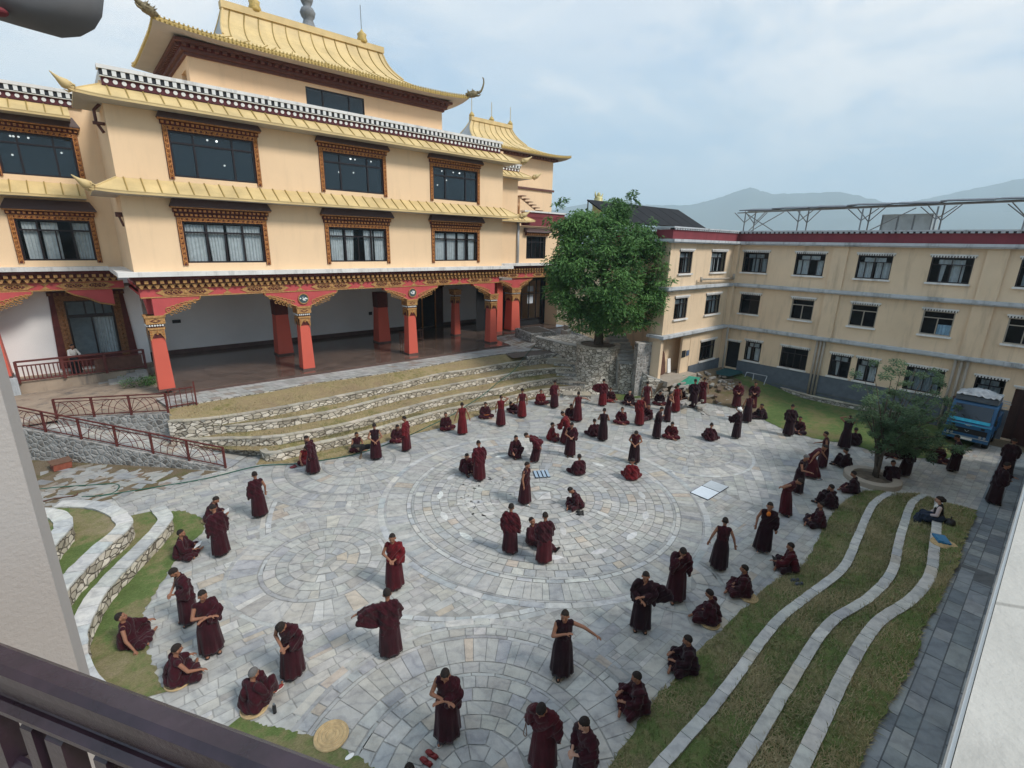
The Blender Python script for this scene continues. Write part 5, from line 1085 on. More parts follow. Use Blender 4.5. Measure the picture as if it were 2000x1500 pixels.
for (F, B), z, s in ((a1, .40, 0), (a2, .86, 1), (a3, 1.30, 2)):
    P = B; cpt = [(-7.5, 12.5, z), (-7.5, 19.5, z), (P[0][0]-1.5, P[0][1]+.2, z)] if s else [(P[-1][0]-.3, 8.8, z), (-7.5, 9.5, z), (-7.5, 19.9, z), (-1.5, 19.3, z)]
    fill(P, z, 'garden_bed', 'grass_green', cpt)
edgeL = smooth([G(x, y, .01) for x, y in ((330, 1000), (360, 998), (392, 1012), (398, 1035), (372, 1062), (340, 1100), (308, 1150), (280, 1200), (283, 1245), (300, 1300), (322, 1352))])
sheet(edgeL, [np.array([p[0], p[1], .012]) for p in a1[0]], 'grass_verge', 'grass_green', 5, .02, seed=15, edge=.05, dz=.004)
eb = smooth([G(x, y, .01) for x, y in ((470, 1400), (500, 1412), (560, 1425), (620, 1442), (670, 1462), (730, 1500), (760, 1530))])
sheet(eb, [np.array(G(x, y, .012)) for x, y in ((420, 1440), (520, 1500), (600, 1560), (700, 1600))], 'grass_verge', 'grass_green', 4, .02, seed=16, edge=.03, dz=.004)
# blades of grass: short tufts on the banks and steps
def blades(name, sheets, dens, L, seed, skip=0.0):
    rnd = random.Random(seed); V = []; F = []; Cc = []
    for o, a, b in sheets:
        n = len(a)
        for k in range(n-1):
            ar = np.linalg.norm(a[k+1]-a[k])*np.linalg.norm(b[k]-a[k]); cnt = int(ar*dens+rnd.random())
            for _ in range(cnt):
                u, v = rnd.random(), rnd.random(); p = (a[k]*(1-u)+a[k+1]*u)*(1-v)+(b[k]*(1-u)+b[k+1]*u)*v
                pn = noise.noise(Vector((p[0]*.9, p[1]*.9, 7.7)))
                if rnd.random() < .25-pn: continue
                th = rnd.uniform(0, 6.28); l = L*rnd.uniform(.5, 1.3); w = .012; dx, dy = cos(th), sin(th); ln = rnd.uniform(.3, .95); i = len(V)
                V += [(p[0]-dy*w, p[1]+dx*w, p[2]), (p[0]+dy*w, p[1]-dx*w, p[2]), (p[0]+dx*l*ln, p[1]+dy*l*ln, p[2]+l*(1.05-ln))]; F.append((i, i+1, i+2)); t = min(1, max(0, .5+pn*.9+rnd.uniform(-.35, .35))); Cc.append((t, t, t))
    m = MB(); m.v = V; m.f = F; m.m = [0]*len(F); m.c = Cc; return tag(m.build(name, 'blade'), kind='stuff')
blades('grass_blades', GS, 1100, .16, 1); blades('grass_blades', GR, 260, .13, 2)
# =================================================================== RAMP, RAILS, PLANTERS, TREES, TRUCK, NEAR BALCONY, HILLS
def PV(px, py, depth): d = _ray(px, py); return Vector((float(d[0]*depth), float(d[1]*depth), float(d[2]*depth+HC)))
def depth_of(p): return float(_f[0]*p[0]+_f[1]*p[1]+_f[2]*(p[2]-HC))
# ramp
A0 = Vector(G(442, 920, 0)); A1 = Vector((-3.3, 28.6, 0)); dr = (A1-A0).normalized(); nr = Vector((-dr.y, dr.x, 0)); nr = nr if nr.y > 0 else -nr
Lr = (A1-A0).length; zr_ = lambda t: .06+1.5*t
w = empty('ramp_wall', A0); tag(w, 'grey mortared stone wall carrying the sloping ramp at left', 'ramp wall')
m = MB(); n = 20
for i in range(n):
    t0, t1 = i/n, (i+1)/n; a, b = A0+dr*Lr*t0, A0+dr*Lr*t1
    m.quad((a.x, a.y, 0), (b.x, b.y, 0), (b.x, b.y, zr_(t1)), (a.x, a.y, zr_(t0))); a2, b2 = a+nr*.28, b+nr*.28; m.quad((a.x, a.y, zr_(t0)), (b.x, b.y, zr_(t1)), (b2.x, b2.y, zr_(t1)), (a2.x, a2.y, zr_(t0)))
attach(m.build('masonry', 'rubble_mortar'), w)
pa = [np.array([*(A0+dr*Lr*t+nr*.28).xy, zr_(t)-.03]) for t in np.linspace(0, 1, 20)]; pb = [np.array([*(A0+dr*Lr*t+nr*2.0).xy, zr_(t)-.03]) for t in np.linspace(0, 1, 20)]
slabstrip(pa, pb, 'ramp_paving', 26, 3, 0, 21, pal=BR+PAL)
W0, W1 = Vector(G(330, 808, 1.78)), Vector(G(112, 820, 1.5)); w2 = empty('retaining_wall', (W0.x, W0.y, 0)); tag(w2, 'tall mortared retaining wall with dark stones above the ramp', 'retaining wall')
m = MB(); m.add([(W0.x, W0.y, 0), (W1.x, W1.y, 0), tuple(W1), tuple(W0), (W0.x+.1, W0.y+.35, 1.78), (W1.x+.1, W1.y+.35, 1.5)], [(0, 1, 2, 3), (3, 2, 5, 4)]); E0 = Vector(G(327, 823, 1.62)); m.add([(W0.x, W0.y, 0), (E0.x+.35, E0.y+.45, 0), (E0.x+.35, E0.y+.45, 1.62), tuple(W0)], [(0, 1, 2, 3)]); attach(m.build('masonry', 'rubble_mortar'), w2)
m = MB(); m.add([(W0.x, W0.y+.02, 1.76), (W1.x, W1.y+.02, 1.48), (-5.5, 28.0, 1.46), (-5.5, YW-.1, 1.35), (2.75, YW-.1, 1.6), (2.75, 27.9, 1.87)], [tuple(range(6))]); struct(m, 'landing', 'concrete_old')
m = MB(); m.quad((-9, 21.5, .006), (3.2, 21.8, .006), (-3.2, 28.8, .006), (-12, 28.8, .006)); struct(m, 'side_yard', 'earth')
rr = random.Random(9); m = MB()
for k in range(300):
    x = rr.uniform(-6, 3.5); y = rr.uniform(21.2, 26)
    if (x-A0.x)*nr.x+(y-A0.y)*nr.y > -.3: continue
    a = rr.uniform(-.9, .9); wd = rr.uniform(.14, .42); h = rr.uniform(.10, .24); q = [(x+cos(a)*u-sin(a)*v, y+sin(a)*u+cos(a)*v) for u, v in ((-wd, -h), (wd*.8, -h*rr.random()), (wd, h*.7), (-wd*.7, h))]; m.prism(q, .007, rr.uniform(.012, .03), 'z', None, stone(rr, PAL+BR, .82))
struct(m, 'loose_flagstones', 'paving')
def fan_rail(P0, P1, h, bays, label, gate=0):
    "steel railing with fan-shaped bar patterns between square posts"
    P0, P1 = Vector(P0), Vector(P1); root = empty('steel_railing', P0); tag(root, label, 'railing', 'maroon steel railings with fan patterns'); U = Vector((0, 0, 1))
    pts = [P0.lerp(P1, i/bays) for i in range(bays+1)]
    for p in pts: m = MB(); m.obox(p-U*.04, p+U*h, .07, .07, up=(P1-P0)); attach(m.build('post', 'rail_red'), root)
    m = MB(); m.obox(P0+U*h, P1+U*h, .06, .045); attach(m.build('top_rail', 'rail_red'), root); m = MB(); m.obox(P0+U*.1, P1+U*.1, .035, .035); m.obox(P0+U*(h-.14), P1+U*(h-.14), .03, .03); attach(m.build('lower_rail', 'rail_red'), root)
    for i in range(bays):
        a, b = pts[i], pts[i+1]; m = MB(); hh = h-.24
        def Q(u, v): return a.lerp(b, u)+U*(.1+hh*v)
        s = 1 if i % 2 == 0 else 0
        cxx = 1.0 if s else 0.0
        for r_ in (.45, .60, .78): 
            L = (b-a).length; m.tube([Q(abs(cxx-min(1, r_*cos(t)*1.0)), min(1, r_*sin(t)*L/hh*.95)) for t in np.linspace(0, 1.5, 7)], .013, 4)
        for t in (.35, .8, 1.2): L = (b-a).length; k = min(1/max(.05, cos(t)), hh/L/max(.05, sin(t))) ; m.tube([Q(cxx, 0), Q(abs(cxx-k*cos(t)), k*sin(t)*L/hh)], .012, 4)
        m.tube([Q(1-cxx, .05), Q(.5, 1)], .012, 4); attach(m.build('fan_panel', 'rail_red'), root)
    return root
rp = lambda t: A0+dr*Lr*t+nr*.12+Vector((0, 0, zr_(t)))
fan_rail(rp(.01), rp(.97), .92, 6, 'long maroon steel railing sloping down beside the ramp')
fan_rail(W0+Vector((0, .15, .02)), W1+Vector((0, .15, .02)), .88, 3, 'level maroon steel railing on the retaining wall above the ramp')
fan_rail((W1.x-1.7, W1.y+.6, 1.5), (W1.x-4.2, W1.y+.9, 1.5), .8, 2, 'short maroon steel railing at the far left edge of the landing')
g = empty('small_gate', tuple(W0)); tag(g, 'narrow maroon gate of upright bars next to the end pillar', 'gate'); m = MB()
for i in range(5): x = W0.x+.15+.22*i; m.tube([(x, W0.y+.5, 1.8), (x, W0.y+.5, 2.75)], .018, 5)
attach(m.build('bars', 'rail_red'), g); m = MB(); m.obox((W0.x+.1, W0.y+.5, 2.7), (W0.x+1.1, W0.y+.5, 2.7), .04, .05); m.obox((W0.x+.1, W0.y+.5, 1.95), (W0.x+1.1, W0.y+.5, 1.95), .04, .04); attach(m.build('cross_rail', 'rail_red'), g)
m = MB(); m.obox((W0.x+1.15, W0.y+.5, 1.75), (W0.x+1.15, W0.y+.5, 2.95), .06, .06); attach(m.build('post', 'rail_red'), g)
# veranda railing at left
vr = empty('veranda_railing', (-3.0, 34.3, 2)); tag(vr, 'brown wooden veranda railing under the ornate window at left', 'railing'); xs = np.linspace(-2.9, 2.3, 4)
for x in xs: m = MB(); m.box(x-.06, 34.24, 2.0, x+.06, 34.36, 3.12); attach(m.build('post', 'rail_red'), vr)
m = MB(); m.box(-2.9, 34.22, 3.06, 2.3, 34.38, 3.14); m.box(-2.84, 34.26, 2.84, 2.25, 34.34, 2.90); m.box(-2.84, 34.26, 2.1, 2.25, 34.34, 2.16); attach(m.build('rails', 'rail_red'), vr); m = MB()
for i in range(17): x = -2.7+i*.165; m.box(x, 34.28, 2.16, x+.05, 34.32, 2.84)
attach(m.build('balusters', 'rail_red'), vr); m = MB(); m.box(.1, 34.29, 2.18, 2.2, 34.31, 2.82); attach(m.build('carved_panel', 'rust_brown'), vr)
# small steps and shrub under the veranda
s = empty('stone_steps', (1.6, 33.6, 1.6)); tag(s, 'little grey stone steps climbing to the left veranda', 'steps')
for k in range(5): m = MB(); m.box(.1+.42*k, 33.0+.05*k, 1.45+.11*k-.3, .6+.42*k, 34.2, 1.55+.11*k); attach(m.build('step', 'stone_cap'), s)
def leafcloud(name, root, clumps, nper, size, mat, seed, droop=.35, flat=.75, asp=.5):
    rnd = random.Random(seed); m = MB()
    for c, r in clumps:
        c = Vector(c); base = rnd.uniform(.2, .75)
        for _ in range(int(nper*max(.15, r*r))):
            d = Vector((rnd.gauss(0, 1), rnd.gauss(0, 1), rnd.gauss(0, 1)+.25)).normalized(); q = c+Vector((d.x, d.y, d.z*flat))*r*(rnd.random()**.33)*rnd.uniform(.8, 1.12)
            a = Vector((d.x+rnd.gauss(0, .5), d.y+rnd.gauss(0, .5), -droop+rnd.gauss(0, .35))).normalized(); s = a.cross(Vector((rnd.gauss(0, .4), rnd.gauss(0, .4), 1))).normalized(); l = size*rnd.uniform(.6, 1.25); w_ = l*asp*.5
            t = min(1, max(0, base+rnd.gauss(0, .16)+.12*d.z)); n_ = a.cross(s)*l*.12
            m.add([q, q+a*l*.5+s*w_+n_, q+a*l, q+a*l*.5-s*w_+n_], [(0, 1, 2, 3)], None, (t, t, t))
    return m.build(name, mat, root)
sh = empty('low_shrub', (1.9, 31.6, 1.7)); tag(sh, 'low dark green shrub behind the end pillar by the little steps', 'shrub')
leafcloud('foliage', sh, [((rr.uniform(-.9, .7), rr.uniform(-.4, .4), rr.uniform(.1, .3)), .4) for _ in range(9)], 700, .10, 'leaf', 2); m = MB(); m.tube([(0, 0, -.2), (.1, 0, .3)], .03, 5); m.build('stem', 'bark', sh)
b = empty('brick_stack', G(121, 914, 0), .2); tag(b, 'small stack of orange red bricks on the ground below the ramp wall', 'brick stack')
for k in range(3):
    for j in range(3): m = MB(); m.box(-.3+.01*k, -.3+.2*j, .09*k+.03, .28+.01*k, -.12+.2*j, .09*k+.115); m.build('brick_row', 'brick_red', b)
m = MB(); m.box(-.34, -.33, .30, .34, .33, .33); m.build('top_board', 'sandal_tan', b)
def hose(pts, r, mat, label, cat='hose'): m = MB(); m.tube([tuple(p) for p in smooth([np.array(p, float) for p in pts], 8)], r, 6); tag(m.build('garden_hose' if cat == 'hose' else 'stick', mat, smooth=True), label, cat)
hose([G(x, y, .03) for x, y in ((60, 957), (120, 951), (180, 947), (222, 945), (233, 950), (222, 962), (195, 968), (160, 970))], .022, 'hose_green', 'green hose looped on the stones above the round garden at left')
hose([G(195, 969, .03), G(300, 952, .03), (G(400, 935, .03)), G(500, 911, .03), G(560, 907, .03), G(600, 903, .04), G(690, 888, .04), G(760, 866, .04), G(800, 850, .1), G(830, 836, .48), G(880, 812, .5), G(915, 790, .9), G(945, 770, .9), G(975, 745, 1.3), G(1005, 722, 1.68), G(1030, 690, 1.9), G(1050, 670, 1.95)], .024, 'hose_green', 'long green hose running along the terraces up to the hall')
hose([G(62, 985, .05), G(100, 975, .05), G(145, 968, .05), G(152, 962, .12)], .022, 'rust_brown', 'thin brown stick on the ground by the garden at left', 'stick')
def ZAT(px, py, P): d = _ray(px, py); return float(d[2]/hypot(d[0], d[1])*hypot(P[0], P[1])+HC)
# ---------- big planter, stairs by the tree
pl = empty('stone_planter', (25.69, 20.36, 0)); tag(pl, 'round rubble stone planter holding the big leafy tree', 'planter'); m = MB(); m.lathe(0, 0, [(1.9, 0), (1.62, .5), (1.46, 1.1), (1.40, 2.0), (1.43, 2.90)], 36); m.build('rubble_drum', 'rubble_light', pl)
m = MB()
for k in range(22): a0, a1 = 2*pi*k/22+.01, 2*pi*(k+1)/22-.01; m.prism([(1.18*cos(a0), 1.18*sin(a0)), (1.48*cos(a0), 1.48*sin(a0)), (1.48*cos(a1), 1.48*sin(a1)), (1.18*cos(a1), 1.18*sin(a1))], 2.903, 2.97+.01*(k % 3), 'z', 0, stone(rr, COP))
m.build('rim', 'coping', pl); m = MB(); m.lathe(0, 0, [(1.2, 2.8), (1.17, 2.90), (.5, 2.96)], 24); m.build('soil', 'soil', pl)
w = empty('stone_wall', (25.9, 23.5, 0)); tag(w, 'rubble wall running up left from the round planter', 'wall'); m = MB(); m.prism([(25.5, 21.2), (25.1, 22.6), (25.3, 26.0), (25.7, 26.2), (25.6, 22.8), (26.0, 21.6)], 0, 2.6, 'z'); m.prism([(25.6, 22.8), (26.0, 21.6), (28.8, 21.3), (29.2, 26), (25.7, 26.2)], 0, 2.5, 'z'); attach(m.build('masonry', 'rubble_light'), w)
m = MB(); m.prism([(25.47, 21.17), (25.05, 22.6), (25.25, 26.0), (25.7, 26.2), (25.6, 22.8), (26.0, 21.6)], 2.603, 2.67, 'z', 0, (.45, .43, .39)); attach(m.build('coping', 'coping'), w)
w = empty('low_planter', (27.2, 28.4, 1.9)); tag(w, 'low square stone planter at the end of the veranda, left of the tree', 'planter'); m = MB(); m.prism([(26.2, 27.4), (28.6, 27.0), (29.4, 29.8), (27.0, 30.2)], 1.9, 2.55, 'z'); attach(m.build('masonry', 'rubble_grey'), w); m = MB(); m.prism([(26.5, 27.65), (28.4, 27.3), (29.1, 29.6), (27.2, 29.95)], 2.55, 2.58, 'z'); attach(m.build('soil', 'soil'), w)
st = empty('stone_stair', (27.5, 18.9, 0)); tag(st, 'rubble stone staircase climbing between the round planter and the block wall', 'staircase')
a = Vector(G(1219, 714, 1.95)); b = Vector(G(1248, 712, 2.0)); dd = (b-a).normalized(); up2 = Vector((-dd.y, dd.x, 0)); up2 = up2 if up2.y+up2.x > 0 else -up2
for k in range(9): m = MB(); p = a+up2*.36*k-dd*.2; q = b+up2*.36*k+dd*.2; m.prism([(p.x, p.y), (q.x, q.y), (q.x+up2.x*.42, q.y+up2.y*.42), (p.x+up2.x*.42, p.y+up2.y*.42)], 0, 1.98+.17*k, 'z'); attach(m.build('step', 'rubble_light' if k == 0 else 'stone_cap'), st)
m = MB(); B0, B1, B2 = Vector(G(1217, 755, .35)), Vector(G(1262, 770, .30)), Vector(G(1303, 751, .95)); o_ = Vector((.6, .75, 0)); o2 = Vector((.45, .75, 0))
z0_, z1_, z2_ = ZAT(1218, 703, B0), ZAT(1262, 736, B1), ZAT(1300, 748, B2)+.05
def wedge(p, q, zp, zq, th): m.add([(p.x, p.y, 0), (q.x, q.y, 0), (q.x, q.y, zq), (p.x, p.y, zp), (p.x+th.x, p.y+th.y, 0), (q.x+th.x, q.y+th.y, 0), (q.x+th.x, q.y+th.y, zq), (p.x+th.x, p.y+th.y, zp)], [(0, 1, 2, 3), (5, 4, 7, 6), (3, 2, 6, 7), (0, 3, 7, 4), (1, 5, 6, 2)])
wedge(B0, B1, z0_, z1_, o_); wedge(B1, B2, z1_, z2_, o2); attach(m.build('side_wall', 'rubble_light'), st)
m = MB(); m.cc = (.46, .45, .42)
def capw(p, q, zp, zq, th): m.add([(p.x, p.y, zp+.003), (q.x, q.y, zq+.003), (q.x+th.x, q.y+th.y, zq+.003), (p.x+th.x, p.y+th.y, zp+.003), (p.x, p.y, zp+.06), (q.x, q.y, zq+.06), (q.x+th.x, q.y+th.y, zq+.06), (p.x+th.x, p.y+th.y, zp+.06)], [(0, 3, 2, 1), (4, 5, 6, 7), (0, 1, 5, 4), (1, 2, 6, 5), (2, 3, 7, 6), (3, 0, 4, 7)])
capw(B0, B1, z0_, z1_, o_); capw(B1, B2, z1_, z2_, o2); attach(m.build('coping', 'coping'), st)
c0 = Vector(G(1247, 672, 3.5)); c1 = Vector(G(1290, 668, 3.5)); m = MB(); w = empty('stone_block_wall', (c0.x, c0.y, 0)); tag(w, 'upright block of dark veined rubble wall beside the porch corner', 'wall'); bp = [(c0.x, c0.y), (c1.x, c1.y), (c1.x+.25, c1.y+.35), (c0.x+.4, c0.y+.55)]; m.prism(bp, 0, 3.45, 'z'); attach(m.build('masonry', 'rubble_mortar'), w); m = MB(); m.prism([(u-.02, v-.02) for u, v in bp[:2]]+bp[2:], 3.453, 3.53, 'z', 0, (.47, .45, .42)); attach(m.build('coping', 'coping'), w)
# kerb + green patch right of the stairs
P = L_([(1185, 779), (1210, 783), (1240, 780), (1262, 778), (1290, 776), (1310, 768)], .16); terrace_wall(P, .16, 0, 'low curved kerb around the small green patch by the stairs', face='stone_cap', seed=51); sheet(lo(P, .03), [np.array(G(x, y, .1)) for x, y in ((1185, 768), (1215, 770), (1262, 768), (1300, 752))], 'grass_patch', 'lawn', 3, .02, seed=17)
# ---------- big tree
tr = empty('leafy_tree', (25.69, 20.36, 2.9)); tag(tr, 'big round dark green leafy tree growing from the stone planter', 'tree')
dt = depth_of((25.69, 20.36, 6)); base = Vector((25.69, 20.36, 2.9)); rnd = random.Random(11); clumps = []
def outl(a):  # silhouette radius in photo pixels by angle (0 = right, ccw)
    k = [(0, 122), (30, 120), (55, 128), (75, 138), (90, 122), (105, 112), (122, 150), (150, 128), (180, 124), (210, 126), (240, 128), (270, 122), (300, 140), (330, 122), (360, 122)]
    for (a0, r0), (a1, r1) in zip(k, k[1:]):
        if a0 <= a <= a1: return r0+(r1-r0)*(a-a0)/(a1-a0)
RV = Vector((float(_r0[0]), float(_r0[1]), 0)); FV = Vector((sin(YAW), cos(YAW), 0))
while len(clumps) < 330:
    a = rnd.uniform(0, 360); rr_ = rnd.random()**.5; th = rnd.uniform(-1, 1)
    rad = outl(a)*(.90+.17*noise.noise(Vector((cos(radians(a))*2.2, sin(radians(a))*2.2, 3.3)))+.08*noise.noise(Vector((cos(radians(a))*7, sin(radians(a))*7, 1.3))))*rr_; px, py = 1187+rad*cos(radians(a)), 525-rad*sin(radians(a)); dep = dt-2.0+th*2.9*sqrt(max(0, 1-rr_*rr_))
    if rnd.random() < .25 and rr_ < .7: continue
    p = PV(px, py, dep)
    if rr_ < .75 and th > .2 and rnd.random() < .8: continue
    clumps.append((p-base, rnd.choice((.34, .5, .62, .85))))
for px, py in ((1125, 622), (1150, 636), (1172, 640), (1196, 642), (1218, 636), (1240, 628), (1165, 622), (1205, 620), (1185, 630)): clumps.append((PV(px, py, dt-2.2+rnd.uniform(-.6, .6))-base, .62))
for px, py in ((1160, 640), (1175, 648), (1190, 640), (1205, 648), (1220, 638), (1140, 646), (1180, 630), (1200, 625), (1150, 640), (1215, 645), (1240, 640), (1130, 640), (1165, 632), (1195, 630), (1090, 400), (1100, 392), (1232, 382), (1240, 395), (1212, 400), (1275, 432), (1300, 545), (1312, 548), (1070, 430), (1285, 610), (1275, 632), (1082, 560), (1092, 618), (1120, 640), (1205, 392), (1235, 378)): clumps.append((PV(px, py, dt-2+rnd.uniform(-1, .5))-base, .34))
leafcloud('crown', tr, clumps, 330, .25, 'leaf', 5, droop=.45, asp=.40)
m = MB(); m.tube([(0, 0, -.1), (.05, .05, .8), (-.1, .1, 1.8), (.1, 0, 3.4), (0, .1, 5.5), (.1, 0, 7.5)], [.34, .28, .24, .2, .13, .05], 10)
for k in range(11): a = k*2.4; h = 1.0+.42*k; L = 3.0-.13*k; m.tube([(0, 0, h), (cos(a)*L*.4, sin(a)*L*.4, h+.7), (cos(a)*L, sin(a)*L, h+1.5+.1*k)], [.13, .08, .025], 6)
m.build('trunk', 'bark', tr, True)
# ---------- small tree with ring planter
tb = Vector(G(1702, 938, .0)); pl = empty('ring_planter', tb); tag(pl, 'round pale concrete tree ring around the small spindly tree', 'tree ring'); m = MB(); ro, ri = 1.02, .70
pts = [(ro, 0), (ro, .2), (ro-.02, .22), (ri, .22), (ri, .05)]
vs = [(r_*cos(2*pi*k/40), r_*sin(2*pi*k/40), z) for r_, z in pts for k in range(40)]; m.add(vs, [(i*40+k, i*40+(k+1) % 40, (i+1)*40+(k+1) % 40, (i+1)*40+k) for i in range(4) for k in range(40)]); m.build('ring', 'pipe_cream', pl, False); m = MB(); m.lathe(0, 0, [(.71, .1), (.4, .13), (.02, .14)], 24); m.build('soil', 'soil', pl)
tr = empty('small_tree', tuple(tb+Vector((.15, -.1, .1)))); tag(tr, 'small spindly many stemmed tree with feathery leaves before the blue truck', 'tree'); base = Vector(tr.location); ds = depth_of(base); rnd = random.Random(4); clumps = []; m = MB()
st0 = [Vector((0, 0, 0)), Vector((.12, .1, 0))]
tips = [(1690, 745), (1705, 752), (1742, 735), (1760, 722), (1790, 718), (1800, 745), (1830, 740), (1850, 748), (1720, 790), (1745, 780), (1775, 770), (1800, 785), (1835, 790), (1868, 800), (1695, 805), (1725, 830), (1755, 820), (1780, 835), (1815, 830), (1850, 850), (1790, 868), (1825, 880), (1868, 872), (1870, 885), (1760, 850), (1735, 850), (1680, 790), (1840, 815), (1812, 805), (1708, 730), (1765, 795), (1790, 810), (1710, 815), (1748, 805), (1810, 860), (1842, 865)]
for i, (px, py) in enumerate(tips):
    tip = PV(px, py, ds+rnd.uniform(-1.6, 1.4))-base; s = st0[i % 2]; q = s+Vector((.16 if i % 2 else -.05, .05, .9))+Vector((rnd.gauss(0, .1), rnd.gauss(0, .1), rnd.uniform(0, .4))); md = q.lerp(tip, .5)+Vector((0, 0, .15))
    if i in (2, 5, 9, 16, 24): m.tube([s, s.lerp(q, .5)+Vector((.03, 0, 0)), q, md, tip], [.085, .065, .045, .03, .01], 6)
    else: m.tube([q, md, tip], [.03, .02, .008], 5)
    for t in np.linspace(.35, 1.06, 6): p = q.lerp(md, t*2) if t < .5 else md.lerp(tip, (t-.5)*2); clumps.append((p+Vector((rnd.gauss(0, .2), rnd.gauss(0, .2), rnd.gauss(0, .2))), rnd.uniform(.12, .25)))
m.build('trunk', 'bark', tr, True); leafcloud('crown', tr, clumps, 640, .12, 'leaf_small', 8, droop=.2, flat=.9, asp=.38)
# ---------- blue truck
tk = empty('blue_truck', (32.0, 2.12, 0), radians(-2)); tag(tk, 'small blue lorry with a loaded roof parked nose out by the dormitory', 'truck'); TW = .84
m = MB(); pr = [(.0, .45), (.0, 1.15), (.12, 1.28), (.42, 2.12), (.50, 2.22), (1.5, 2.26), (1.55, 2.2), (1.55, .45)]; m.prism(pr, -TW, TW, 'y'); m.build('cab', 'truck_blue', tk)
m = MB(); m.add([(.125, -TW+.12, 1.36), (.125, TW-.12, 1.36), (.385, TW-.14, 2.08), (.385, -TW+.14, 2.08), (.11, -TW+.10, 1.33), (.11, TW-.10, 1.33)], [(0, 1, 2, 3)]); o = m.build('windscreen', 'solar_glass', tk); o.location = (-.02, 0, .008)
m = MB(); m.add([(.092, -TW+.1, 1.28), (.092, TW-.06, 1.28), (.148, TW-.06, 1.42), (.148, -TW+.1, 1.42)], [(0, 1, 2, 3)]); o = m.build('sun_strip', 'truck_cyan', tk); o.location = (-.035, 0, .012)
m = MB(); m.box(-.012, -TW+.10, .72, -.002, TW-.10, .98); m.build('grille', 'rubber', tk); m = MB(); m.box(-.10, -TW-.02, .40, .02, TW+.02, .58); m.build('bumper', 'truck_blue', tk); m = MB(); m.box(-.115, -TW, .56, -.09, TW, .60); m.build('bumper_trim', 'tank_steel', tk)
for s in (-1, 1):
    for k in (0, 1): m = MB(); m.tube([(-.05, s*(.68-.15*k), .66), (-.01, s*(.68-.15*k), .66)], .055, 12); m.build('headlight', 'tank_steel', tk)
    m = MB(); m.box(-.02, s*.55-.07, 1.02, -.003, s*.55+.07, 1.12); m.build('vent', 'rubber', tk)
    m = MB(); m.box(.02, s*(TW+.08)-.04, 1.35, .08, s*(TW+.08)+.04, 1.62); m.tube([(.1, s*TW, 1.4), (.05, s*(TW+.08), 1.45)], .015, 5); m.build('mirror', 'rubber', tk)
    m = MB(); m.box(.55, s*(TW+.004)-.003, 1.32, 1.3, s*(TW+.004)+.003, 2.0); m.build('side_window', 'solar_glass', tk)
    for x in (.75, 2.3): m = MB(); m.tube([(x, s*(TW-.22), .38), (x, s*(TW+.0), .38)], .38, 20); m.build('wheel', 'rubber', tk)
m = MB(); m.box(1.62, -TW-.04, .75, 2.9, TW+.04, 1.5); m.build('load_bed', 'truck_blue', tk); m = MB(); m.box(.42, -TW+.05, 2.27, 1.6, TW-.05, 2.52); m.build('roof_rack', 'plinth_grey', tk)
m = MB(); m.box(-.125, -.28, .44, -.118, .28, .55); m.build('number_plate', 'paper', tk)
m = MB(); m.box(-.016, -TW+.02, 1.165, -.001, TW-.02, 1.195); m.build('trim_line', 'truck_cyan', tk)
for s in (-1, 1):
    m = MB(); m.box(.0, s*(TW-.2)-.1, 2.3, .1, s*(TW-.2)+.1, 2.38) if 0 else m.tube([(.30, s*.25-.16, 1.42), (.345, s*.25+.12, 1.62)], .012, 5); o = m.build('wiper', 'rubber', tk); o.location = (-.16, 0, .0)
m = MB(); m.tube([(-.045, -.12, 1.17), (-.045, .12, 1.17)], .012, 5); m.tube([(-.045, -.07, 1.13), (-.045, .07, 1.13)], .012, 5); m.tube([(-.03, -.08, .9), (-.03, 0, .82), (-.03, .08, .9)], .012, 5); m.build('badge', 'tank_steel', tk)
rnd = random.Random(8); m = MB(); n = 15; vs = [(.35+1.35*i/n, -TW+.05+(2*TW-.1)*j/n, 2.535+.16*sin(pi*i/n)*sin(pi*j/n)*1.6+rnd.uniform(0, .09)) for i in range(n+1) for j in range(n+1)]; m.add(vs, [(i*(n+1)+j, (i+1)*(n+1)+j, (i+1)*(n+1)+j+1, i*(n+1)+j+1) for i in range(n) for j in range(n)])
o = m.build('crumpled_tarpaulin', 'tarp_pale'); o.location = tk.location; o.rotation_euler = tk.rotation_euler; tag(o, 'crumpled pale tarpaulin heaped on the roof of the blue truck', 'tarpaulin')
m = MB(); 
for k in range(40): a = rnd.uniform(0, 3.1); x, y, z = rnd.uniform(1.7, 2.8), rnd.uniform(-.8, .8), rnd.uniform(1.55, 2.1); L = rnd.uniform(.2, .5); m.tube([(x-L*cos(a), y-L*sin(a), z), (x+L*cos(a), y+L*sin(a), z+rnd.uniform(-.2, .2))], .025, 4)
o = m.build('scrap_pile', 'pipe_grey'); o.location = tk.location; o.rotation_euler = tk.rotation_euler; tag(o, 'tangled grey brushwood heaped on the bed of the blue truck', 'brushwood pile')
m = MB(); m.prism([(2.2, .6), (3.1, .75), (3.2, 1.9), (2.5, 2.0)], 34.55, 34.6, 'x'); m.prism([(1.95, .7), (2.15, .7), (2.15, 2.6), (2.05, 2.6)], 34.4, 34.45, 'x'); tag(m.build('brown_sheet', 'rust_brown'), 'brown metal sheet leaning on the wall behind the blue truck', 'metal sheet')
m = MB(); m.add([(33.6, -1.9, 0), (34.8, .6, 0), (34.8, .6, 2.6), (33.9, -1.6, 2.9), (33.62, -1.92, 0), (34.82, .58, 0), (34.82, .58, 2.6), (33.92, -1.62, 2.9)], [(0, 1, 2, 3), (4, 7, 6, 5), (3, 2, 6, 7)]); tag(m.build('gate_leaf', 'door_brown'), 'dark brown gate leaf standing open right of the truck', 'gate')
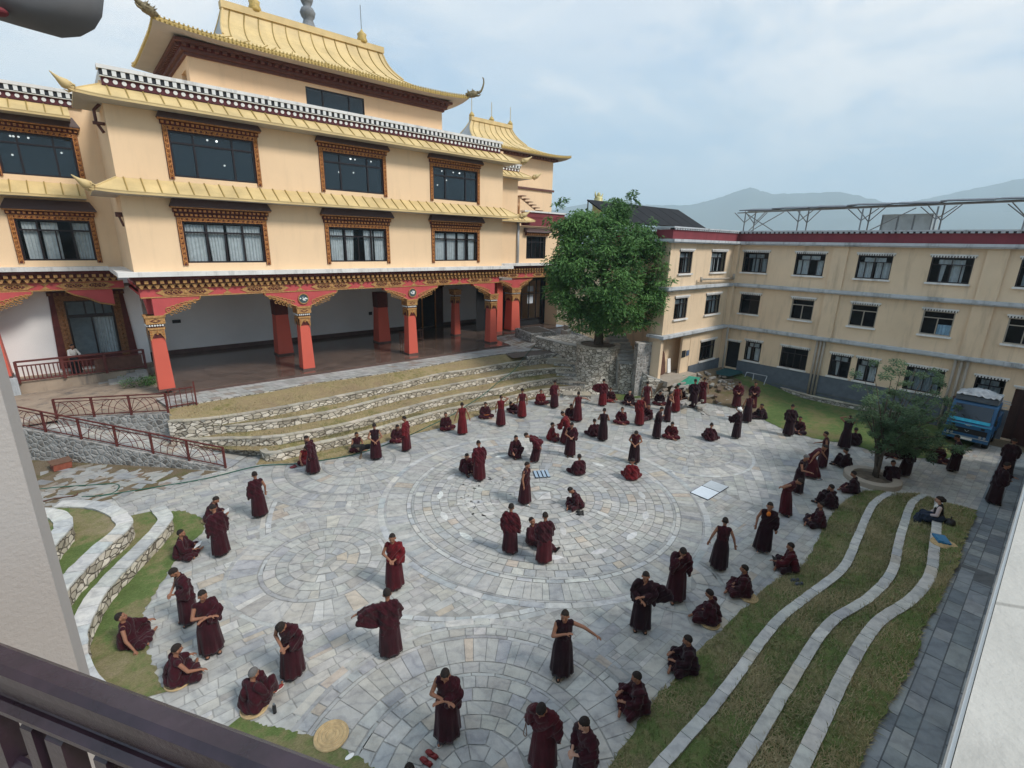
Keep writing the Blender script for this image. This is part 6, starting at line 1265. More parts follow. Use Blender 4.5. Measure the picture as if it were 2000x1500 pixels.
# goal frame & football at the wing wall
g = empty('small_goal', (34.2, 13.5, 0)); tag(g, 'small white goal frame tipped against the dormitory wall', 'goal frame'); m = MB()
for q in (((0, .7, .0), (0, -.7, 0)), ((.55, .7, .9), (.55, -.7, .9)), ((0, .7, 0), (.55, .7, .9)), ((0, -.7, 0), (.55, -.7, .9)), ((0, 0, 0), (.55, .2, .9))): m.tube(q, .03, 5)
m.build('frame', 'pipe_grey', g); m = MB(); m.ell((.1, -.45, .14), (.13, .13, .13)); o = m.build('football', 'paper', None, True); o.location = (34.0, 13.0, 0); tag(o, 'white football lying by the small goal frame', 'ball')
# ---------- things on the courtyard floor
def mat_at(px, py, r, label, rz=0): 
    x, y, _ = G(px, py, .02); o = empty('straw_mat', (x, y, .012)); tag(o, label, 'mat', 'round straw mats'); m = MB(); m.lathe(0, 0, [(r*.96, 0), (r, .012), (r*.97, .028)], 32); m.build('base', 'mat_straw', o)
    m = MB()
    for k in range(4): rk = r*(.94-.22*k); m.tube([(rk*cos(t), rk*sin(t), .028) for t in np.linspace(0, 2*pi, 33)], .016, 5)
    m.build('woven_coil', 'mat_straw', o); return o
_mat0 = mat_at
def mat_at(px, py, r, label, rz=0):
    o = _mat0(px, py, r*.82 if 'under' in label else r, label); 
    if 'under' in label: q = hypot(o.location.x, o.location.y); o.location.x += o.location.x/q*.24; o.location.y += o.location.y/q*.24
    return o
mat_at(647, 1437, .33, 'empty round straw mat lying on the bottom grass edge')
mat_at(1460, 1177, .30, 'round straw mat under the monk sitting below the walking barefoot monk'); mat_at(1384, 1229, .31, 'round straw mat under the monk seated second nearest along the right verge')
mat_at(1243, 1395, .31, 'round straw mat under the monk seated nearest the camera at right'); mat_at(500, 1400, .33, 'round straw mat under the monk beside the water bottle'); mat_at(352, 1345, .33, 'round straw mat under the monk with the outstretched bare arm'); mat_at(410, 1022, .30, 'round straw mat under the monk reading papers at left')
mat_at(1843, 1063, .33, 'round straw mat beside the seated woman on the pale kerb').location = GZ(1843, 1063, 1.1)
b = empty('drink_bottle', G(537, 1392, .0)); tag(b, 'small black drink bottle standing next to the monk on a mat', 'bottle'); m = MB(); m.lathe(0, 0, [(.036, 0), (.038, .15), (.03, .19), (.018, .21)], 14); m.build('body', 'shoe_black', b, True); m = MB(); m.lathe(0, 0, [(.02, .21), (.02, .24)], 12); m.build('cap', 'steel', b)
m = MB(); m.ell((0, 0, .01), (.09, .05, .012)); o = m.build('flat_stone', 'paper'); o.location = G(683, 1478, .02); tag(o, 'small pale flat stone on the bottom grass edge', 'stone')
# folding board and file folders
def board(corners, z, name, label, split):
    P = [Vector(G(x, y, z)) for x, y in corners]; root = empty(name, P[0]); tag(root, label, 'board'); 
    return P, root
P, rt_ = board(((1347, 962), (1388, 938), (1424, 951), (1383, 977)), .02, 'folding_board', 'white folding board lying open flat on the central paving', 1)
mid0, mid1 = P[0].lerp(P[1], .55), P[3].lerp(P[2], .55)
for a, b, c, d, mt in ((P[0], mid0, mid1, P[3], 'board_white'), (mid0, P[1], P[2], mid1, 'board_grey')):
    m = MB(); cc_ = (a+b+c+d)/4; q = [cc_+(p-cc_)*.985 for p in (a, b, c, d)]; m.prism([(p.x, p.y) for p in q], .005, .03, 'z'); attach(m.build('rim', 'board_rim'), rt_); m = MB(); q = [cc_+(p-cc_)*.94 for p in (a, b, c, d)]; m.prism([(p.x, p.y) for p in q], .031, .036, 'z'); attach(m.build('panel', mt), rt_)
f0, f1 = Vector(G(1045, 934, .02)), Vector(G(1076, 932, .02)); bk = Vector(G(1040, 921, .02))-f0
for i in range(4):
    a = f0.lerp(f1, i/4+.02); b_ = f0.lerp(f1, (i+1)/4-.03); m = MB(); m.prism([(a.x, a.y), (b_.x, b_.y), (b_.x+bk.x*1.0, b_.y+bk.y), (a.x+bk.x, a.y+bk.y)], .006, .05, 'z'); r = empty('file_folder', (a.x, a.y, 0)); attach(m.build('cover', 'board_rim'), r); m = MB(); c = (b_-a)*.16; m.prism([(a.x+c.x, a.y+c.y), (b_.x, b_.y), (b_.x+bk.x, b_.y+bk.y), (a.x+c.x+bk.x, a.y+c.y+bk.y)], .051, .06, 'z'); attach(m.build('pages', 'water_blue'), r); tag(r, 'pale blue folder with dark spine in the row of four on the paving', 'folder', 'row of four folders')
# ---------- own building: ledge, near wall, railing, lamp
ow = empty('near_ledge', (1.5, -.4, 8.3)); tag(ow, 'wide cream ledge of the near building at the bottom right', 'ledge'); m = MB(); m.box(.25, -1.6, 8.30, 7.5, -.035, 8.47); attach(m.build('slab', 'near_ledge'), ow); m = MB(); m.box(.25, -.034, 8.34, 7.5, -.028, 8.462); attach(m.build('edge_highlight', 'white_paint'), ow)  # thin white strip paints the bright highlight along the slab edge
m = MB(); m.box(.25, -1.5, .0, 31, -.46, 8.295); tag(m.build('near_facade', 'wing_cream'), 'cream outer wall of the near building under the wide ledge', 'wall')
# tiny dirt specks on the ledge belong to its surface
d0 = _ray(160, 1290); e1_ = _ray(0, 780); az = atan2(d0[0], d0[1]); R_ = 1.95; ex = R_*sin(radians(-6.05)); ey = R_*cos(radians(-6.05))
m = MB(); m.box(ex-2.5, ey, 5.0, ex, ey+.25, 12.0); tag(m.build('near_wall', 'near_wall'), 'plain grey plaster wall end of the near building at the left edge', 'wall')
rl = empty('wooden_balustrade', G(350, 1370, 8.45)); tag(rl, 'dark purple brown wooden balcony balustrade in the bottom left foreground', 'balustrade')
q0, q1 = Vector(G(0, 1247, 8.45)), Vector(G(700, 1502, 8.45)); dq = (q1-q0).normalized(); nq = Vector((dq.y, -dq.x, 0)); nq = nq if nq.dot(Vector((-q0.x, -q0.y, 0))) > 0 else -nq
a, b = q0-dq*.8, q1+dq*.5
def bar(z0, z1, o0, o1, name, s0=0, s1=1, bev=.012):
    p, q = a.lerp(b, s0), a.lerp(b, s1); vs = []
    for P_ in (p, q):
        for o, z in ((o0+bev, z1), (o1-bev, z1), (o1, z1-bev), (o1, z0+bev), (o1-bev, z0), (o0+bev, z0), (o0, z0+bev), (o0, z1-bev)): v = P_+nq*o; vs.append((v.x, v.y, z))
    m = MB(); m.add(vs, [(i, (i+1) % 8, 8+(i+1) % 8, 8+i) for i in range(8)]+[tuple(range(8))[::-1], tuple(range(8, 16))]); attach(m.build(name, 'rail_wood'), rl)
bar(8.405, 8.45, 0, .055, 'top_rail'); bar(8.29, 8.325, .006, .048, 'middle_rail'); bar(7.6, 7.66, .006, .048, 'bottom_rail'); bar(8.325, 8.405, .016, .030, 'back_panel')
Lq = (b-a).length
for k in range(10):
    s = (k+.35)/10; bar(7.6, 8.29, .008, .046, 'fret_post', s, s+.05/Lq)
    bar(8.10, 8.135, .010, .044, 'fret_bar', s+.05/Lq, s+.16/Lq); bar(8.135, 8.29, .010, .044, 'fret_drop', s+.14/Lq, s+.175/Lq); bar(7.90, 7.94, .010, .044, 'fret_bar', s+.05/Lq, s+.24/Lq)
lp = empty('ceiling_lamp', tuple(PV(70, -10, 1.4))); tag(lp, 'blurred dark grey lamp head hanging into the top left corner', 'lamp'); m = MB()
P_ = [PV(x, y, 1.4) for x, y in ((-60, 10), (0, 28), (50, 42), (90, 53), (130, 50), (160, 34), (176, 8), (180, -30), (150, -70), (40, -80), (-60, -60))]; c = sum(P_, Vector())/len(P_); fv = Vector((float(_f[0]), float(_f[1]), float(_f[2])))
vs = [tuple(c+(p-c)*k+fv*z) for k, z in ((.6, -.05), (.9, -.035), (1, 0), (.95, .05), (.6, .08)) for p in P_]; n = len(P_); m.add(vs, [(i*n+k, i*n+(k+1) % n, (i+1)*n+(k+1) % n, (i+1)*n+k) for i in range(4) for k in range(n)]+[tuple(range(n))[::-1], tuple(range(4*n, 5*n))]); attach(m.build('shade', 'lamp_grey', smooth=True), lp)
m = MB(); m.tube([PV(60, -60, 1.43), PV(60, -400, 1.6)], .012, 6); attach(m.build('rod', 'lamp_grey'), lp)
m = MB(); m.ell(tuple(PV(-4, 22, 1.36)), (.022, .022, .012)); attach(m.build('red_cap', 'parapet_red'), lp)
# ---------- hills
def hill(azs, R0, R1, name, seed, W_=1000):
    m = MB(); vs = []; n = 0; K = []
    for i in range(len(azs)-1):
        for k in range(10):
            t = k/10; K.append((azs[i][0]*(1-t)+azs[i+1][0]*t, azs[i][1]*(1-t)+azs[i+1][1]*t))
    K.append(azs[-1])
    for j in range(7):
        u = j/6
        for i, (a, e) in enumerate(K):
            R = R0+(R1-R0)*u; e2 = e+(.0022*noise.noise(Vector((a*1.6, seed, 0)))+.0014*noise.noise(Vector((a*5, seed, 2)))); h = HC+R1*e2; z = -30+(h+30)*(u**1.2)*(1+.12*noise.noise(Vector((a*.8, u*3, seed)))*(1-u)); ar = radians(a); vs.append((R*sin(ar), R*cos(ar), z))
    n = len(K)
    for i, (a, e) in enumerate(K): ar = radians(a); vs.append(((R1+W_)*sin(ar), (R1+W_)*cos(ar), -30))
    m.add(vs, [(j*n+i, j*n+i+1, (j+1)*n+i+1, (j+1)*n+i) for j in range(7) for i in range(n-1)]); struct(m, name, 'mountain', True)
hill([(35, .03), (44, .06), (50, .078), (53, .082), (56, .074), (60, .074), (62.5, .085), (65.5, .1025), (67.5, .091), (70.3, .091), (73, .092), (75, .083), (77, .073), (79, .066), (82, .06), (90, .05)], 3600, 4700, 'mountain', 1)
hill([(74, .05), (78.6, .074), (81, .083), (84, .095), (85.3, .10), (88, .118), (92, .13), (97, .12)], 4200, 5400, 'mountain', 5)
hill([(-60, .02), (-20, .04), (0, .05), (20, .06), (40, .05)], 4200, 5400, 'mountain', 9)
HZ = MB(); HZ.box(-7100, -7100, -32, 7100, 7100, 720)
hm = bpy.data.materials.new('haze'); hm.use_nodes = True; ht = hm.node_tree; ht.nodes.clear(); ho = ht.nodes.new('ShaderNodeOutputMaterial'); hv = ht.nodes.new('ShaderNodeVolumePrincipled'); hv.inputs['Color'].default_value = (.70, .88, 1, 1); hv.inputs['Density'].default_value = .00029; hv.inputs['Anisotropy'].default_value = .0; ht.links.new(hv.outputs[0], ho.inputs['Volume']); MATS['haze'] = hm
tag(HZ.build('haze', 'haze'), kind='stuff')
# =================================================================== PEOPLE
ARM = {'down': ((.27, -.02, .17), (.28, .05, -.07)), 'front': ((.27, .04, .18), (.06, .26, .12)), 'cross': ((.27, .10, .20), (-.07, .26, .21)), 'behind': ((.29, -.12, .18), (.05, -.21, .0)),
       'face': ((.23, .22, .27), (.07, .17, .50)), 'head': ((.38, .05, .60), (.15, -.02, .70)), 'out': ((.42, .10, .38), (.66, .20, .24)), 'reach': ((.30, .22, .36), (.40, .47, .28)), 'fwd': ((.24, .24, .20), (.15, .45, .20)),
       'slack': ((.30, -.05, .17), (.36, -.02, -.05)), 'lap': ((.28, .05, .19), (.08, .26, .07)), 'knee': ((.30, .13, .22), (.32, .36, .14)), 'floor': ((.33, .02, .20), (.44, .14, -.04)), 'chest': ((.27, .12, .22), (.0, .19, .32)), 'hold': ((.26, .10, .18), (.13, .34, .17))}
def rotX(a): return Matrix.Rotation(radians(a), 3, 'X')
def rotZ(a): return Matrix.Rotation(radians(a), 3, 'Z')
JOBS = []; CACHE = {}
def remesh_job(mb, vox, it): JOBS.append((mb, vox, it)); return len(JOBS)-1
def run_jobs():
    obs = []
    for mb, vox, it in JOBS:
        me = bpy.data.meshes.new('t'); me.from_pydata(mb.v, [], mb.f); me.update(); o = bpy.data.objects.new('t', me); COL.objects.link(o)
        r = o.modifiers.new('r', 'REMESH'); r.mode = 'VOXEL'; r.voxel_size = vox; r.use_smooth_shade = True
        s = o.modifiers.new('s', 'SMOOTH'); s.factor = .5; s.iterations = it; obs.append(o)
    dg = bpy.context.evaluated_depsgraph_get(); out = []
    for o in obs: out.append(bpy.data.meshes.new_from_object(o.evaluated_get(dg)))
    for o in obs: me = o.data; bpy.data.objects.remove(o); bpy.data.meshes.remove(me)
    return out
def getco(me): a = np.empty(len(me.vertices)*3, np.float32); me.vertices.foreach_get('co', a); return a.reshape(-1, 3)
def setco(me, a): me.vertices.foreach_set('co', a.astype(np.float32).ravel()); me.update()
def getno(me): a = np.empty(len(me.vertices)*3, np.float32); me.vertex_normals.foreach_get('vector', a); return a.reshape(-1, 3)
def folds(me, d, fr, amp, seed, floor=None, d2=None):
    c = getco(me); n = getno(me); d = np.array(d, float); d /= np.linalg.norm(d); ph = seed*1.7
    w = .25*np.sin(c[:, 0]*7+ph)+.25*np.sin(c[:, 2]*6+ph*2)+.2*np.sin(c[:, 1]*9+ph)
    f = np.sin((c@d)*fr*6.283+w*3.0)+.5*np.sin((c@d)*fr*2.17*6.283+w*5+ph)
    c = c+n*(f*amp)[:, None]
    if floor is not None: c[:, 2] = np.maximum(c[:, 2], floor)
    setco(me, c)
def build_pose(key):
    kind, R, L, cl, lean, hp, hy, stride, swing, near, leanside = key
    tv = .0105 if near else .015; cv = .019 if near else .027
    stand = kind == 'S'
    hipz = .92 if stand else {'C': .12, 'K': .13, 'X': .12, 'B': .12, 'Q': .30}[kind]
    hip = Vector((0, -.22*sin(radians(max(0, lean))) if stand else 0, hipz)); M = Matrix.Rotation(radians(leanside), 3, 'Y') @ rotX(-lean)
    W = lambda p: hip+M @ Vector(p)
    nk = W((0, .012, .560)); HM = 1.12*(M @ rotX(lean*.35 if lean > 30 else 0) @ rotZ(hy) @ rotX(-hp)); Hd = lambda p: nk+HM @ Vector(p)
    b = MB(); n_ = 12 if near else 9
    b.ell(W((0, 0, .03)), (.155, .115, .13), 14, 9, M); b.ell(W((0, .0, .27)), (.165, .112, .22), 14, 9, M); b.caps(W((-.13, -.01, .43)), W((.13, -.01, .43)), .06, .06, n_); b.caps(W((0, -.01, .42)), nk+HM @ Vector((0, 0, .03)), .058, .05, n_)
    # head
    b.ell(Hd((0, .005, .115)), (.077, .094, .100), 18, 12, HM); b.ell(Hd((0, .040, .050)), (.054, .056, .056), 14, 9, HM); b.ell(Hd((0, .078, .025)), (.024, .020, .020), 8, 6, HM)
    b.caps(Hd((0, .096, .105)), Hd((0, .112, .070)), .010, .016, 8); b.caps(Hd((-.05, .078, .118)), Hd((.05, .078, .118)), .014, .014, 8); b.caps(Hd((-.016, .092, .045)), Hd((.016, .092, .045)), .012, .012, 8)
    for s in (-1, 1): b.ell(Hd((s*.080, .004, .082)), (.012, .022, .032), 8, 7, HM); b.ell(Hd((s*.048, .066, .068)), (.022, .022, .024), 8, 6, HM)
    arms = {}
    for s, a in ((1, R), (-1, L)):
        (ex, ey, ez), (wx, wy, wz) = ARM[a]; sh = W((s*.172, -.01, .435)); e = W((s*ex, ey, ez)); w = W((s*wx, wy, wz)); 
        if not stand: w.z = max(w.z, .08 if a != 'floor' else .03); e.z = max(e.z, .15)
        arms[s] = (sh, e, w); b.caps(sh, e, .050, .040, n_); b.caps(e, w, .041, .027, n_)
        d = (w-e).normalized(); side = d.cross(Vector((0, 0, 1)) if abs(d.z) < .85 else Vector((0, 1, 0))).normalized(); up = side.cross(d).normalized()
        hand_rot = Matrix((side, d, up)).transposed(); b.ell(w+d*.055, (.040, .050, .017), 10, 8, hand_rot)
        for k in range(4):
            o = side*(.028-.0185*k)*1.0; r = .0105; l = (.062, .074, .070, .054)[k]; p0 = w+d*.088+o; p1 = p0+d*l*.5-up*.010; p2 = p1+d*l*.42-up*(.022 if a != 'out' else .006); b.caps(p0, p1, r, r*.95, 6); b.caps(p1, p2, r*.95, r*.8, 6)
        tp = w+d*.03+side*.035; b.caps(tp, tp+side*.025+d*.028-up*.012, .013, .011, 6); b.caps(tp+side*.025+d*.028-up*.012, tp+side*.028+d*.056-up*.022, .011, .009, 6)
    # legs
    feet = {}; K = {}
    for s in (1, -1):
        hj = hip+Vector((s*.09, 0, -.04))
        if stand: f = Vector((s*.105, stride*s, .085)); k = (hj+f)/2+Vector((s*.02, .05, 0)); k.z = .49
        elif kind == 'C': k = Vector((s*.37, .27, .12)); f = Vector((-s*.12, .36+.05*s, .075))
        elif kind == 'K': k = Vector((s*.16, .34, .46)); f = Vector((s*.12, .44, .085))
        elif kind == 'Q': k = Vector((s*.20, .36, .48)); f = Vector((s*.14, .18, .085))
        elif kind == 'X': k = Vector((s*.14, .40, .22+.06*s)); f = Vector((s*.14, .80, .085))
        else: k = Vector((s*.13, .42, .14)); f = Vector((s*.11, .50, -.30))
        K[s] = (hj, k, f); b.caps(hj, k, .088, .058, n_); b.caps(k, f, .055, .038, n_)
        fd = Vector((s*.12, 1, 0)).normalized() if kind != 'C' else Vector((-s*.8, .35, 0)).normalized()
        if kind == 'X': fd = Vector((s*.3, .45, .85)).normalized()
        heel = f+Vector((0, 0, -.045))-fd*.03; toe = heel+fd*.20
        if kind == 'C': heel.z = toe.z = .045
        b.caps(heel, toe, .040, .032, 8); feet[s] = (heel, toe, fd)
    jb = remesh_job(b, tv, 3)
    # hair cap
    h = MB(); nu, nv = 20, 12; vs = []; fs = []
    for j in range(nv+1):
        t = pi*j/nv*.78
        for i in range(nu):
            a = 2*pi*i/nu; q = Vector((.0795*sin(t)*cos(a), .0965*sin(t)*sin(a), .1025*cos(t))); vs.append(q)
    for j in range(nv):
        for i in range(nu):
            f = (j*nu+i, (j+1)*nu+i, (j+1)*nu+(i+1) % nu, j*nu+(i+1) % nu); c = sum((vs[x] for x in f), Vector())/4
            if c.z > -.028+max(0, c.y)*1.0+(.028 if abs(c.x) > .06 and c.y > -.01 else 0): fs.append(f)
    h.add([Hd(v+Vector((0, .003, .117))) for v in vs], fs)
    # lower robe
    ls = None
    if stand:
        l = MB(); nr, ns = 15, 44; rnd = random.Random(hash(key) & 0xffff); ph = [rnd.uniform(0, 6.28) for _ in range(4)]; vs = []
        mf = (feet[1][0]+feet[-1][0])/2; kf = 7+rnd.randrange(4)
        for r in range(nr+1):
            t = r/nr; z = (hip.z+.10)*(1-t)+.085*t; cx = hip.x*(1-t); cy = hip.y*(1-t)+(mf.y+.02)*t; wa = .158+.045*min(1, t*3.2)+.055*t; wb = .128+.045*min(1, t*3)+.035*t+abs(stride)*.75*t
            for k in range(ns):
                a = 2*pi*k/ns; pl = 1+t*(.075*sin(kf*a+ph[0]+.8*sin(2*t+ph[1]))+.04*sin((kf*2+3)*a+ph[2])+.02*sin(3*a+ph[3]+t*3)); zz = z+(.012*sin(2*a+ph[1]) if r == nr else 0)
                vs.append((cx+wa*pl*cos(a), cy+wb*pl*sin(a), zz))
        fs = [(r*ns+k, (r+1)*ns+k, (r+1)*ns+(k+1) % ns, r*ns+(k+1) % ns) for r in range(nr) for k in range(ns)]+[tuple(range(ns))]; nb = len(vs); vs += [(x*.9+mf.x*.1, y*.9+mf.y*.1, z+.05) for x, y, z in vs[nr*ns:(nr+1)*ns]]; fs += [(nr*ns+k, nb+k, nb+(k+1) % ns, nr*ns+(k+1) % ns) for k in range(ns)]+[tuple(range(nb, nb+ns))]
        l.add(vs, fs); lower = ('mesh', l)
    else:
        l = MB(); l.ell((0, -.02, .14 if kind != 'Q' else .3), (.225, .185, .14), 16, 10)
        for s in (1, -1): hj, k, f = K[s]; l.caps(hj+Vector((0, 0, .02)), k, .125, .098, 10); l.caps(k, f*.75+k*.25 if kind == 'C' else f.lerp(k, .12), .092, .075, 10)
        if kind == 'C': l.ell((0, .25, .075), (.30, .22, .075), 16, 8); l.ell((0, .02, .06), (.30, .24, .06), 16, 8); l.caps((-.34, .27, .07), (.34, .27, .07), .07, .07, 10); l.caps((-.14, .40, .06), (.14, .40, .06), .055, .055, 10)
        if kind in 'KQ': l.caps((-.1, .25, .25), (.1, .25, .25), .12, .12, 10); l.caps((-.15, .3, .42), (.15, .3, .42), .07, .07, 10); l.ell((0, .15, .1), (.22, .28, .1), 14, 8)
        if kind == 'X': l.ell((0, .38, .11), (.2, .4, .10), 14, 8)
        if kind == 'B': l.caps((-.1, .4, .12), (.1, .4, .12), .1, .1, 10); l.caps((-.12, .5, -.12), (.12, .5, -.12), .13, .13, 10); l.caps((-.15, .55, -.28), (.15, .55, -.28), .10, .10, 10); l.ell((.0, .3, .02), (.27, .3, .12), 14, 8)
        lower = ('job', remesh_job(l, cv, 5))
    # upper robe
    u = MB(); u.ell(W((0, 0, .10)), (.178, .138, .17), 16, 10, M); u.ell(W((0, -.002, .28)), (.188, .136, .215), 16, 10, M); u.caps(W((-.145, -.01, .427)), W((.145, -.01, .427)), .078, .078, 10); u.caps(W((0, -.03, .44)), W((0, -.02, .49)), .085, .068, 10)
    dn = Vector((0, 0, -1))
    def cover(s, ln):
        sh, e, w = arms[s]; w2 = e.lerp(w, .72); u.caps(sh+M @ Vector((-s*.01, 0, -.005)), e, .090, .078, 10); u.caps(e, w2, .074, .058, 10)
        for t in (.1, .5, .9):
            p = e.lerp(w2, t); q = p+dn*ln*(1-.35*t)
            if not stand: q.z = max(q.z, .10)
            u.caps(p, q, .07, .048, 8)
        p = sh.lerp(e, .6); q = p+dn*ln*1.2
        if not stand: q.z = max(q.z, .12)
        u.caps(p, q, .085, .065, 8)
        c = W((0, .02, .1)); u.caps(e.lerp(w2, .5), c, .06, .10, 8)
    if cl in ('full', 'one'):
        for t in np.linspace(0, 1, 5): u.caps(W((-.15+.27*t, .085-.02*abs(t-.5), .42-.36*t)), W((-.12+.27*t, .09, .36-.36*t)), .062, .062, 8)
        cover(-1, .26)
        if cl == 'full': cover(1, .24)
        if stand and lean < 40: u.ell(W((-.015, -.01, -.03)), (.20 if cl == 'one' else .21, .168, .24), 16, 10, M); u.caps(W((-.12, -.06, .3)), W((-.15, -.07, -.22)), .10, .075, 10); 
        elif stand: u.ell(W((0, -.02, .0)), (.21, .17, .16), 16, 10, M)
        else: u.caps(W((-.12, -.07, .25)), Vector((-.17, -.10, .13)), .12, .12, 10); u.caps(W((.10, -.07, .25)), Vector((.15, -.10, .13)), .12, .12, 10); u.ell((0, -.06, .12), (.27, .20, .12), 16, 8)
        if cl == 'full' and stand: u.caps(W((.12, -.06, .3)), W((.15, -.05, -.16)), .10, .075, 10)
    if cl == 'vest' and not stand: u.ell(W((0, -.02, .05)), (.2, .16, .14), 14, 8)
    for s in ((1,) if swing == 'R' else (-1,) if swing == 'L' else ()):
        pts = [W((s*.18, -.02, .42)), W((s*.40, .0, .40)), W((s*.58, .04, .30)), W((s*.66, .03, .12))]
        for i in range(3): u.caps(pts[i], pts[i+1], .07, .06, 8)
        for i in range(7): t = i/6*2.99; p = pts[int(t)].lerp(pts[int(t)+1], t-int(t)); u.caps(p, p+dn*(.42-.05*i)+Vector((-s*.04*i, 0, 0)), .055, .035, 8)
        u.caps(pts[3], W((s*.3, 0, -.05)), .05, .06, 8)
    ju = remesh_job(u, cv, 4)
    sh_ = []
    for s in (1, -1):
        heel, toe, fd = feet[s]; m = MB(); up = Vector((0, 0, 1)) if kind != 'X' else Vector((0, -1, .3)).normalized(); up = (up-fd*up.dot(fd)).normalized(); sd = fd.cross(up)
        def ringp(t): return heel.lerp(toe, t)
        prof = [(-.04, .030), (0, .042), (.3, .044), (.7, .052), (1.0, .046), (1.14, .022)]
        bot = [ringp(t)+sd*w_-up*.036 for t, w_ in prof]+[ringp(t)-sd*w_-up*.036 for t, w_ in prof[::-1]]
        n0 = len(bot); top = [p+up*.028 for p in bot]; m.add([tuple(p) for p in bot]+[tuple(p) for p in top], [tuple(range(n0))[::-1], tuple(range(n0, 2*n0))]+[(i, (i+1) % n0, n0+(i+1) % n0, n0+i) for i in range(n0)], 1)
        m.ell(heel.lerp(toe, .72)-up*.004, (.052, .085, .040), 12, 8, Matrix((sd, fd, up)).transposed(), 0); m.ell(heel.lerp(toe, .1)-up*.002, (.045, .055, .038), 12, 8, Matrix((sd, fd, up)).transposed(), 0); sh_.append(m)
    return dict(body=jb, hair=h, lower=lower, upper=ju, shoes=sh_, Hd=(nk, HM), arms=arms, hip=hip, M=M)
PEOPLE = []
def P(px, py, face, kind, R, L, cl, lean, hp, up, low, label, hy=0, st=0.0, sw='', sc=.98, skin='skin', hair='hair', shoe='shoe_black', z=0, near=None, ls=0, grp='monks in maroon robes', cat='monk', extra=None, loc=None):
    near = py > 985 if near is None else near
    PEOPLE.append((px, py, face, (kind, R, L, cl, lean, hp, hy, st, sw, near, ls), up, low, label, sc, skin, hair, shoe, z, grp, cat, extra, loc))
r_, m_, d_, k_ = 'robe_red', 'robe_mid', 'robe_dark', 'robe_black'
# --- back row below the terraces
P(612, 926, 250, 'S', 'face', 'down', 'full', 8, 25, d_, d_, 'tall monk in a full dark shawl bending to the monk with the red cloth', st=.10, shoe='sandal_tan', near=True)
P(597, 906, 20, 'C', 'knee', 'lap', 'vest', 14, 35, r_, m_, 'seated monk in bright red vest bowing beside the red cloth', near=True)
P(697, 882, 20, 'C', 'hold', 'lap', 'vest', 8, 0, d_, d_, 'seated monk stroking the black dog', near=True)
P(735, 899, 182, 'S', 'behind', 'behind', 'vest', 0, 5, k_, d_, 'sleeveless monk with hands clasped behind his back beside the dog', near=True)
P(776, 864, 15, 'C', 'lap', 'lap', 'full', 10, 15, d_, m_, 'seated monk half hidden behind the tall bright monk near the terrace wall')
P(794, 882, 250, 'S', 'front', 'front', 'full', 0, 12, r_, m_, 'tall monk in a plain bright shawl standing by the lowest terrace wall', shoe='sandal_tan', near=True)
P(870, 840, 25, 'C', 'lap', 'lap', 'full', 4, 0, d_, m_, 'cross-legged monk at the paving edge left of the bright red sleeveless monk', hy=-20)
P(903, 850, 185, 'S', 'slack', 'slack', 'vest', 0, 0, r_, r_, 'bright red sleeveless monk seen from behind with arms held away', shoe='sandal_tan')
P(947, 817, 15, 'C', 'lap', 'lap', 'full', 6, 10, d_, d_, 'cross-legged monk holding a sheet coloured as if lit orange in his lap', extra='sheet')
P(978, 833, 180, 'S', 'head', 'down', 'vest', 0, 5, r_, m_, 'monk seen from behind scratching his head near the terrace', st=.05)
P(1007, 807, 320, 'C', 'lap', 'lap', 'full', 35, 40, d_, d_, 'crouched monk bowed low behind the legs of another by the terrace')
P(1019, 817, 190, 'S', 'down', 'down', 'vest', 0, 10, m_, r_, 'monk with bare arms seen from behind in front of the crouched monk')
P(1055, 790, 15, 'C', 'lap', 'lap', 'full', 4, 0, r_, m_, 'bright seated monk with a dark bag beside him at the terrace foot', extra='bag')
P(1082, 798, 200, 'S', 'down', 'front', 'one', 0, 10, m_, d_, 'slim monk with dark skirt standing right of the monk with the bag')
P(1113, 820, 15, 'C', 'lap', 'lap', 'full', 6, 15, d_, m_, 'seated monk looking out between two standing monks below the step blocks')
P(1127, 824, 195, 'S', 'out', 'down', 'vest', 0, 0, m_, m_, 'monk swinging his right arm near the heap of loose flagstones', st=.12, shoe='sole_white')
P(1104, 868, 245, 'S', 'down', 'fwd', 'one', 22, 20, r_, m_, 'monk leaning left with one hand held low in front of him', st=.12)
P(1113, 893, 5, 'S', 'front', 'front', 'one', 3, 22, d_, d_, 'monk with one bare arm facing the camera above the row of folders')
P(1076, 862, 80, 'C', 'lap', 'lap', 'full', 2, 0, r_, m_, 'bright upright monk sitting in profile on the upper central ring')
P(1176, 862, 180, 'S', 'front', 'front', 'vest', 0, 5, k_, k_, 'square shouldered dark monk seen from behind in the upper centre')
P(1160, 855, 200, 'C', 'lap', 'lap', 'full', 5, 5, d_, d_, 'seated monk almost hidden behind the square shouldered monk')
P(1213, 828, 0, 'C', 'lap', 'face', 'full', 2, 5, m_, m_, 'cross-legged monk touching his face in the upper centre')
P(1176, 794, 188, 'S', 'front', 'out', 'full', 0, 8, m_, r_, 'monk flinging his shawl out to the left below the round planter', sw='L')
P(1190, 785, 10, 'C', 'lap', 'knee', 'full', 5, 5, d_, r_, 'seated monk mostly hidden behind the monk flinging his shawl')
P(1248, 832, 160, 'S', 'front', 'down', 'one', 8, 20, r_, r_, 'bright red monk bowing slightly over a sitting partner in the upper centre')
P(1264, 822, 330, 'X', 'lap', 'lap', 'full', -4, 0, d_, d_, 'monk with legs stretched out behind the bright bowing monk')
P(1260, 801, 185, 'S', 'down', 'down', 'vest', 0, 8, m_, m_, 'sleeveless monk seen from behind by the curved kerb', sc=1.0)
P(1228, 791, 0, 'C', 'lap', 'lap', 'full', 2, 0, k_, k_, 'cross-legged dark monk with a pale face against the curved kerb', skin='skin_light')
